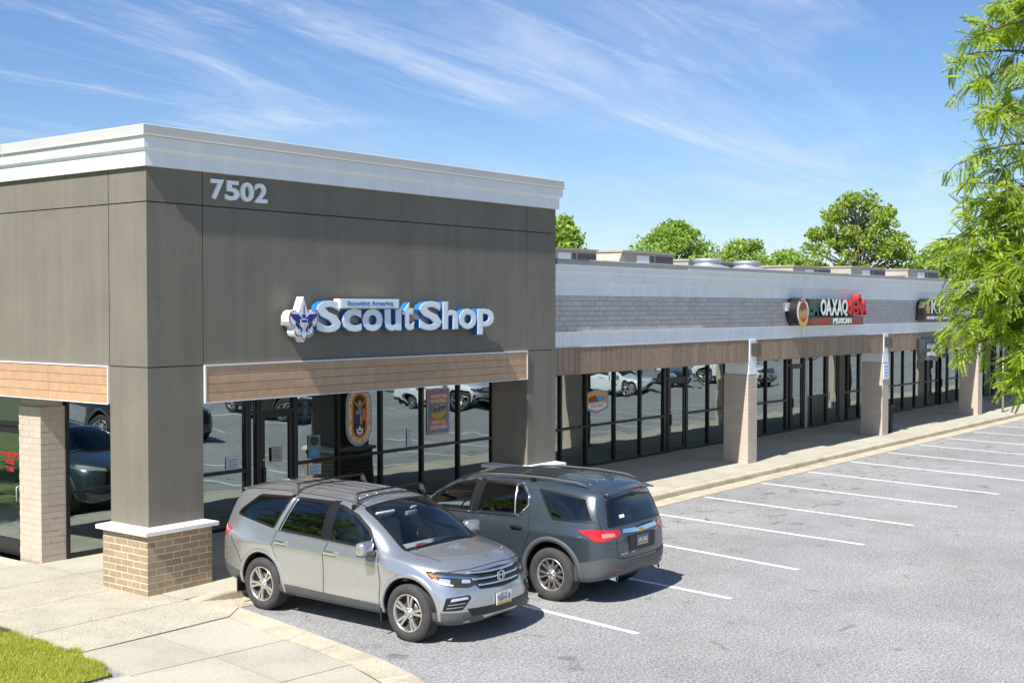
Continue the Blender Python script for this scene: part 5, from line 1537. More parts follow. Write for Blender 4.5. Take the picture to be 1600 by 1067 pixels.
def traverse_extras(root, B):
    # spoiler over the rear window
    sp = MB()
    for y in np.linspace(-.60, .60, 9):
        dz = -.05 * (abs(y) / .60) ** 2.2
        sp.v += [Vector((-2.15, y, 1.688 + dz)), Vector((-2.40 + .06 * (abs(y) / .60) ** 2, y, 1.648 + dz)), Vector((-2.40 + .06 * (abs(y) / .60) ** 2, y, 1.625 + dz)), Vector((-2.20, y, 1.62 + dz))]
    for k in range(8):
        for j in range(4):
            a = 4 * k + j; b = 4 * k + (j + 1) % 4
            sp.f.append((a, b, b + 4, a + 4))
    sp.f += [(0, 1, 2, 3), (35, 34, 33, 32)]
    o = sp.local('spoiler', CM['slate'], root, True); fix_normals(o); o.data.set_sharp_from_angle(angle=R(40))
    MB().box(-2.405, -2.395, -.16, .16, 1.626, 1.642).local('stop_lamp', CM['lens_red'], root)
    # bow-tie emblem on the chrome bar
    loc, nor = B.hit(Vector((-3, 0, 1.03)), Vector(RR)); x = loc.x - .022
    bt = MB().prism([(-.075, -.018), (-.03, -.018), (-.03, -.03), (.03, -.03), (.03, -.018), (.075, -.018), (.06, .018), (.03, .018), (.03, .03), (-.03, .03), (-.03, .018), (-.06, .018)], lambda u, v, w: (x + w, u, 1.03 + v), 0, .015)
    o = bt.local('emblem', CM['gold'], root); fix_normals(o)
    # number plate in its recess
    loc, nor = B.hit(Vector((-3, 0, .88)), Vector(RR)); x = loc.x - .010
    rec = MB().box(x - .002, x + .012, -.34, .34, .755, .985).local('plate_recess', CM['black'], root)
    pl = MB().box(x - .012, x - .004, -.155, .155, .81, .965).local('number_plate', CM['plate_grey'], root)
    def rear_text(s, y0, w, z0, z1, xo, mat, par, name='lettering'):
        v, f = text_mesh(s, .02, 0); a = np.array(v); lo, hi = a.min(0), a.max(0)
        vv = [(xo, y0 - (p[0] - lo[0]) / (hi[0] - lo[0]) * w, z0 + (p[1] - lo[1]) / (hi[1] - lo[1]) * (z1 - z0)) for p in a]
        MB().add(vv, f).local(name, mat, par)
    rear_text('6FK1862', .125, .25, .855, .925, x - .0135, CM['plate'], pl, 'plate_lettering')
    MB().box(x - .0135, x - .0125, -.13, .13, .818, .842).local('plate_band', CM['plate_gold'], pl)
    loc, nor = B.hit(Vector((-3, .5, .735)), Vector(RR))
    rear_text('TRAVERSE', .56, .24, .722, .750, loc.x - .012, CM['chrome'], root, 'badge')
    rear_text('AWD', .28, .10, .724, .748, loc.x - .022, CM['chrome'], root, 'badge')
    # wiper and sticker on the rear window
    B.strip([(-3, .10, 1.245), (-3, -.12, 1.265), (-3, -.34, 1.275)], (.93, 0, -.30), .012, .018).local('wiper', CM['black'], root, True)
    V, F = B.panel([(-3, .44, 1.235), (-3, .32, 1.24), (-3, .32, 1.285), (-3, .44, 1.28)], (1, 0, 0), .010, .03)
    mesh_part('window_sticker', V, F, CM['plate'], root)
    # exhausts, tow eye covers
    for s in (1, -1):
        MB().lathe([(.030, -.06), (.036, -.06), (.038, .10), (.030, .10), (.030, -.05), (0, -.04)], 18, (0, 0, 0), 'x').local('exhaust', CM['chrome'], root, True, (-2.38, s * .58, .385))
        mh = rounded('mirror', (.90, s * 1.095, 1.19), (.19, .27, .19), CM['slate'], root, (0, 0, s * R(-12)))
        MB().tube([(.90, s * .92, 1.12), (.90, s * 1.0, 1.15)], [.05, .04], 8).local('mirror_stalk', CM['black'], root, True)
        for hx, hz in ((.07, 1.01), (-.92, 1.03)):
            loc, nor = B.hit(Vector((hx, s * 1.4, hz)), Vector((0, -s, 0)))
            rounded('door_handle', (hx, loc.y + s * .018, hz), (.21, .038, .040), CM['black'], root)
        # roof rails
        rl = [(.02, s * .665, 1.690), (-.14, s * .665, 1.722), (-.5, s * .67, 1.748), (-1.3, s * .67, 1.752), (-1.80, s * .66, 1.725), (-1.98, s * .65, 1.682)]
        MB().tube(rl, [.012, .018, .018, .018, .018, .012], 8).local('roof_rail', CM['clad'], root, True)
        MB().box(-1.04, -.96, min(s * .64, s * .69), max(s * .64, s * .69), 1.69, 1.745).local('rail_foot', CM['black'], root)
        for mx in (1.03, -2.05): pass
    # shark fin
    fin = MB().add([(-1.78, 0, 1.755), (-2.0, .035, 1.74), (-2.0, -.035, 1.74), (-1.99, 0, 1.815)], [(0, 1, 3), (0, 3, 2), (1, 2, 3), (0, 2, 1)])
    o = fin.local('aerial_fin', CM['slate'], root); fix_normals(o)
    # sunroof panels
    for (a, b) in ((.12, -.55), (-.62, -1.25)):
        V, F = B.panel([(a, .44, 3), (a, -.44, 3), (b, -.44, 3), (b, .44, 3)], (0, 0, -1), .003, .08, .03)
        mesh_part('roof_glass', V, F, CM['black'], root)
CM['plate_grey'] = M('plate_blue_grey', (0.10, 0.12, 0.15), 0.4)
S2['extras'] = traverse_extras
# ------------------------------------------------------------------ white saloon (across the aisle)
S3 = {'scale': .978, 'see_through': False}
st = []
st.append([(2.22, 0, .26), (2.28, 0, .28), (2.33, 0, .33), (2.36, 0, .40), (2.36, 0, .48), (2.34, 0, .56), (2.31, 0, .62), (2.28, 0, .66), (2.25, 0, .69), (2.22, 0, .71), (2.18, 0, .73)])
st.append([(2.10, 0, .20), (2.16, .40, .21), (2.22, .55, .26), (2.25, .60, .36), (2.25, .62, .47), (2.23, .60, .57), (2.20, .57, .64), (2.17, .52, .69), (2.15, .44, .72), (2.12, .28, .745), (2.08, 0, .76)])
st.append([(1.85, 0, .18), (1.90, .70, .19), (1.94, .82, .24), (1.95, .86, .36), (1.94, .87, .50), (1.92, .86, .62), (1.90, .83, .70), (1.89, .76, .75), (1.88, .62, .79), (1.86, .36, .815), (1.84, 0, .825)])
st.append([(1.40, 0, .18), (1.40, .74, .18), (1.40, .88, .24), (1.40, .905, .38), (1.40, .915, .55), (1.40, .91, .70), (1.40, .87, .79), (1.40, .80, .83), (1.40, .66, .86), (1.40, .38, .885), (1.40, 0, .895)])
st.append([(.95, 0, .18), (.95, .74, .18), (.95, .88, .24), (.95, .91, .38), (.95, .92, .58), (.95, .92, .78), (.95, .87, .88), (.96, .80, .91), (.97, .70, .935), (1.05, .40, .955), (1.08, 0, .96)])
st.append([(.55, 0, .18), (.55, .74, .18), (.55, .88, .24), (.55, .91, .38), (.55, .92, .58), (.55, .92, .80), (.55, .875, .92), (.54, .81, 1.02), (.50, .70, 1.15), (.60, .40, 1.19), (.63, 0, 1.20)])
st.append([(.15, 0, .18), (.15, .74, .18), (.15, .88, .24), (.15, .91, .38), (.15, .92, .58), (.15, .92, .81), (.15, .88, .93), (.13, .79, 1.15), (.08, .64, 1.34), (.14, .38, 1.39), (.16, 0, 1.40)])
for x, z in ((-.35, 1.42), (-.85, 1.405)):
    st.append([(x, 0, .18), (x, .74, .18), (x, .88, .24), (x, .91, .38), (x, .92, .58), (x, .92, .82), (x, .88, .94), (x, .77, 1.18), (x, .62, z - .05), (x, .38, z + .01), (x, 0, z + .02)])
st.append([(-1.35, 0, .20), (-1.35, .74, .20), (-1.35, .88, .26), (-1.35, .91, .40), (-1.35, .92, .60), (-1.35, .92, .84), (-1.35, .87, .97), (-1.33, .76, 1.12), (-1.30, .60, 1.24), (-1.26, .36, 1.29), (-1.25, 0, 1.30)])
st.append([(-1.80, 0, .22), (-1.80, .74, .22), (-1.80, .87, .28), (-1.80, .90, .42), (-1.80, .91, .62), (-1.80, .90, .86), (-1.80, .84, .98), (-1.80, .74, 1.03), (-1.80, .58, 1.06), (-1.78, .34, 1.075), (-1.78, 0, 1.08)])
st.append([(-2.25, 0, .26), (-2.28, .66, .27), (-2.31, .77, .33), (-2.33, .80, .45), (-2.34, .81, .64), (-2.33, .80, .86), (-2.31, .76, .97), (-2.28, .68, 1.02), (-2.25, .54, 1.045), (-2.22, .32, 1.055), (-2.22, 0, 1.06)])
st.append([(-2.38, 0, .34), (-2.44, 0, .36), (-2.47, 0, .42), (-2.48, 0, .52), (-2.48, 0, .66), (-2.46, 0, .80), (-2.43, 0, .90), (-2.41, 0, .95), (-2.39, 0, .98), (-2.37, 0, 1.0), (-2.35, 0, 1.02)])
S3['stations'] = st
S3['creases'] = [(6, 2, 11, .3), (2, 2, 11, .5), (5, 2, 11, .4)]
S3['paint'] = CM['white_paint']
S3['axles'] = [(1.41, 0), (-1.41, 0)]
S3.update(R=.335, rim=.225, tw=.215, arch=.385, arch_dz=.01, track=1.60, wheel='five_double', arch_lip=.03, lip_off=.006, lip_mat=CM['white_paint'])
S3['windows'] = [dict(name='windscreen', mat=CM['black'], sides=(1,), d=(-.6, 0, -.8), rnd=.05, pts=[(1.0, .66, .97), (1.06, 0, .99), (1.0, -.66, .97), (.20, -.55, 1.36), (.22, 0, 1.40), (.20, .55, 1.36)]),
                 dict(name='side_window', mat=CM['black'], sides=(1, -1), d=LEFT, rnd=.03, pts=side([(.62, .965), (.12, 1.30), (-.3, 1.35), (-.85, 1.33), (-1.28, 1.14), (-1.36, 1.03), (-.4, .985)])),
                 dict(name='rear_window', mat=CM['black'], sides=(1,), d=(.6, 0, -.8), rnd=.05, pts=[(-1.72, .60, 1.07), (-1.0, .5, 1.36), (-1.0, -.5, 1.36), (-1.72, -.60, 1.07)])]
S3['panels'] = [dict(name='headlamp', mat=CM['lens_clear'], sides=(1, -1), d=(-.72, -.69, 0), off=.005, step=.04, pts=[(1.90, .86, .70), (2.12, .62, .68), (2.2, .5, .65), (2.12, .66, .61), (1.98, .82, .64)]),
                dict(name='grille', mat=CM['black'], sides=(1,), d=(-1, 0, 0), off=.005, step=.05, pts=[(3, .50, .50), (3, 0, .52), (3, -.50, .50), (3, -.55, .30), (3, 0, .28), (3, .55, .30)]),
                dict(name='tail_lamp', mat=CM['lens_red'], sides=(1, -1), d=(.72, -.69, 0), off=.005, step=.04, pts=[(-2.1, .88, .93), (-2.36, .7, .96), (-2.42, .55, .9), (-2.36, .74, .84), (-2.2, .86, .86)])]
S3['seams'] = [dict(sides=(1, -1), d=LEFT, pts=side([(.62, .28), (.62, .9)])), dict(sides=(1, -1), d=LEFT, pts=side([(-.38, .28), (-.38, .96)])), dict(sides=(1, -1), d=LEFT, pts=side([(-1.2, .7), (-1.3, 1.0)]))]
S3['cabin'] = lambda root: None
def sedan_extras(root, B):
    for s in (1, -1):
        rounded('mirror', (.56, s * .98, .99), (.14, .20, .13), CM['white_paint'], root)
        for hx in (-.2, -1.05):
            loc, nor = B.hit(Vector((hx, s * 1.4, .83)), Vector((0, -s, 0)))
            rounded('door_handle', (hx, loc.y + s * .015, .83), (.18, .03, .03), CM['white_paint'], root)
S3['extras'] = sedan_extras
pilot = build_car('parked_suv', 'silver SUV with black roof bars backed up to the kerb by the brick pillar', S1, (12.51, 12.03, 0.0), R(-90))
traverse = build_car('parked_suv', 'dark slate grey SUV parked nose-in beside the silver one', S2, (15.40, 12.03, 0.0), R(90))
sedan = build_car('parked_saloon', 'white saloon across the aisle, mirrored in the first strip mall window', S3, (52.2, 2.2, 0.0), R(90), 'cars parked across the aisle')
# ================================================================== SIGNS AND LETTERING
SG = {}
SG['face'] = M('sign_face_white', (0.74, 0.82, 0.88), 0.35)
SG['digit'] = M('digit_white', (0.86, 0.87, 0.88), 0.4)
SG['edge'] = M('sign_edge_white', (0.80, 0.81, 0.82), 0.35)
SG['blue'] = M('sign_blue', (0.012, 0.16, 0.48), 0.4)
SG['navy'] = M('sign_navy', (0.012, 0.035, 0.25), 0.45)
SG['dred'] = M('sign_dark_red', (0.30, 0.012, 0.025), 0.45)
SG['pink'] = M('sign_pink', (0.62, 0.40, 0.44), 0.5)
SG['orange'] = M('poster_orange', (0.85, 0.42, 0.07), 0.5)
SG['rust'] = M('poster_rust', (0.72, 0.19, 0.06), 0.5)
SG['pblue'] = M('poster_blue', (0.12, 0.33, 0.85), 0.5)
SG['pwhite'] = M('poster_white', (0.86, 0.86, 0.84), 0.5)
SG['black'] = M('sign_black', (0.012, 0.012, 0.012), 0.4)
SG['tanp'] = M('sign_tan', (0.55, 0.30, 0.12), 0.5)
SG['brownp'] = M('sign_brown', (0.22, 0.06, 0.02), 0.5)
SG['skin'] = M('poster_skin', (0.55, 0.33, 0.22), 0.6)
SG['teal'] = M('poster_teal', (0.14, 0.28, 0.34), 0.6)
SG['yellow'] = M('poster_yellow', (0.72, 0.45, 0.04), 0.6)
SG['dkbrown'] = M('poster_dark', (0.07, 0.045, 0.03), 0.7, var=.5, vscale=14)
SG['sky'] = M('poster_sky', (0.14, 0.38, 0.62), 0.6)

num = thing('house_number', 'pale house number 7502 under the cornice of the dark shop', 'number', (12.55, Y0, 5.8))
for ch, a, b in (('7', 12.04, 12.28), ('5', 12.31, 12.58), ('0', 12.60, 12.86), ('2', 12.88, 13.13)):
    text_fit(ch, a, b, 5.83, 6.13, Y0 - .035, .034, .03).build('digit', SG['digit'], num)

sign = thing('shop_sign', 'large white and blue Scout Shop channel letters with fleur-de-lis emblem', 'sign', (16.2, Y0 - .1, 3.7))
YSF = 14.86
MB().box(13.42, 18.3, Y0 - .10, Y0 - .002, 3.93, 4.09).build('raceway', M('raceway_tan', (0.36, 0.33, 0.27), .6), sign)
zb, zx, zt_, zd = 3.815, 4.19, 4.325, 3.705
LET = [('S', 14.00, 14.55, zb - .012, zt_), ('c', 14.575, 15.03, zb - .008, zx), ('o', 15.045, 15.535, zb - .008, zx), ('u', 15.585, 16.005, zb - .008, zx - .01),
       ('t', 16.03, 16.33, zb - .004, 4.30), ('S', 16.46, 17.065, zb - .012, zt_), ('h', 17.095, 17.53, zb, zt_ - .005), ('o', 17.55, 18.055, zb - .008, zx), ('p', 18.085, 18.58, zd, zx)]
for ch, a, b, z0, z1 in LET:
    L_ = text_fit(ch, a, b, z0, z1, YSF + .004, .13, .034).build('letter', SG['blue'], sign)
    text_fit(ch, a, b, z0, z1, YSF - .002, .0055, .034).build('letter_edge', SG['edge'], L_)
    text_fit(ch, a + .016, b - .016, z0 + .013, z1 - .013, YSF - .005, .0028, .014).build('letter_face', SG['face'], L_)
tb = MB().box(14.50, 15.915, YSF - .03, YSF + .12, 4.195, 4.355).build('sign_box', SG['edge'], sign)
MB().box(14.52, 15.895, YSF - .034, YSF - .0305, 4.212, 4.338).build('box_face', SG['face'], tb)
text_fit('Scouting America', 14.66, 15.76, 4.226, 4.322, YSF - .038, .0035, .02).build('lettering', SG['blue'], tb)
# fleur-de-lis, outline in a 0-1000 drawing
F0 = [(525, 100), (600, 345), (628, 392), (670, 352), (725, 348), (778, 385), (803, 470), (800, 560), (770, 622), (712, 662), (690, 655), (704, 700), (706, 765), (688, 815), (640, 850), (592, 852), (574, 842),
      (525, 945), (476, 842), (458, 852), (410, 850), (362, 815), (344, 765), (346, 700), (360, 655), (338, 662), (280, 622), (250, 560), (247, 470), (272, 385), (325, 348), (380, 352), (422, 392), (450, 345)]
def fl(u, v, d): return (13.35 + (u - 250) * .001155, d, 4.38 - (v - 100) * .000852)
def shrink(poly, c, k): return [(c[0] + (x - c[0]) * k, c[1] + (y - c[1]) * k) for x, y in poly]
def plate(name, poly, y_out, y_in, mat, parent, fn=fl):
    o = MB().prism(poly, fn, y_out, y_in).build(name, mat, parent); fix_normals(o); return o
fleur = plate('emblem', F0, 14.80, Y0 - .10, SG['edge'], sign)
plate('emblem_outline', shrink(F0, (525, 540), .945), 14.796, 14.7995, SG['dred'], fleur)
plate('emblem_face', shrink(F0, (525, 540), .875), 14.792, 14.7955, SG['face'], fleur)
plate('emblem_stripe', [(518, 250), (532, 250), (536, 400), (514, 400)], 14.789, 14.7915, SG['dred'], fleur)
for s in (1, -1):
    m = lambda pts: [(525 + s * (x - 525), y) for x, y in pts]
    plate('eagle_wing', m([(560, 500), (625, 425), (780, 415), (755, 470), (720, 510), (690, 545), (655, 585), (600, 610), (580, 590)]), 14.788, 14.7918, SG['navy'], fleur)
    plate('eagle_leg', m([(565, 640), (605, 650), (600, 700), (575, 745), (620, 752), (590, 762), (555, 735)]), 14.788, 14.7918, SG['navy'], fleur)
    plate('knot_gap', m([(600, 625), (672, 580), (690, 610), (650, 660), (630, 705), (612, 690)]), 14.7895, 14.7917, SG['black'], fleur)
plate('eagle_head', [(490, 440), (480, 470), (505, 455), (500, 500), (560, 500), (550, 430), (520, 415)], 14.788, 14.7918, SG['navy'], fleur)
sh = plate('shield', [(455, 515), (490, 528), (525, 510), (560, 528), (592, 515), (590, 600), (570, 670), (525, 715), (480, 670), (458, 600)], 14.784, 14.7878, SG['edge'], fleur)
plate('shield_top', [(468, 530), (525, 527), (580, 530), (578, 575), (470, 575)], 14.781, 14.7838, SG['navy'], fleur)
for k in range(3): plate('shield_stripe', [(488 + k * 30, 595), (502 + k * 30, 595), (502 + k * 30, 665), (488 + k * 30, 665)], 14.781, 14.7838, SG['pink'], fleur)

# Mexican food sign
YM = YF - .26
mex = thing('shop_sign', 'green white and red La Oaxaquena restaurant sign with round food logo', 'sign', (34.4, YF - .15, 3.7))
MB().box(31.75, 36.9, YF - .07, YF + .03, 4.12, 4.36).build('raceway', SG['edge'], mex)
word = [('L', 'green'), ('A', 'green'), (' ', None), ('O', 'w'), ('A', 'w'), ('X', 'w'), ('A', 'w'), ('Q', 'w'), ('U', 'red'), ('E', 'red'), ('\u00d1', 'red'), ('A', 'red')]
xr = [(32.80, 33.10), (33.08, 33.48), None, (33.60, 33.98), (33.96, 34.36), (34.36, 34.76), (34.74, 35.13), (35.11, 35.50), (35.53, 35.86), (35.92, 36.20), (36.24, 36.60), (36.60, 36.98)]
for (ch, cm), rg_ in zip(word, xr):
    if rg_ is None: continue
    z1 = 4.62 if ch == '\u00d1' else 4.46
    mt = SG['pwhite'] if cm == 'w' else MT[cm]
    L_ = text_fit(ch, *rg_, 3.985 if ch != 'Q' else 3.955, z1, YM + .004, .16, .035).build('letter', SG['black'] if cm != 'red' else MT['red'], mex)
    text_fit(ch, *rg_, 3.985 if ch != 'Q' else 3.955, z1, YM - .001, .0045, .035).build('letter_face', mt, L_)
bnd = MB().box(32.52, 36.64, YM - .01, YF + .03, 3.71, 3.945).build('sign_box', SG['black'], mex)
MB().box(32.54, 36.62, YM - .014, YM - .0105, 3.722, 3.933).build('box_face', MT['green'], bnd)
for t, a, b, mt in (('AUTHENTIC', 32.66, 34.33, MT['red']), ('MEXICAN', 34.43, 35.74, SG['pwhite']), ('FOOD', 35.84, 36.56, MT['red'])):
    text_fit(t, a, b, 3.745, 3.91, YM - .020, .006, .03).build('lettering', mt, bnd)
def ell(cx, cz, rx, rz, n=28, a0=0, a1=2 * math.pi):
    return [(cx + rx * math.cos(a0 + (a1 - a0) * k / n), cz + rz * math.sin(a0 + (a1 - a0) * k / n)) for k in range(n)]
wall = lambda u, v, d: (u, d, v)
lg = plate('logo', ell(32.29, 4.10, .385, .385), YM - .05, YF + .02, SG['black'], mex, wall)
plate('logo_ring', ell(32.29, 4.10, .37, .37), YM - .055, YM - .0505, SG['pwhite'], lg, wall)
plate('logo_face', ell(32.29, 4.08, .30, .31), YM - .060, YM - .0555, SG['tanp'], lg, wall)
plate('logo_hair', [(32.02, 4.10), (32.10, 4.30), (32.29, 4.37), (32.48, 4.30), (32.54, 4.16), (32.40, 4.20), (32.27, 4.13), (32.14, 4.17)], YM - .064, YM - .0605, SG['brownp'], lg, wall)
plate('logo_smile', [(32.14, 3.98), (32.30, 3.90), (32.47, 3.98), (32.44, 3.88), (32.30, 3.81), (32.18, 3.87)], YM - .064, YM - .0605, MT['red'], lg, wall)
plate('logo_ribbon', [(31.98, 3.90), (32.04, 3.76), (32.29, 3.68), (32.54, 3.76), (32.60, 3.90), (32.52, 3.86), (32.29, 3.78), (32.06, 3.86)], YM - .066, YM - .0615, SG['yellow'], lg, wall)
text_fit('MEXICAN', 32.06, 32.52, 4.385, 4.445, YM - .060, .004, .02).build('lettering', SG['brownp'], lg)

kh = thing('shop_sign', 'black and white Khan restaurant sign half hidden by the tree', 'sign', (44.2, YF - .15, 3.8))
for ch, a, b in (('K', 42.65, 43.28), ('H', 43.40, 43.98), ('A', 44.05, 44.70), ('N', 44.78, 45.36)):
    L_ = text_fit(ch, a, b, 4.02, 4.47, YM + .004, .14, .01).build('letter', SG['black'], kh)
    text_fit(ch, a, b, 4.02, 4.47, YM - .001, .0045, .01).build('letter_face', SG['pwhite'], L_)
plate('flame_back', [(41.95, 4.0), (42.55, 4.0), (42.6, 4.3), (42.35, 4.52), (42.05, 4.42), (41.92, 4.2)], YM, YF + .02, SG['black'], kh, wall)
plate('flame', [(42.2, 4.02), (42.42, 4.02), (42.50, 4.20), (42.38, 4.30), (42.36, 4.46), (42.22, 4.30), (42.14, 4.16)], YM - .008, YM - .001, SG['tanp'], kh, wall)
kb = MB().box(41.9, 45.5, YM, YF + .02, 3.78, 3.96).build('sign_box', SG['black'], kh)
text_fit('HOUSE OF BIRYANI & KABAB', 42.2, 45.3, 3.82, 3.92, YM - .006, .005, .03).build('lettering', SG['pwhite'], kb)
ban = thing('banner', 'dark grey hanging cloth banner below the Khan sign', 'banner', (42.9, YF - .1, 2.3))
v = []; f = []
nx_, nz_ = 14, 10
for j in range(nz_ + 1):
    for i in range(nx_ + 1):
        u, w = i / nx_, j / nz_
        v.append((41.95 + 1.85 * u, YF - .10 - .05 * math.sin(u * 7 + w * 3) * w, 3.14 - (.82 - .10 * math.sin(u * 3.1)) * w))
for j in range(nz_):
    for i in range(nx_):
        a = j * (nx_ + 1) + i; f.append((a, a + nx_ + 1, a + nx_ + 2, a + 1))
part('cloth', v, f, M('banner_cloth', (0.10, 0.13, 0.13), .7, var=.5, vscale=3), ban, True)
text_fit('KHAN', 42.55, 43.3, 2.82, 2.98, YF - .165, .003, .02).build('lettering', SG['pwhite'], ban)
text_fit('NOW OPEN', 42.5, 43.35, 2.56, 2.70, YF - .175, .003, .03).build('lettering', SG['pwhite'], ban)
ps = thing('parking_sign', 'small white parking notice fixed to the second brick column', 'sign', (39.2, YF - .01, 1.95))
MB().box(38.98, 39.42, YF - .02, YF - .004, 1.92, 2.42).build('panel', SG['pwhite'], ps)
for t, z in (('PARKING', 2.30), ('PICK UP', 2.19), ('15 MINUTE', 2.09), ('ONLY', 1.99)):
    text_fit(t, 39.03, 39.37, z, z + .065, YF - .0235, .003, .02).build('lettering', SG['pblue'], ps)

# ------------------------------------------------------------------ window posters
def stadium(cx, cz, w, h, n=14):
    r_ = w / 2; top = cz + h / 2 - r_; bot = cz - h / 2 + r_
    return [(cx + r_ * math.cos(math.pi * k / n), top + r_ * math.sin(math.pi * k / n)) for k in range(n + 1)] + [(cx + r_ * math.cos(math.pi + math.pi * k / n), bot + r_ * math.sin(math.pi + math.pi * k / n)) for k in range(n + 1)]
YP = YG - .012
def layers(parent, lst, y):
    for i, (nm, poly, mt) in enumerate(lst): plate(nm, poly, y - .003 * (i + 1), y - .003 * i - .0004, mt, parent, wall)
pc, pz, pw, ph = 18.31, 2.00, .74, 1.24
oval = thing('window_poster', 'tall oval orange and blue poster of hikers on the shop window', 'poster', (pc, YP, 1.38))
layers(oval, [('border', stadium(pc, pz, pw, ph), SG['pwhite']), ('blue_rim', stadium(pc, pz, pw - .02, ph - .02), SG['pblue']), ('orange_rim', stadium(pc, pz, pw - .08, ph - .08), SG['orange']),
              ('rust_rim', stadium(pc, pz, pw - .32, ph - .32), SG['rust']), ('picture', stadium(pc, pz, pw - .40, ph - .40), SG['dkbrown'])], YP)
yq = YP - .0165
def fig(nm, poly, mt, k=0): plate(nm, poly, yq - .002 - .0022 * k, yq - .0022 * k, mt, oval, wall)
fig('hiker_body', [(pc - .05, pz + .02), (pc + .06, pz + .02), (pc + .07, pz + .20), (pc - .06, pz + .20)], SG['teal'])
fig('hiker_arm', [(pc - .06, pz + .18), (pc - .16, pz + .29), (pc - .145, pz + .31), (pc - .04, pz + .21)], SG['skin'])
fig('hiker_arm', [(pc + .06, pz + .18), (pc + .16, pz + .29), (pc + .145, pz + .31), (pc + .04, pz + .21)], SG['skin'])
fig('hiker_head', ell(pc, pz + .26, .045, .055, 14), SG['yellow'])
fig('hiker_leg', [(pc + .02, pz - .18), (pc + .07, pz - .18), (pc + .07, pz + .01), (pc + .01, pz + .01)], SG['skin'])
fig('second_hiker', [(pc - .15, pz - .14), (pc - .02, pz - .14), (pc - .03, pz + .03), (pc - .13, pz + .03)], SG['navy'])
fig('second_head', ell(pc - .08, pz + .065, .035, .045, 12), SG['skin'])
fig('third_hiker', [(pc + .08, pz - .10), (pc + .16, pz - .10), (pc + .15, pz + .14), (pc + .09, pz + .14)], SG['rust'])
fig('emblem', [(pc, pz - .20), (pc + .05, pz - .28), (pc + .10, pz - .26), (pc + .08, pz - .36), (pc, pz - .40), (pc - .08, pz - .36), (pc - .10, pz - .26), (pc - .05, pz - .28)], SG['pwhite'], 1)
fig('emblem_eagle', [(pc, pz - .31), (pc + .06, pz - .285), (pc + .02, pz - .34), (pc - .02, pz - .34), (pc - .06, pz - .285)], SG['navy'], 2)
# lettering round the rim
rt = (pw - .20) / 2; strt = ph - pw
per = 2 * strt + 2 * math.pi * rt
def rim_pt(s):                 # clockwise from the middle of the left side
    s %= per
    top = pz + strt / 2; bot = pz - strt / 2
    if s < strt / 2: return (pc - rt, pz + s), math.pi / 2
    s -= strt / 2
    if s < math.pi * rt: a = math.pi - s / rt; return (pc + rt * math.cos(a), top + rt * math.sin(a)), a - math.pi / 2
    s -= math.pi * rt
    if s < strt: return (pc + rt, top - s), -math.pi / 2
    s -= strt
    if s < math.pi * rt: a = -s / rt; return (pc + rt * math.cos(a), bot + rt * math.sin(a)), a - math.pi / 2
    s -= math.pi * rt
    return (pc - rt, bot + s), math.pi / 2
def rim_text(s, s0, s1, flip, mb):
    n = len(s)
    for i, ch in enumerate(s):
        if ch == ' ': continue
        t = s0 + (s1 - s0) * (i + .5) / n
        (x, z), a = rim_pt(t)
        if flip: a += math.pi
        v, f = text_mesh(ch, .03, .02); a_ = np.array(v); c = (a_.min(0) + a_.max(0)) / 2; k = .115
        vv = []
        for p in a_:
            u, w = (p[0] - c[0]) * k * .9, (p[1] - .35) * k
            vv.append((x + u * math.cos(a) - w * math.sin(a), YP - .0125 - (p[2] + .02) * .05, z + u * math.sin(a) + w * math.cos(a)))
        mb.add(vv, f)
tm = MB(); tm2 = MB()
rim_text('READY TO LEARN ABOUT SCOUTING?', -strt * .12, strt / 2 + math.pi * rt + strt * .72, False, tm)
rim_text('TALK TO US INSIDE', per - strt * .34, strt / 2 + math.pi * rt + strt * .98, True, tm2)
for s in (-.08, .0): pass
tm.build('lettering', SG['pwhite'], oval); tm2.build('lettering', SG['pwhite'], oval)
for sx in (-1, 1): fig('dot', ell(pc + sx * rt, pz - .22 * 1.0, .018, .018, 10), SG['pwhite'], 0)

rc, rz_, rw, rh = 20.77, 1.93, .76, 1.02
def rrect(cx, cz, w, h, r_, n=5):
    out = []
    for (sx, sz, a0) in ((1, 1, 0), (-1, 1, 90), (-1, -1, 180), (1, -1, 270)):
        for k in range(n + 1):
            a = R(a0 + 90 * k / n); out.append((cx + sx * (w / 2 - r_) + r_ * math.cos(a), cz + sz * (h / 2 - r_) + r_ * math.sin(a)))
    return out
rect = thing('window_poster', 'orange and blue rectangular rafting poster hanging in the shop window', 'poster', (rc, YP, 1.4))
layers(rect, [('border', rrect(rc, rz_, rw, rh, .07), SG['orange']), ('blue_rim', rrect(rc, rz_, rw - .07, rh - .07, .05), SG['pblue']), ('panel', rrect(rc, rz_, rw - .18, rh - .18, .01), SG['rust']),
              ('picture', [(rc - .29, rz_ - .16), (rc + .29, rz_ - .16), (rc + .29, rz_ + .17), (rc - .29, rz_ + .17)], SG['teal'])], YP)
for t, z, hw in (('ADVENTURE', .29, .27), ('IS WAITING', .19, .25), ('AND IT ALL', -.28, .23), ('STARTS HERE!', -.39, .275)):
    text_fit(t, rc - hw, rc + hw, rz_ + z, rz_ + z + .082, YP - .0145, .004, .035).build('lettering', SG['pwhite'], rect)
plate('raft', [(rc - .27, rz_ - .09), (rc - .10, rz_ - .16), (rc + .10, rz_ - .15), (rc + .28, rz_ - .02), (rc + .24, rz_ + .03), (rc - .05, rz_ - .05), (rc - .22, rz_ - .02)], YP - .0145, YP - .0125, SG['yellow'], rect, wall)
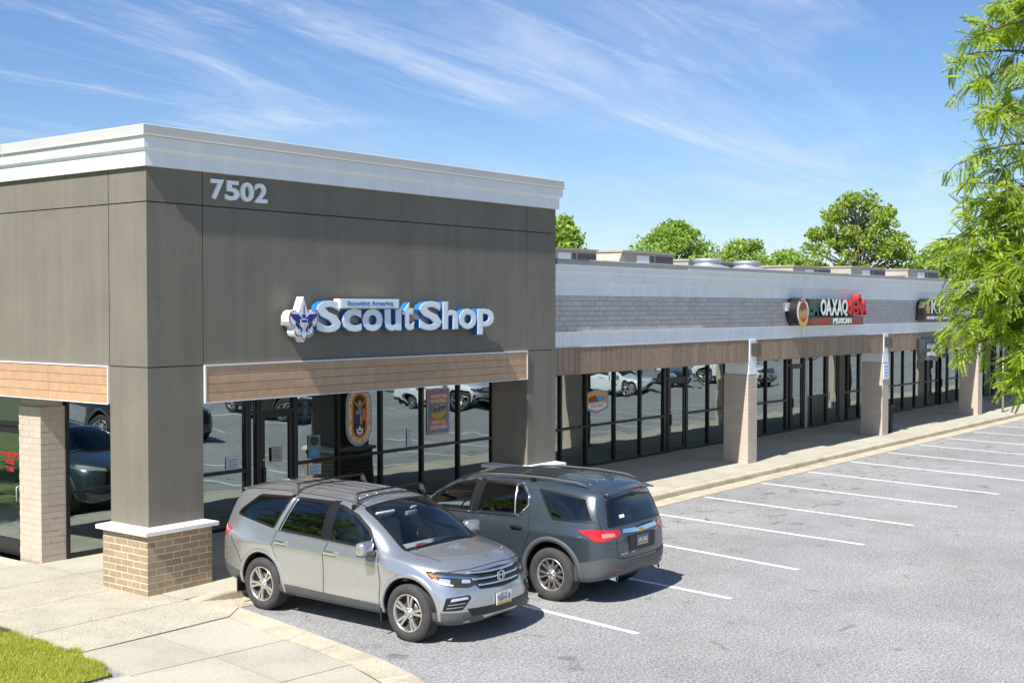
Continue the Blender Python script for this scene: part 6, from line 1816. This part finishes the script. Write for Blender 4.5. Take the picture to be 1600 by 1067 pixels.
for k in range(9):
    cx_, cz_ = rc - .18 + .045 * k + random.uniform(-.01, .01), rz_ + .0 + .012 * k + random.uniform(-.03, .03)
    plate('rafter', ell(cx_, cz_, .024, .045, 10), YP - .017, YP - .0148, (SG['rust'], SG['navy'], SG['dred'])[k % 3], rect, wall)
    plate('rafter_head', ell(cx_, cz_ + .06, .017, .02, 8), YP - .017, YP - .0148, (SG['yellow'], SG['skin'], SG['pwhite'])[k % 3], rect, wall)
hx_, hz_ = 27.02, 1.79
hexa = lambda s: [(hx_, hz_ + .32 * s), (hx_ + .53 * s, hz_ + .22 * s), (hx_ + .53 * s, hz_ - .20 * s), (hx_, hz_ - .32 * s), (hx_ - .53 * s, hz_ - .20 * s), (hx_ - .53 * s, hz_ + .22 * s)]
hexp = thing('window_poster', 'hexagonal orange and blue sticker on the first strip mall window', 'poster', (hx_, YP, 1.47))
layers(hexp, [('border', hexa(1), SG['pblue']), ('orange_rim', hexa(.88), SG['orange']), ('sky_panel', [(hx_ - .05, hz_ + .16), (hx_ + .36, hz_ + .12), (hx_ + .38, hz_ - .02), (hx_ - .02, hz_ - .02)], SG['sky']), ('ground_panel', [(hx_ - .40, hz_ + .10), (hx_ - .08, hz_ + .16), (hx_ + .05, hz_ - .02), (hx_ - .38, hz_ - .03)], SG['brownp']),
              ('label', [(hx_ - .44, hz_ - .08), (hx_ + .44, hz_ - .08), (hx_ + .42, hz_ - .16), (hx_, hz_ - .25), (hx_ - .42, hz_ - .16)], SG['pwhite'])], YP)
text_fit('FIND YOUR ADVENTURE', hx_ - .38, hx_ + .38, hz_ - .075, hz_ - .02, YP - .018, .004, .03).build('lettering', SG['pwhite'], hexp)
text_fit('STOP IN TODAY', hx_ - .30, hx_ + .30, hz_ - .15, hz_ - .10, YP - .018, .004, .03).build('lettering', SG['rust'], hexp)
# notices taped to the glass
for (xa, xb, za, zb_, lab, mt) in ((14.87, 15.20, 1.24, 1.46, 'pale blue notice low on the window left of the shop door', SG['face']), (15.93, 16.20, 1.28, 1.55, 'cream paper notice taped to the glass shop door', M('cream_paper', (.55, .47, .40), .7)),
                                  (16.90, 17.22, 1.24, 1.70, 'blue sticker with a round picture and water drop beside the door', SG['teal']), (16.90, 17.24, .92, 1.13, 'small grey notice below the water drop sticker', SG['face']), (19.75, 19.92, 1.24, 1.62, 'narrow pale sheet on the window left of the rafting poster', SG['face'])):
    n_ = thing('notice', lab, 'notice', ((xa + xb) / 2, YP, za))
    yo = YP - (.038 if 15.9 < xa < 16.2 else 0)
    MB().box(xa, xb, yo - .004, yo - .001, za, zb_).build('sheet', mt, n_)
    if 'drop' in lab and 'round' in lab:
        plate('picture', ell((xa + xb) / 2, 1.585, .12, .09, 18), yo - .007, yo - .0045, SG['dkbrown'], n_, wall)
        plate('drop', [(xa + .16, 1.47), (xa + .27, 1.33), (xa + .16, 1.27), (xa + .05, 1.33)], yo - .007, yo - .0045, SG['sky'], n_, wall)
    else:
        for k in range(4): MB().box(xa + .04, xb - .05 - .03 * (k % 2), yo - .0062, yo - .0045, zb_ - .06 - k * .045, zb_ - .045 - k * .045).build('print', SG['teal'], n_)
# ------------------------------------------------------------------ things on the roof and the pavement
def hvac(x0, x1, zt, label, y=21.5, depth=1.6, slope=False):
    o = thing('rooftop_unit', label, 'air conditioner', ((x0 + x1) / 2, y + depth / 2, 4.92), 'air conditioning units on the strip mall roof')
    w = x1 - x0
    mb = MB()
    if slope:
        mb.prism([(x0 - .5, 4.92), (x1, 4.92), (x1, zt), (x0 + .15, zt)], lambda u, v, d: (u, d, v), y, y + depth)
    else: mb.box(x0, x1, y, y + depth, 4.92, zt)
    b = mb.build('casing', MT['hvac'], o); fix_normals(b)
    box('lid', x0 + (.1 if slope else -.04), x1 + .04, y - .05, y + depth + .04, zt + .001, zt + .06, MT['hvac'], o)
    for (a, c, m_) in ((.30, .52, MT['trim_metal']), (.56, .62, MT['hvac_dark']), (.66, .98, MT['hvac_dark'])):
        box('panel', x0 + w * a, x0 + w * c, y - .025, y - .002, 5.0, zt - .08, m_, o)
    for k in range(5):
        zz = 5.1 + k * (zt - 5.25) / 5
        box('louvre', x0 - .02, x0 + w * .02, y + .1, y + depth - .1, zz, zz + .03, MT['hvac_dark'], o)
    return o
hvac(29.0, 31.9, 5.92, 'grey rooftop unit half hidden behind the dark corner shop')
hvac(33.2, 36.5, 5.97, 'beige sloped rooftop unit with white panel nearest the corner shop', slope=True)
hvac(41.0, 44.6, 5.97, 'low beige rooftop unit behind the second round vent', y=23.5)
hvac(45.7, 49.3, 5.83, 'flat pale rooftop unit right of the round vents')
hvac(51.4, 55.3, 5.95, 'grey rooftop unit in front of the tall tree')
hvac(58.1, 62.3, 6.00, 'farthest rooftop unit near the leafy tree on the right')
for x, lab in ((39.75, 'round metal roof vent left of the two'), (42.75, 'round metal roof vent right of the two')):
    o = thing('roof_vent', lab, 'vent', (x, 22, 4.92), 'round vents on the strip mall roof')
    MB().lathe([(.62, 4.92), (.62, 5.24), (.80, 5.44), (.82, 5.60), (.74, 5.68), (.56, 5.72)], 28, (x, 22, 0)).build('drum', MT['steel_grey'], o, True)
    MB().lathe([(.56, 5.71), (.46, 5.77), (.46, 5.86), (.52, 5.88), (.52, 5.93), (.45, 5.97), (0, 5.99)], 28, (x, 22, 0)).build('cap', MT['steel_grey'], o, True)
# litter bin behind the second column
tb_ = thing('litter_bin', 'black slatted litter bin beside the second brick column', 'bin', (39.95, 15.55, SW))
MB().lathe([(0, SW + .01), (.24, SW + .01), (.27, SW + .8), (.33, SW + .88), (.33, SW + .92), (.27, SW + .92), (.25, SW + .75), (0, SW + .75)], 20, (39.95, 15.55, 0)).build('drum', MT['plastic_black'], tb_, True)
for k in range(14):
    a = 2 * math.pi * k / 14
    MB().tube([(39.95 + .26 * math.cos(a), 15.55 + .26 * math.sin(a), SW + .04), (39.95 + .29 * math.cos(a), 15.55 + .29 * math.sin(a), SW + .80), (39.95 + .35 * math.cos(a), 15.55 + .35 * math.sin(a), SW + .93)], .014, 5).build('slat', MT['alu'], tb_)
stk = thing('sapling_stake', 'thin grey stake standing in the far pavement by the kerb', 'stake', (50.5, 14.85, SW))
MB().tube([(50.5, 14.85, SW - .05), (50.48, 14.85, 1.2), (50.52, 14.86, 2.3)], [.05, .045, .03], 8).build('pole', MT['alu_bare'], stk, True)
# inside the corner shop: boxes by the corner window, a bench, racks
for k, (z0, z1, w, mt) in enumerate(((SW, .62, .55, 'paper'), (.62, 1.0, .50, 'paper'), (1.0, 1.5, .45, 'white'), (1.5, 1.62, .5, 'yel'))):
    m_ = SG['yellow'] if mt == 'yel' else MT[mt]
    lab = ('white cardboard box at the foot of the stack in the corner window', 'second white box of the stack in the corner window', 'tall white box high on the stack in the corner window', 'yellow label tray topping the box stack in the corner window')[k]
    o = thing('carton', lab, 'box', (11.9, YG + .55, z0), 'cartons stacked in the corner window')
    box('carton_body', 11.9 - w / 2, 11.9 + w / 2, YG + .25, YG + .75, z0, z1, m_, o)
    box('carton_print', 11.9 - w / 4, 11.9 + w / 6, YG + .244, YG + .2495, z0 + (z1 - z0) * .3, z0 + (z1 - z0) * .75, SG['rust'] if k % 2 else SG['navy'], o)
bn = thing('bench', 'pine wood bench inside the corner window', 'bench', (12.9, YG + .8, SW))
box('seat', 12.4, 13.9, YG + .6, YG + 1.0, .54, .60, MT['wood_in'], bn)
for x in (12.5, 13.75):
    for y in (.63, .93): box('leg', x - .04, x + .04, YG + y - .03, YG + y + .03, SW, .54, MT['wood_in'], bn)
cloth = [SG['teal'], SG['navy'], M('olive_cloth', (.12, .13, .06), .8), M('khaki_cloth', (.30, .25, .15), .8), SG['dred']]
for i, (x, y) in enumerate(((17.2, 20.2), (18.6, 19.7), (20.6, 20.4), (22.0, 19.8))):
    lab = 'clothes rack inside the shop ' + ('beside the door', 'behind the oval poster', 'behind the rafting poster', 'at the right end of the shop window')[i]
    o = thing('clothes_rack', lab, 'clothes rack', (x, y, SW), 'clothes racks inside the shop')
    MB().tube([(x - .55, y, SW), (x - .55, y, 1.5), (x + .55, y, 1.5), (x + .55, y, SW)], .018, 6).build('rail', MT['alu_bare'], o)
    for k in range(7):
        xx = x - .45 + .15 * k
        MB().add([(xx - .02, y - .22, 1.44), (xx + .03, y - .22, 1.42), (xx + .04, y + .22, 1.42), (xx - .01, y + .22, 1.44), (xx - .03, y - .27, .62), (xx + .05, y - .27, .60), (xx + .06, y + .27, .60), (xx - .02, y + .27, .62)], BOXF).build('shirt', cloth[(k + i) % 5], o)
for i, x in enumerate((17.9, 20.0, 25.9, 33.2)):
    o = thing('display_post', 'pale timber post inside ' + ('the shop left of the oval poster', 'the shop between the two posters', 'the first strip mall window', 'the strip mall window right of the glass door')[i], 'post', (x, YG + 1.3, SW))
    box('shaft', x - .07, x + .07, YG + 1.23, YG + 1.37, SW, 2.9, MT['wood_in'], o)
    box('plinth', x - .12, x + .12, YG + 1.18, YG + 1.42, SW, SW + .12, MT['wood_in'], o)
ez = thing('easel', 'small easel with a red board inside the first strip mall window', 'easel', (25.7, YG + .5, SW))
MB().add([(25.5, YG + .45, .35), (25.9, YG + .45, .35), (25.9, YG + .55, 1.05), (25.5, YG + .55, 1.05), (25.5, YG + .48, .35), (25.9, YG + .48, .35), (25.9, YG + .58, 1.05), (25.5, YG + .58, 1.05)], BOXF).build('board', SG['dred'], ez)
for x in (25.52, 25.88): MB().tube([(x, YG + .42, SW), (x, YG + .60, 1.35)], .015, 6).build('leg', MT['alu_bare'], ez)
MB().tube([(25.7, YG + .85, SW), (25.7, YG + .60, 1.30)], .015, 6).build('leg', MT['alu_bare'], ez)
# ================================================================== VEGETATION
def leaf_mat(name, col, var=0.35, trans=0.35):
    m, N, L, P = mat_nodes(name)
    geo = N.new('ShaderNodeNewGeometry')
    mr = N.new('ShaderNodeMapRange')
    mr.inputs['To Min'].default_value = 1 - var; mr.inputs['To Max'].default_value = 1 + var
    L.new(geo.outputs['Random Per Island'], mr.inputs['Value'])
    sc = N.new('ShaderNodeVectorMath'); sc.operation = 'SCALE'; sc.inputs[0].default_value = col
    L.new(mr.outputs[0], sc.inputs['Scale'])
    nz = N.new('ShaderNodeTexNoise'); nz.inputs['Scale'].default_value = 0.9; nz.inputs['Detail'].default_value = 3
    L.new(geo.outputs['Position'], nz.inputs['Vector'])
    mx = N.new('ShaderNodeMix'); mx.data_type = 'RGBA'; mx.blend_type = 'MULTIPLY'
    L.new(nz.outputs['Fac'], mx.inputs[0]); L.new(sc.outputs[0], mx.inputs[6]); mx.inputs[7].default_value = (1.15, 1.0, 0.65, 1)
    L.new(mx.outputs[2], P.inputs['Base Color'])
    P.inputs['Roughness'].default_value = 0.5
    P.inputs['Specular IOR Level'].default_value = 0.3
    tr = N.new('ShaderNodeBsdfTranslucent')
    tc_ = N.new('ShaderNodeMix'); tc_.data_type = 'RGBA'; tc_.blend_type = 'MULTIPLY'; tc_.inputs[0].default_value = 1
    L.new(mx.outputs[2], tc_.inputs[6]); tc_.inputs[7].default_value = (1.5, 1.5, 0.7, 1)
    L.new(tc_.outputs[2], tr.inputs[0])
    ms = N.new('ShaderNodeMixShader'); ms.inputs[0].default_value = trans
    L.new(P.outputs[0], ms.inputs[1]); L.new(tr.outputs[0], ms.inputs[2])
    L.new(ms.outputs[0], N['Material Output'].inputs[0])
    return m
VG = {}
VG['locust'] = leaf_mat('locust_leaf', (0.28, 0.41, 0.07), 0.45, 0.5)
VG['maple'] = leaf_mat('maple_leaf', (0.25, 0.39, 0.10), 0.40, 0.42)
VG['tall'] = leaf_mat('poplar_leaf', (0.25, 0.36, 0.075), 0.45, 0.42)
VG['dark'] = leaf_mat('dark_leaf', (0.09, 0.15, 0.025), 0.4, 0.2)
VG['grass'] = leaf_mat('grass_blade', (0.40, 0.45, 0.105), 0.45, 0.4)
VG['bark'] = M('bark', (0.14, 0.115, 0.09), 0.9, var=0.3, vscale=8, bump=0.6, bscale=30)
VG['twig'] = M('twig_bark', (0.10, 0.085, 0.05), 0.9)

def np_mesh(name, V, F, mat, parent=None, loc=(0, 0, 0), smooth=False):
    V = np.asarray(V, np.float32).reshape(-1, 3); F = np.asarray(F, np.int32)
    me = bpy.data.meshes.new(name)
    n, k = F.shape
    me.vertices.add(len(V)); me.vertices.foreach_set('co', V.ravel())
    me.loops.add(n * k); me.loops.foreach_set('vertex_index', F.ravel())
    me.polygons.add(n); me.polygons.foreach_set('loop_start', np.arange(0, n * k, k, dtype=np.int32))
    try: me.polygons.foreach_set('loop_total', np.full(n, k, dtype=np.int32))
    except Exception: pass
    me.materials.append(mat); me.update(); me.validate()
    o = bpy.data.objects.new(name, me); link(o, parent); o.location = loc
    return o
def rand_rot(n, r_):
    q = r_.normal(size=(n, 4)); q /= np.linalg.norm(q, axis=1)[:, None]
    w, x, y, z = q.T
    return np.stack([np.stack([1 - 2 * (y * y + z * z), 2 * (x * y - z * w), 2 * (x * z + y * w)], -1),
                     np.stack([2 * (x * y + z * w), 1 - 2 * (x * x + z * z), 2 * (y * z - x * w)], -1),
                     np.stack([2 * (x * z - y * w), 2 * (y * z + x * w), 1 - 2 * (x * x + y * y)], -1)], 1)
LEAF = np.array([(-.5, 0, 0), (-.05, .30, .05), (.5, 0, 0), (-.05, -.30, .05)])
def leaves(cent, size, r_):
    n = len(cent); Rm = rand_rot(n, r_); s = size * r_.uniform(.6, 1.35, n)
    V = np.einsum('nij,kj->nki', Rm, LEAF) * s[:, None, None] + cent[:, None, :]
    F = np.arange(n * 4).reshape(n, 4)
    return V.reshape(-1, 3), F
def tree(name, label, base, height, crown_z0, rx, rz_pow, mat, leaf=.3, clusters=60, per=70, seed=1, spread=.55, group=None, trunk_r=.22, shape=None, cat='tree'):
    r_ = np.random.default_rng(seed)
    o = thing(name, label, cat, base, group)
    bx_, by_, bz_ = base
    lim = MB()
    top = height * .86
    tp = [(0, 0, 0), (.06 * rx * r_.normal(), .06 * rx * r_.normal(), height * .3), (.12 * rx * r_.normal() * .5, .1 * rx * r_.normal() * .5, height * .6), (0.05, 0.05, top)]
    lim.tube(tp, [trunk_r, trunk_r * .75, trunk_r * .45, trunk_r * .12], 8)
    C = []
    for k in range(clusters):
        t = r_.uniform(0, 1)
        z = crown_z0 + (height - crown_z0) * t
        prof = (shape(t) if shape else math.sin(math.pi * min(1, .12 + .88 * t) ** rz_pow) ** .7)
        a = r_.uniform(0, 2 * math.pi); rr = rx * prof * math.sqrt(r_.uniform(.18, 1.0))
        C.append((rr * math.cos(a), rr * math.sin(a), z))
    P = []
    for c in C:
        zb_ = max(crown_z0 * .7, c[2] - r_.uniform(.10, .22) * height)
        f_ = min(1, zb_ / top)
        st_ = np.array([np.interp(zb_, [p[2] for p in tp], [p[0] for p in tp]), np.interp(zb_, [p[2] for p in tp], [p[1] for p in tp]), zb_])
        m_ = st_ * .45 + np.array(c) * .55 + np.array([0, 0, .06 * height * r_.uniform(-.3, .5)])
        lim.tube([tuple(st_), tuple(m_), c], [trunk_r * .28 * (1.1 - f_) + .02, trunk_r * .14 + .012, .012], 5, False)
        sp = spread * r_.uniform(.7, 1.3)
        d = r_.normal(size=(per, 3)); d /= np.linalg.norm(d, axis=1)[:, None]
        d *= (r_.uniform(.15, 1, (per, 1)) ** .55) * sp; d[:, 2] *= .72
        P.append(np.array(c) + d)
    P = np.concatenate(P)
    lo = lim.local('trunk', VG['bark'], o, True)
    V, F = leaves(P, leaf, r_)
    np_mesh('crown', V, F, mat, o)
    return o
def at(px, py, depth):         # a point of the place given where the survey sighted it
    d = fwd + right * ((px - 800) / 1956) - upv * ((py - 533.5) / 1956)
    return Vector((0, 0, CAM_H)) + d * depth
# trees behind the strip mall
def bg(px, top_py, depth, w_px, label, mat, seed, crown=.62, leaf=.32, clusters=70, per=80, spread=.8, shape=None):
    p = at(px, 481, depth); h = CAM_H + (481 - top_py) / 1956 * depth; rx = w_px / 1956 * depth / 2
    return tree('tree', label, (p.x, p.y, -.03), h, h * (1 - crown), rx, 1.0, mat, leaf, clusters, per, seed, spread, 'trees behind the strip mall', .28, shape)
bg(1338, 306, 88, 165, 'tall full tree standing behind the far end of the strip mall roof', VG['tall'], 3, .68, .27, 210, 80, .62, lambda t: (math.sin(math.pi * (t * .86 + .10))) ** .6)
bg(1052, 352, 92, 190, 'broad round tree behind the roof unit nearest the corner shop', VG['maple'], 4, .60, .27, 200, 64, .70, lambda t: (math.sin(math.pi * (t * .70 + .28))) ** .8)
bg(1165, 378, 96, 130, 'lower tree behind the round roof vents', VG['maple'], 5, .5, .27, 110, 64, .65, lambda t: (math.sin(math.pi * (t * .6 + .35))) ** .8)
bg(1235, 396, 98, 120, 'low tree filling the gap left of the tall tree', VG['maple'], 6, .45, .27, 95, 64, .65, lambda t: (math.sin(math.pi * (t * .6 + .35))) ** .8)
bg(880, 345, 80, 75, 'tree half hidden by the right edge of the dark corner shop', VG['maple'], 7, .55, .32, 80, 70, .7)
bg(960, 398, 100, 60, 'small dark treetop just left of the broad round tree', VG['dark'], 8, .4, .3, 40, 60, .6)
bg(1480, 380, 100, 120, 'treetop behind the hanging locust branches', VG['maple'], 9, .5, .34, 70, 70, .8)
bg(1590, 370, 95, 140, 'treetop at the right edge behind the locust', VG['maple'], 10, .5, .34, 80, 70, .8)

# the honey locust close on the right: arching sprays of feathery leaves
LK = .635                      # distance of the locust, against the first sighting
lo_base = at(1745, 481, 14.6 * LK); lo_base.z = 0
loc_t = thing('locust_tree', 'feathery green honey locust leaning in from the right edge', 'tree', tuple(lo_base))
r_ = np.random.default_rng(21)
limb = MB(); tw = MB()
limb.tube([(0, 0, 0), (.05, .02, 2.0), (-.02, .05, 4.0), (.05, 0, 6.0), (0, 0, 7.4)], [.12, .10, .08, .05, .02], 10)
isl = part('planting_bed', *(lambda mb: (mb.v, mb.f))(MB().lathe([(1.15, -.02), (1.13, .12), (1.0, .13), (.99, .09), (0, .11)], 36, (lo_base.x, lo_base.y, 0))), MT['kerb'])
fix_normals(isl); tag(isl, kind='structure')
soil = part('mulch', *(lambda mb: (mb.v, mb.f))(MB().lathe([(.99, .095), (.6, .125), (0, .14)], 30, (lo_base.x, lo_base.y, 0))), MT['dirt'], isl)
# one compound leaf: paired leaflets along a drooping stalk
def frond():
    V = []; n = 10
    for k in range(n):
        t = (k + 1) / n; x = .125 * t; z = -.035 * t * t
        for s in (-1, 1):
            L_ = .029 * (1 - .35 * abs(t - .5)); w = .006
            V += [(x, .003 * s, z), (x + .01, s * L_ * .5 - w * .0, z + .002 - .0), (x + .009, s * L_, z - .006), (x - .004, s * L_ * .55, z + .001)]
            V[-3] = (x + .0115, s * L_ * .45, z + .001)
    return np.array(V)
FRD = frond()
cent = []; dirs = []
def spray(tip, start, droop, n_f):
    """a twig from start to tip that arches over, carrying leaves all along"""
    S_, T_ = np.array(start), np.array(tip)
    mid_ = (S_ + T_) / 2 + np.array([0, 0, droop])
    pts = []
    for k in range(9):
        t = k / 8; pts.append((1 - t) ** 2 * S_ + 2 * t * (1 - t) * mid_ + t * t * T_)
    limb.tube([tuple(p) for p in pts], [.020 - .016 * k / 8 for k in range(9)], 5, False)
    for k in range(n_f):
        t = r_.uniform(.25, 1) ** .8
        p = (1 - t) ** 2 * S_ + 2 * t * (1 - t) * mid_ + t * t * T_
        tang = (T_ - S_) / np.linalg.norm(T_ - S_)
        # side shoot
        sd = r_.normal(size=3); sd[2] *= .45; sd += tang * .6; sd /= np.linalg.norm(sd)
        ln = r_.uniform(.07, .34) * (1.15 - .5 * t)
        e = p + sd * ln + np.array([0, 0, -.30 * ln * ln - .03])
        if k % 4 == 0: tw.tube([tuple(p), tuple((p + e) / 2 + np.array([0, 0, .03])), tuple(e)], [.006, .004, .003], 3, False)
        for j in range(5):
            q = p + (e - p) * r_.uniform(.2, 1)
            cent.append(q + r_.normal(size=3) * .012)
            dd = sd * .7 + r_.normal(size=3) * .6; dd[2] -= .45
            dirs.append(dd / np.linalg.norm(dd))
tips = [(1492, 78, 14.2), (1487, 100, 14.6), (1520, 60, 15.0), (1560, 45, 14.4), (1505, 140, 14.3), (1530, 170, 14.9), (1500, 190, 14.0), (1548, 195, 14.6), (1580, 120, 13.8), (1590, 160, 14.8), (1588, 190, 14.2),
        (1476, 272, 14.4), (1490, 300, 14.0), (1500, 335, 14.8), (1530, 285, 15.2), (1540, 330, 14.2), (1575, 270, 14.8), (1580, 320, 14.0), (1480, 330, 14.6), (1510, 360, 14.2),
        (1462, 392, 14.4), (1448, 418, 14.0), (1470, 440, 14.7), (1500, 400, 14.2), (1520, 430, 15.0), (1550, 385, 14.4), (1560, 430, 13.9), (1450, 470, 14.2), (1448, 498, 14.5),
        (1475, 520, 14.0), (1490, 560, 14.6), (1505, 500, 14.2), (1520, 545, 14.9), (1480, 575, 14.3), (1545, 510, 14.0), (1560, 560, 14.5), (1570, 600, 14.1), (1535, 595, 14.7), (1590, 480, 14.4), (1595, 580, 14.0), (1590, 625, 14.6),
        (1555, 625, 14.2), (1530, 20, 14.5), (1590, 5, 14.2), (1460, 540, 14.6), (1600, 400, 14.6), (1620, 90, 14.5), (1610, 340, 13.8), (1620, 520, 14.8), (1515, 470, 14.6), (1470, 480, 14.9), (1495, 455, 13.8)]
bz0 = np.array(lo_base)
for (px, py, dp) in tips:
    px += 22; py -= 14 + (14 if py > 520 else 0)
    T_ = np.array(at(px, py, dp * LK)) - bz0
    z0_ = min(9.0, max(1.9, T_[2] + r_.uniform(-.3, .25)))
    S_ = np.array([T_[0] * .25, T_[1] * .25, z0_])
    spray(T_, S_, r_.uniform(.08, .26), int(r_.integers(8, 19)))
for k in range(70):            # the rest of the crown, outside the picture
    a = r_.uniform(0, 2 * math.pi); z = r_.uniform(3.6, 7.6); rr = 1.6 * math.sin(math.pi * min(1, (z - 2.8) / 5.6)) ** .6 * r_.uniform(.6, 1)
    T_ = np.array([rr * math.cos(a), rr * math.sin(a), z])
    w = at(1600, 481, 14.6 * LK) - at(1745, 481, 14.6 * LK)
    if T_[:2] @ np.array([w.x, w.y]) / w.length > -.15: continue        # keeps the sighted sprays free
    spray(T_, np.array([T_[0] * .2, T_[1] * .2, max(2.2, z - r_.uniform(.2, .7))]), r_.uniform(.1, .3), 22)
cent = np.array(cent); dirs = np.array(dirs); n = len(cent)
up_ = np.tile(np.array([0, 0, 1.0]), (n, 1)) + r_.normal(size=(n, 3)) * .45
yax = np.cross(up_, dirs); yax /= np.linalg.norm(yax, axis=1)[:, None]
zax = np.cross(dirs, yax)
Rm = np.stack([dirs, yax, zax], -1)
sc_ = r_.uniform(.75, 1.2, n)
V = (np.einsum('nij,kj->nki', Rm, FRD) * sc_[:, None, None] + cent[:, None, :]).reshape(-1, 3)
F = np.arange(len(V)).reshape(-1, 4)
limb.add(tw.v, tw.f)
limb.local('trunk', VG['bark'], loc_t, True)
np_mesh('crown', V, F, VG['locust'], loc_t)

# trees on the side lawn, out of the picture but mirrored in the silver car
tree('tree', 'leafy tree on the side lawn, mirrored in the silver SUV side windows', (1.2, 22.5, 0), 10.5, 2.4, 3.2, 1.0, VG['maple'], .20, 110, 90, 31, .6, 'trees on the side lawn')
tree('tree', 'taller tree further along the side lawn, mirrored in the side door glass', (-3.5, 27.5, 0), 12.0, 2.8, 3.6, 1.0, VG['maple'], .22, 120, 90, 32, .65, 'trees on the side lawn')

# grass blades on the lawn corner in view
def blades(x0, x1, y0, y1, n, z, h, name, keep=None, seed=5):
    q = np.random.default_rng(seed)
    x = q.uniform(x0, x1, n); y = q.uniform(y0, y1, n)
    if keep is not None: m = keep(x, y); x, y = x[m], y[m]; n = len(x)
    a = q.uniform(0, 2 * math.pi, n); hh = h * q.uniform(.5, 1.3, n) * (1 + .5 * np.sin(x * 5.1) * np.sin(y * 4.3)); le = q.normal(size=(n, 2)) * .45 * hh[:, None]
    w = .0045
    zz = np.full(n, z)
    V = np.stack([np.stack([x - w * np.cos(a), y - w * np.sin(a), zz], -1), np.stack([x + w * np.cos(a), y + w * np.sin(a), zz], -1),
                  np.stack([x + le[:, 0], y + le[:, 1], zz + hh], -1)], 1).reshape(-1, 3)
    o = np_mesh(name, V, np.arange(3 * n).reshape(n, 3), VG['grass'])
    return o
gr = blades(6.6, 8.74, 12.05, 16.5, 90000, .028, .055, 'grass', lambda x, y: (x < np.interp(y, [12.25, 12.7, 13.4, 40], [8.40, 8.50, 8.66, 8.66]) + .05 * np.sin(y * 9) + .03 * np.sin(y * 23)) & (y > 12.28))
tag(gr, 'short yellow-green grass on the lawn corner beside the path', 'grass', kind='stuff')

# ================================================================== ACROSS THE CAR PARK (seen in the shop windows)
def copy_car(src, label, loc, rotz, paint_mat, old):
    def rec(o, par):
        c = o.copy(); COL.objects.link(c)
        if par is not None: c.parent = par
        if c.type == 'MESH':
            for i, s in enumerate(c.material_slots):
                if s.material == old:
                    s.link = 'OBJECT'; s.material = paint_mat
        for ch in o.children: rec(ch, c)
        return c
    r0 = rec(src, None)
    r0.location = loc; r0.rotation_euler = (0, 0, rotz); r0['label'] = label; r0['group'] = 'cars parked across the aisle'
    return r0
copy_car(traverse, 'black SUV parked across the aisle, mirrored in the left shop window', (24.6, 2.6, 0), R(90), CM['black_paint'], CM['slate'])
copy_car(pilot, 'white SUV parked across the aisle, mirrored in the right end of the shop window', (39.9, 2.0, 0), R(90), CM['white_paint'], CM['silver'])
copy_car(traverse, 'black SUV across the aisle, mirrored high in the middle of the shop window', (32.4, -.2, 0), R(90), CM['black_paint'], CM['slate'])
copy_car(pilot, 'white SUV across the aisle, mirrored in the far strip mall window', (62.5, 3.5, 0), R(90), CM['white_paint'], CM['silver'])
copy_car(pilot, 'silver SUV across the aisle, mirrored right of the strip mall door', (58.0, 1.0, 0), R(90), CM['silver'], CM['silver'])
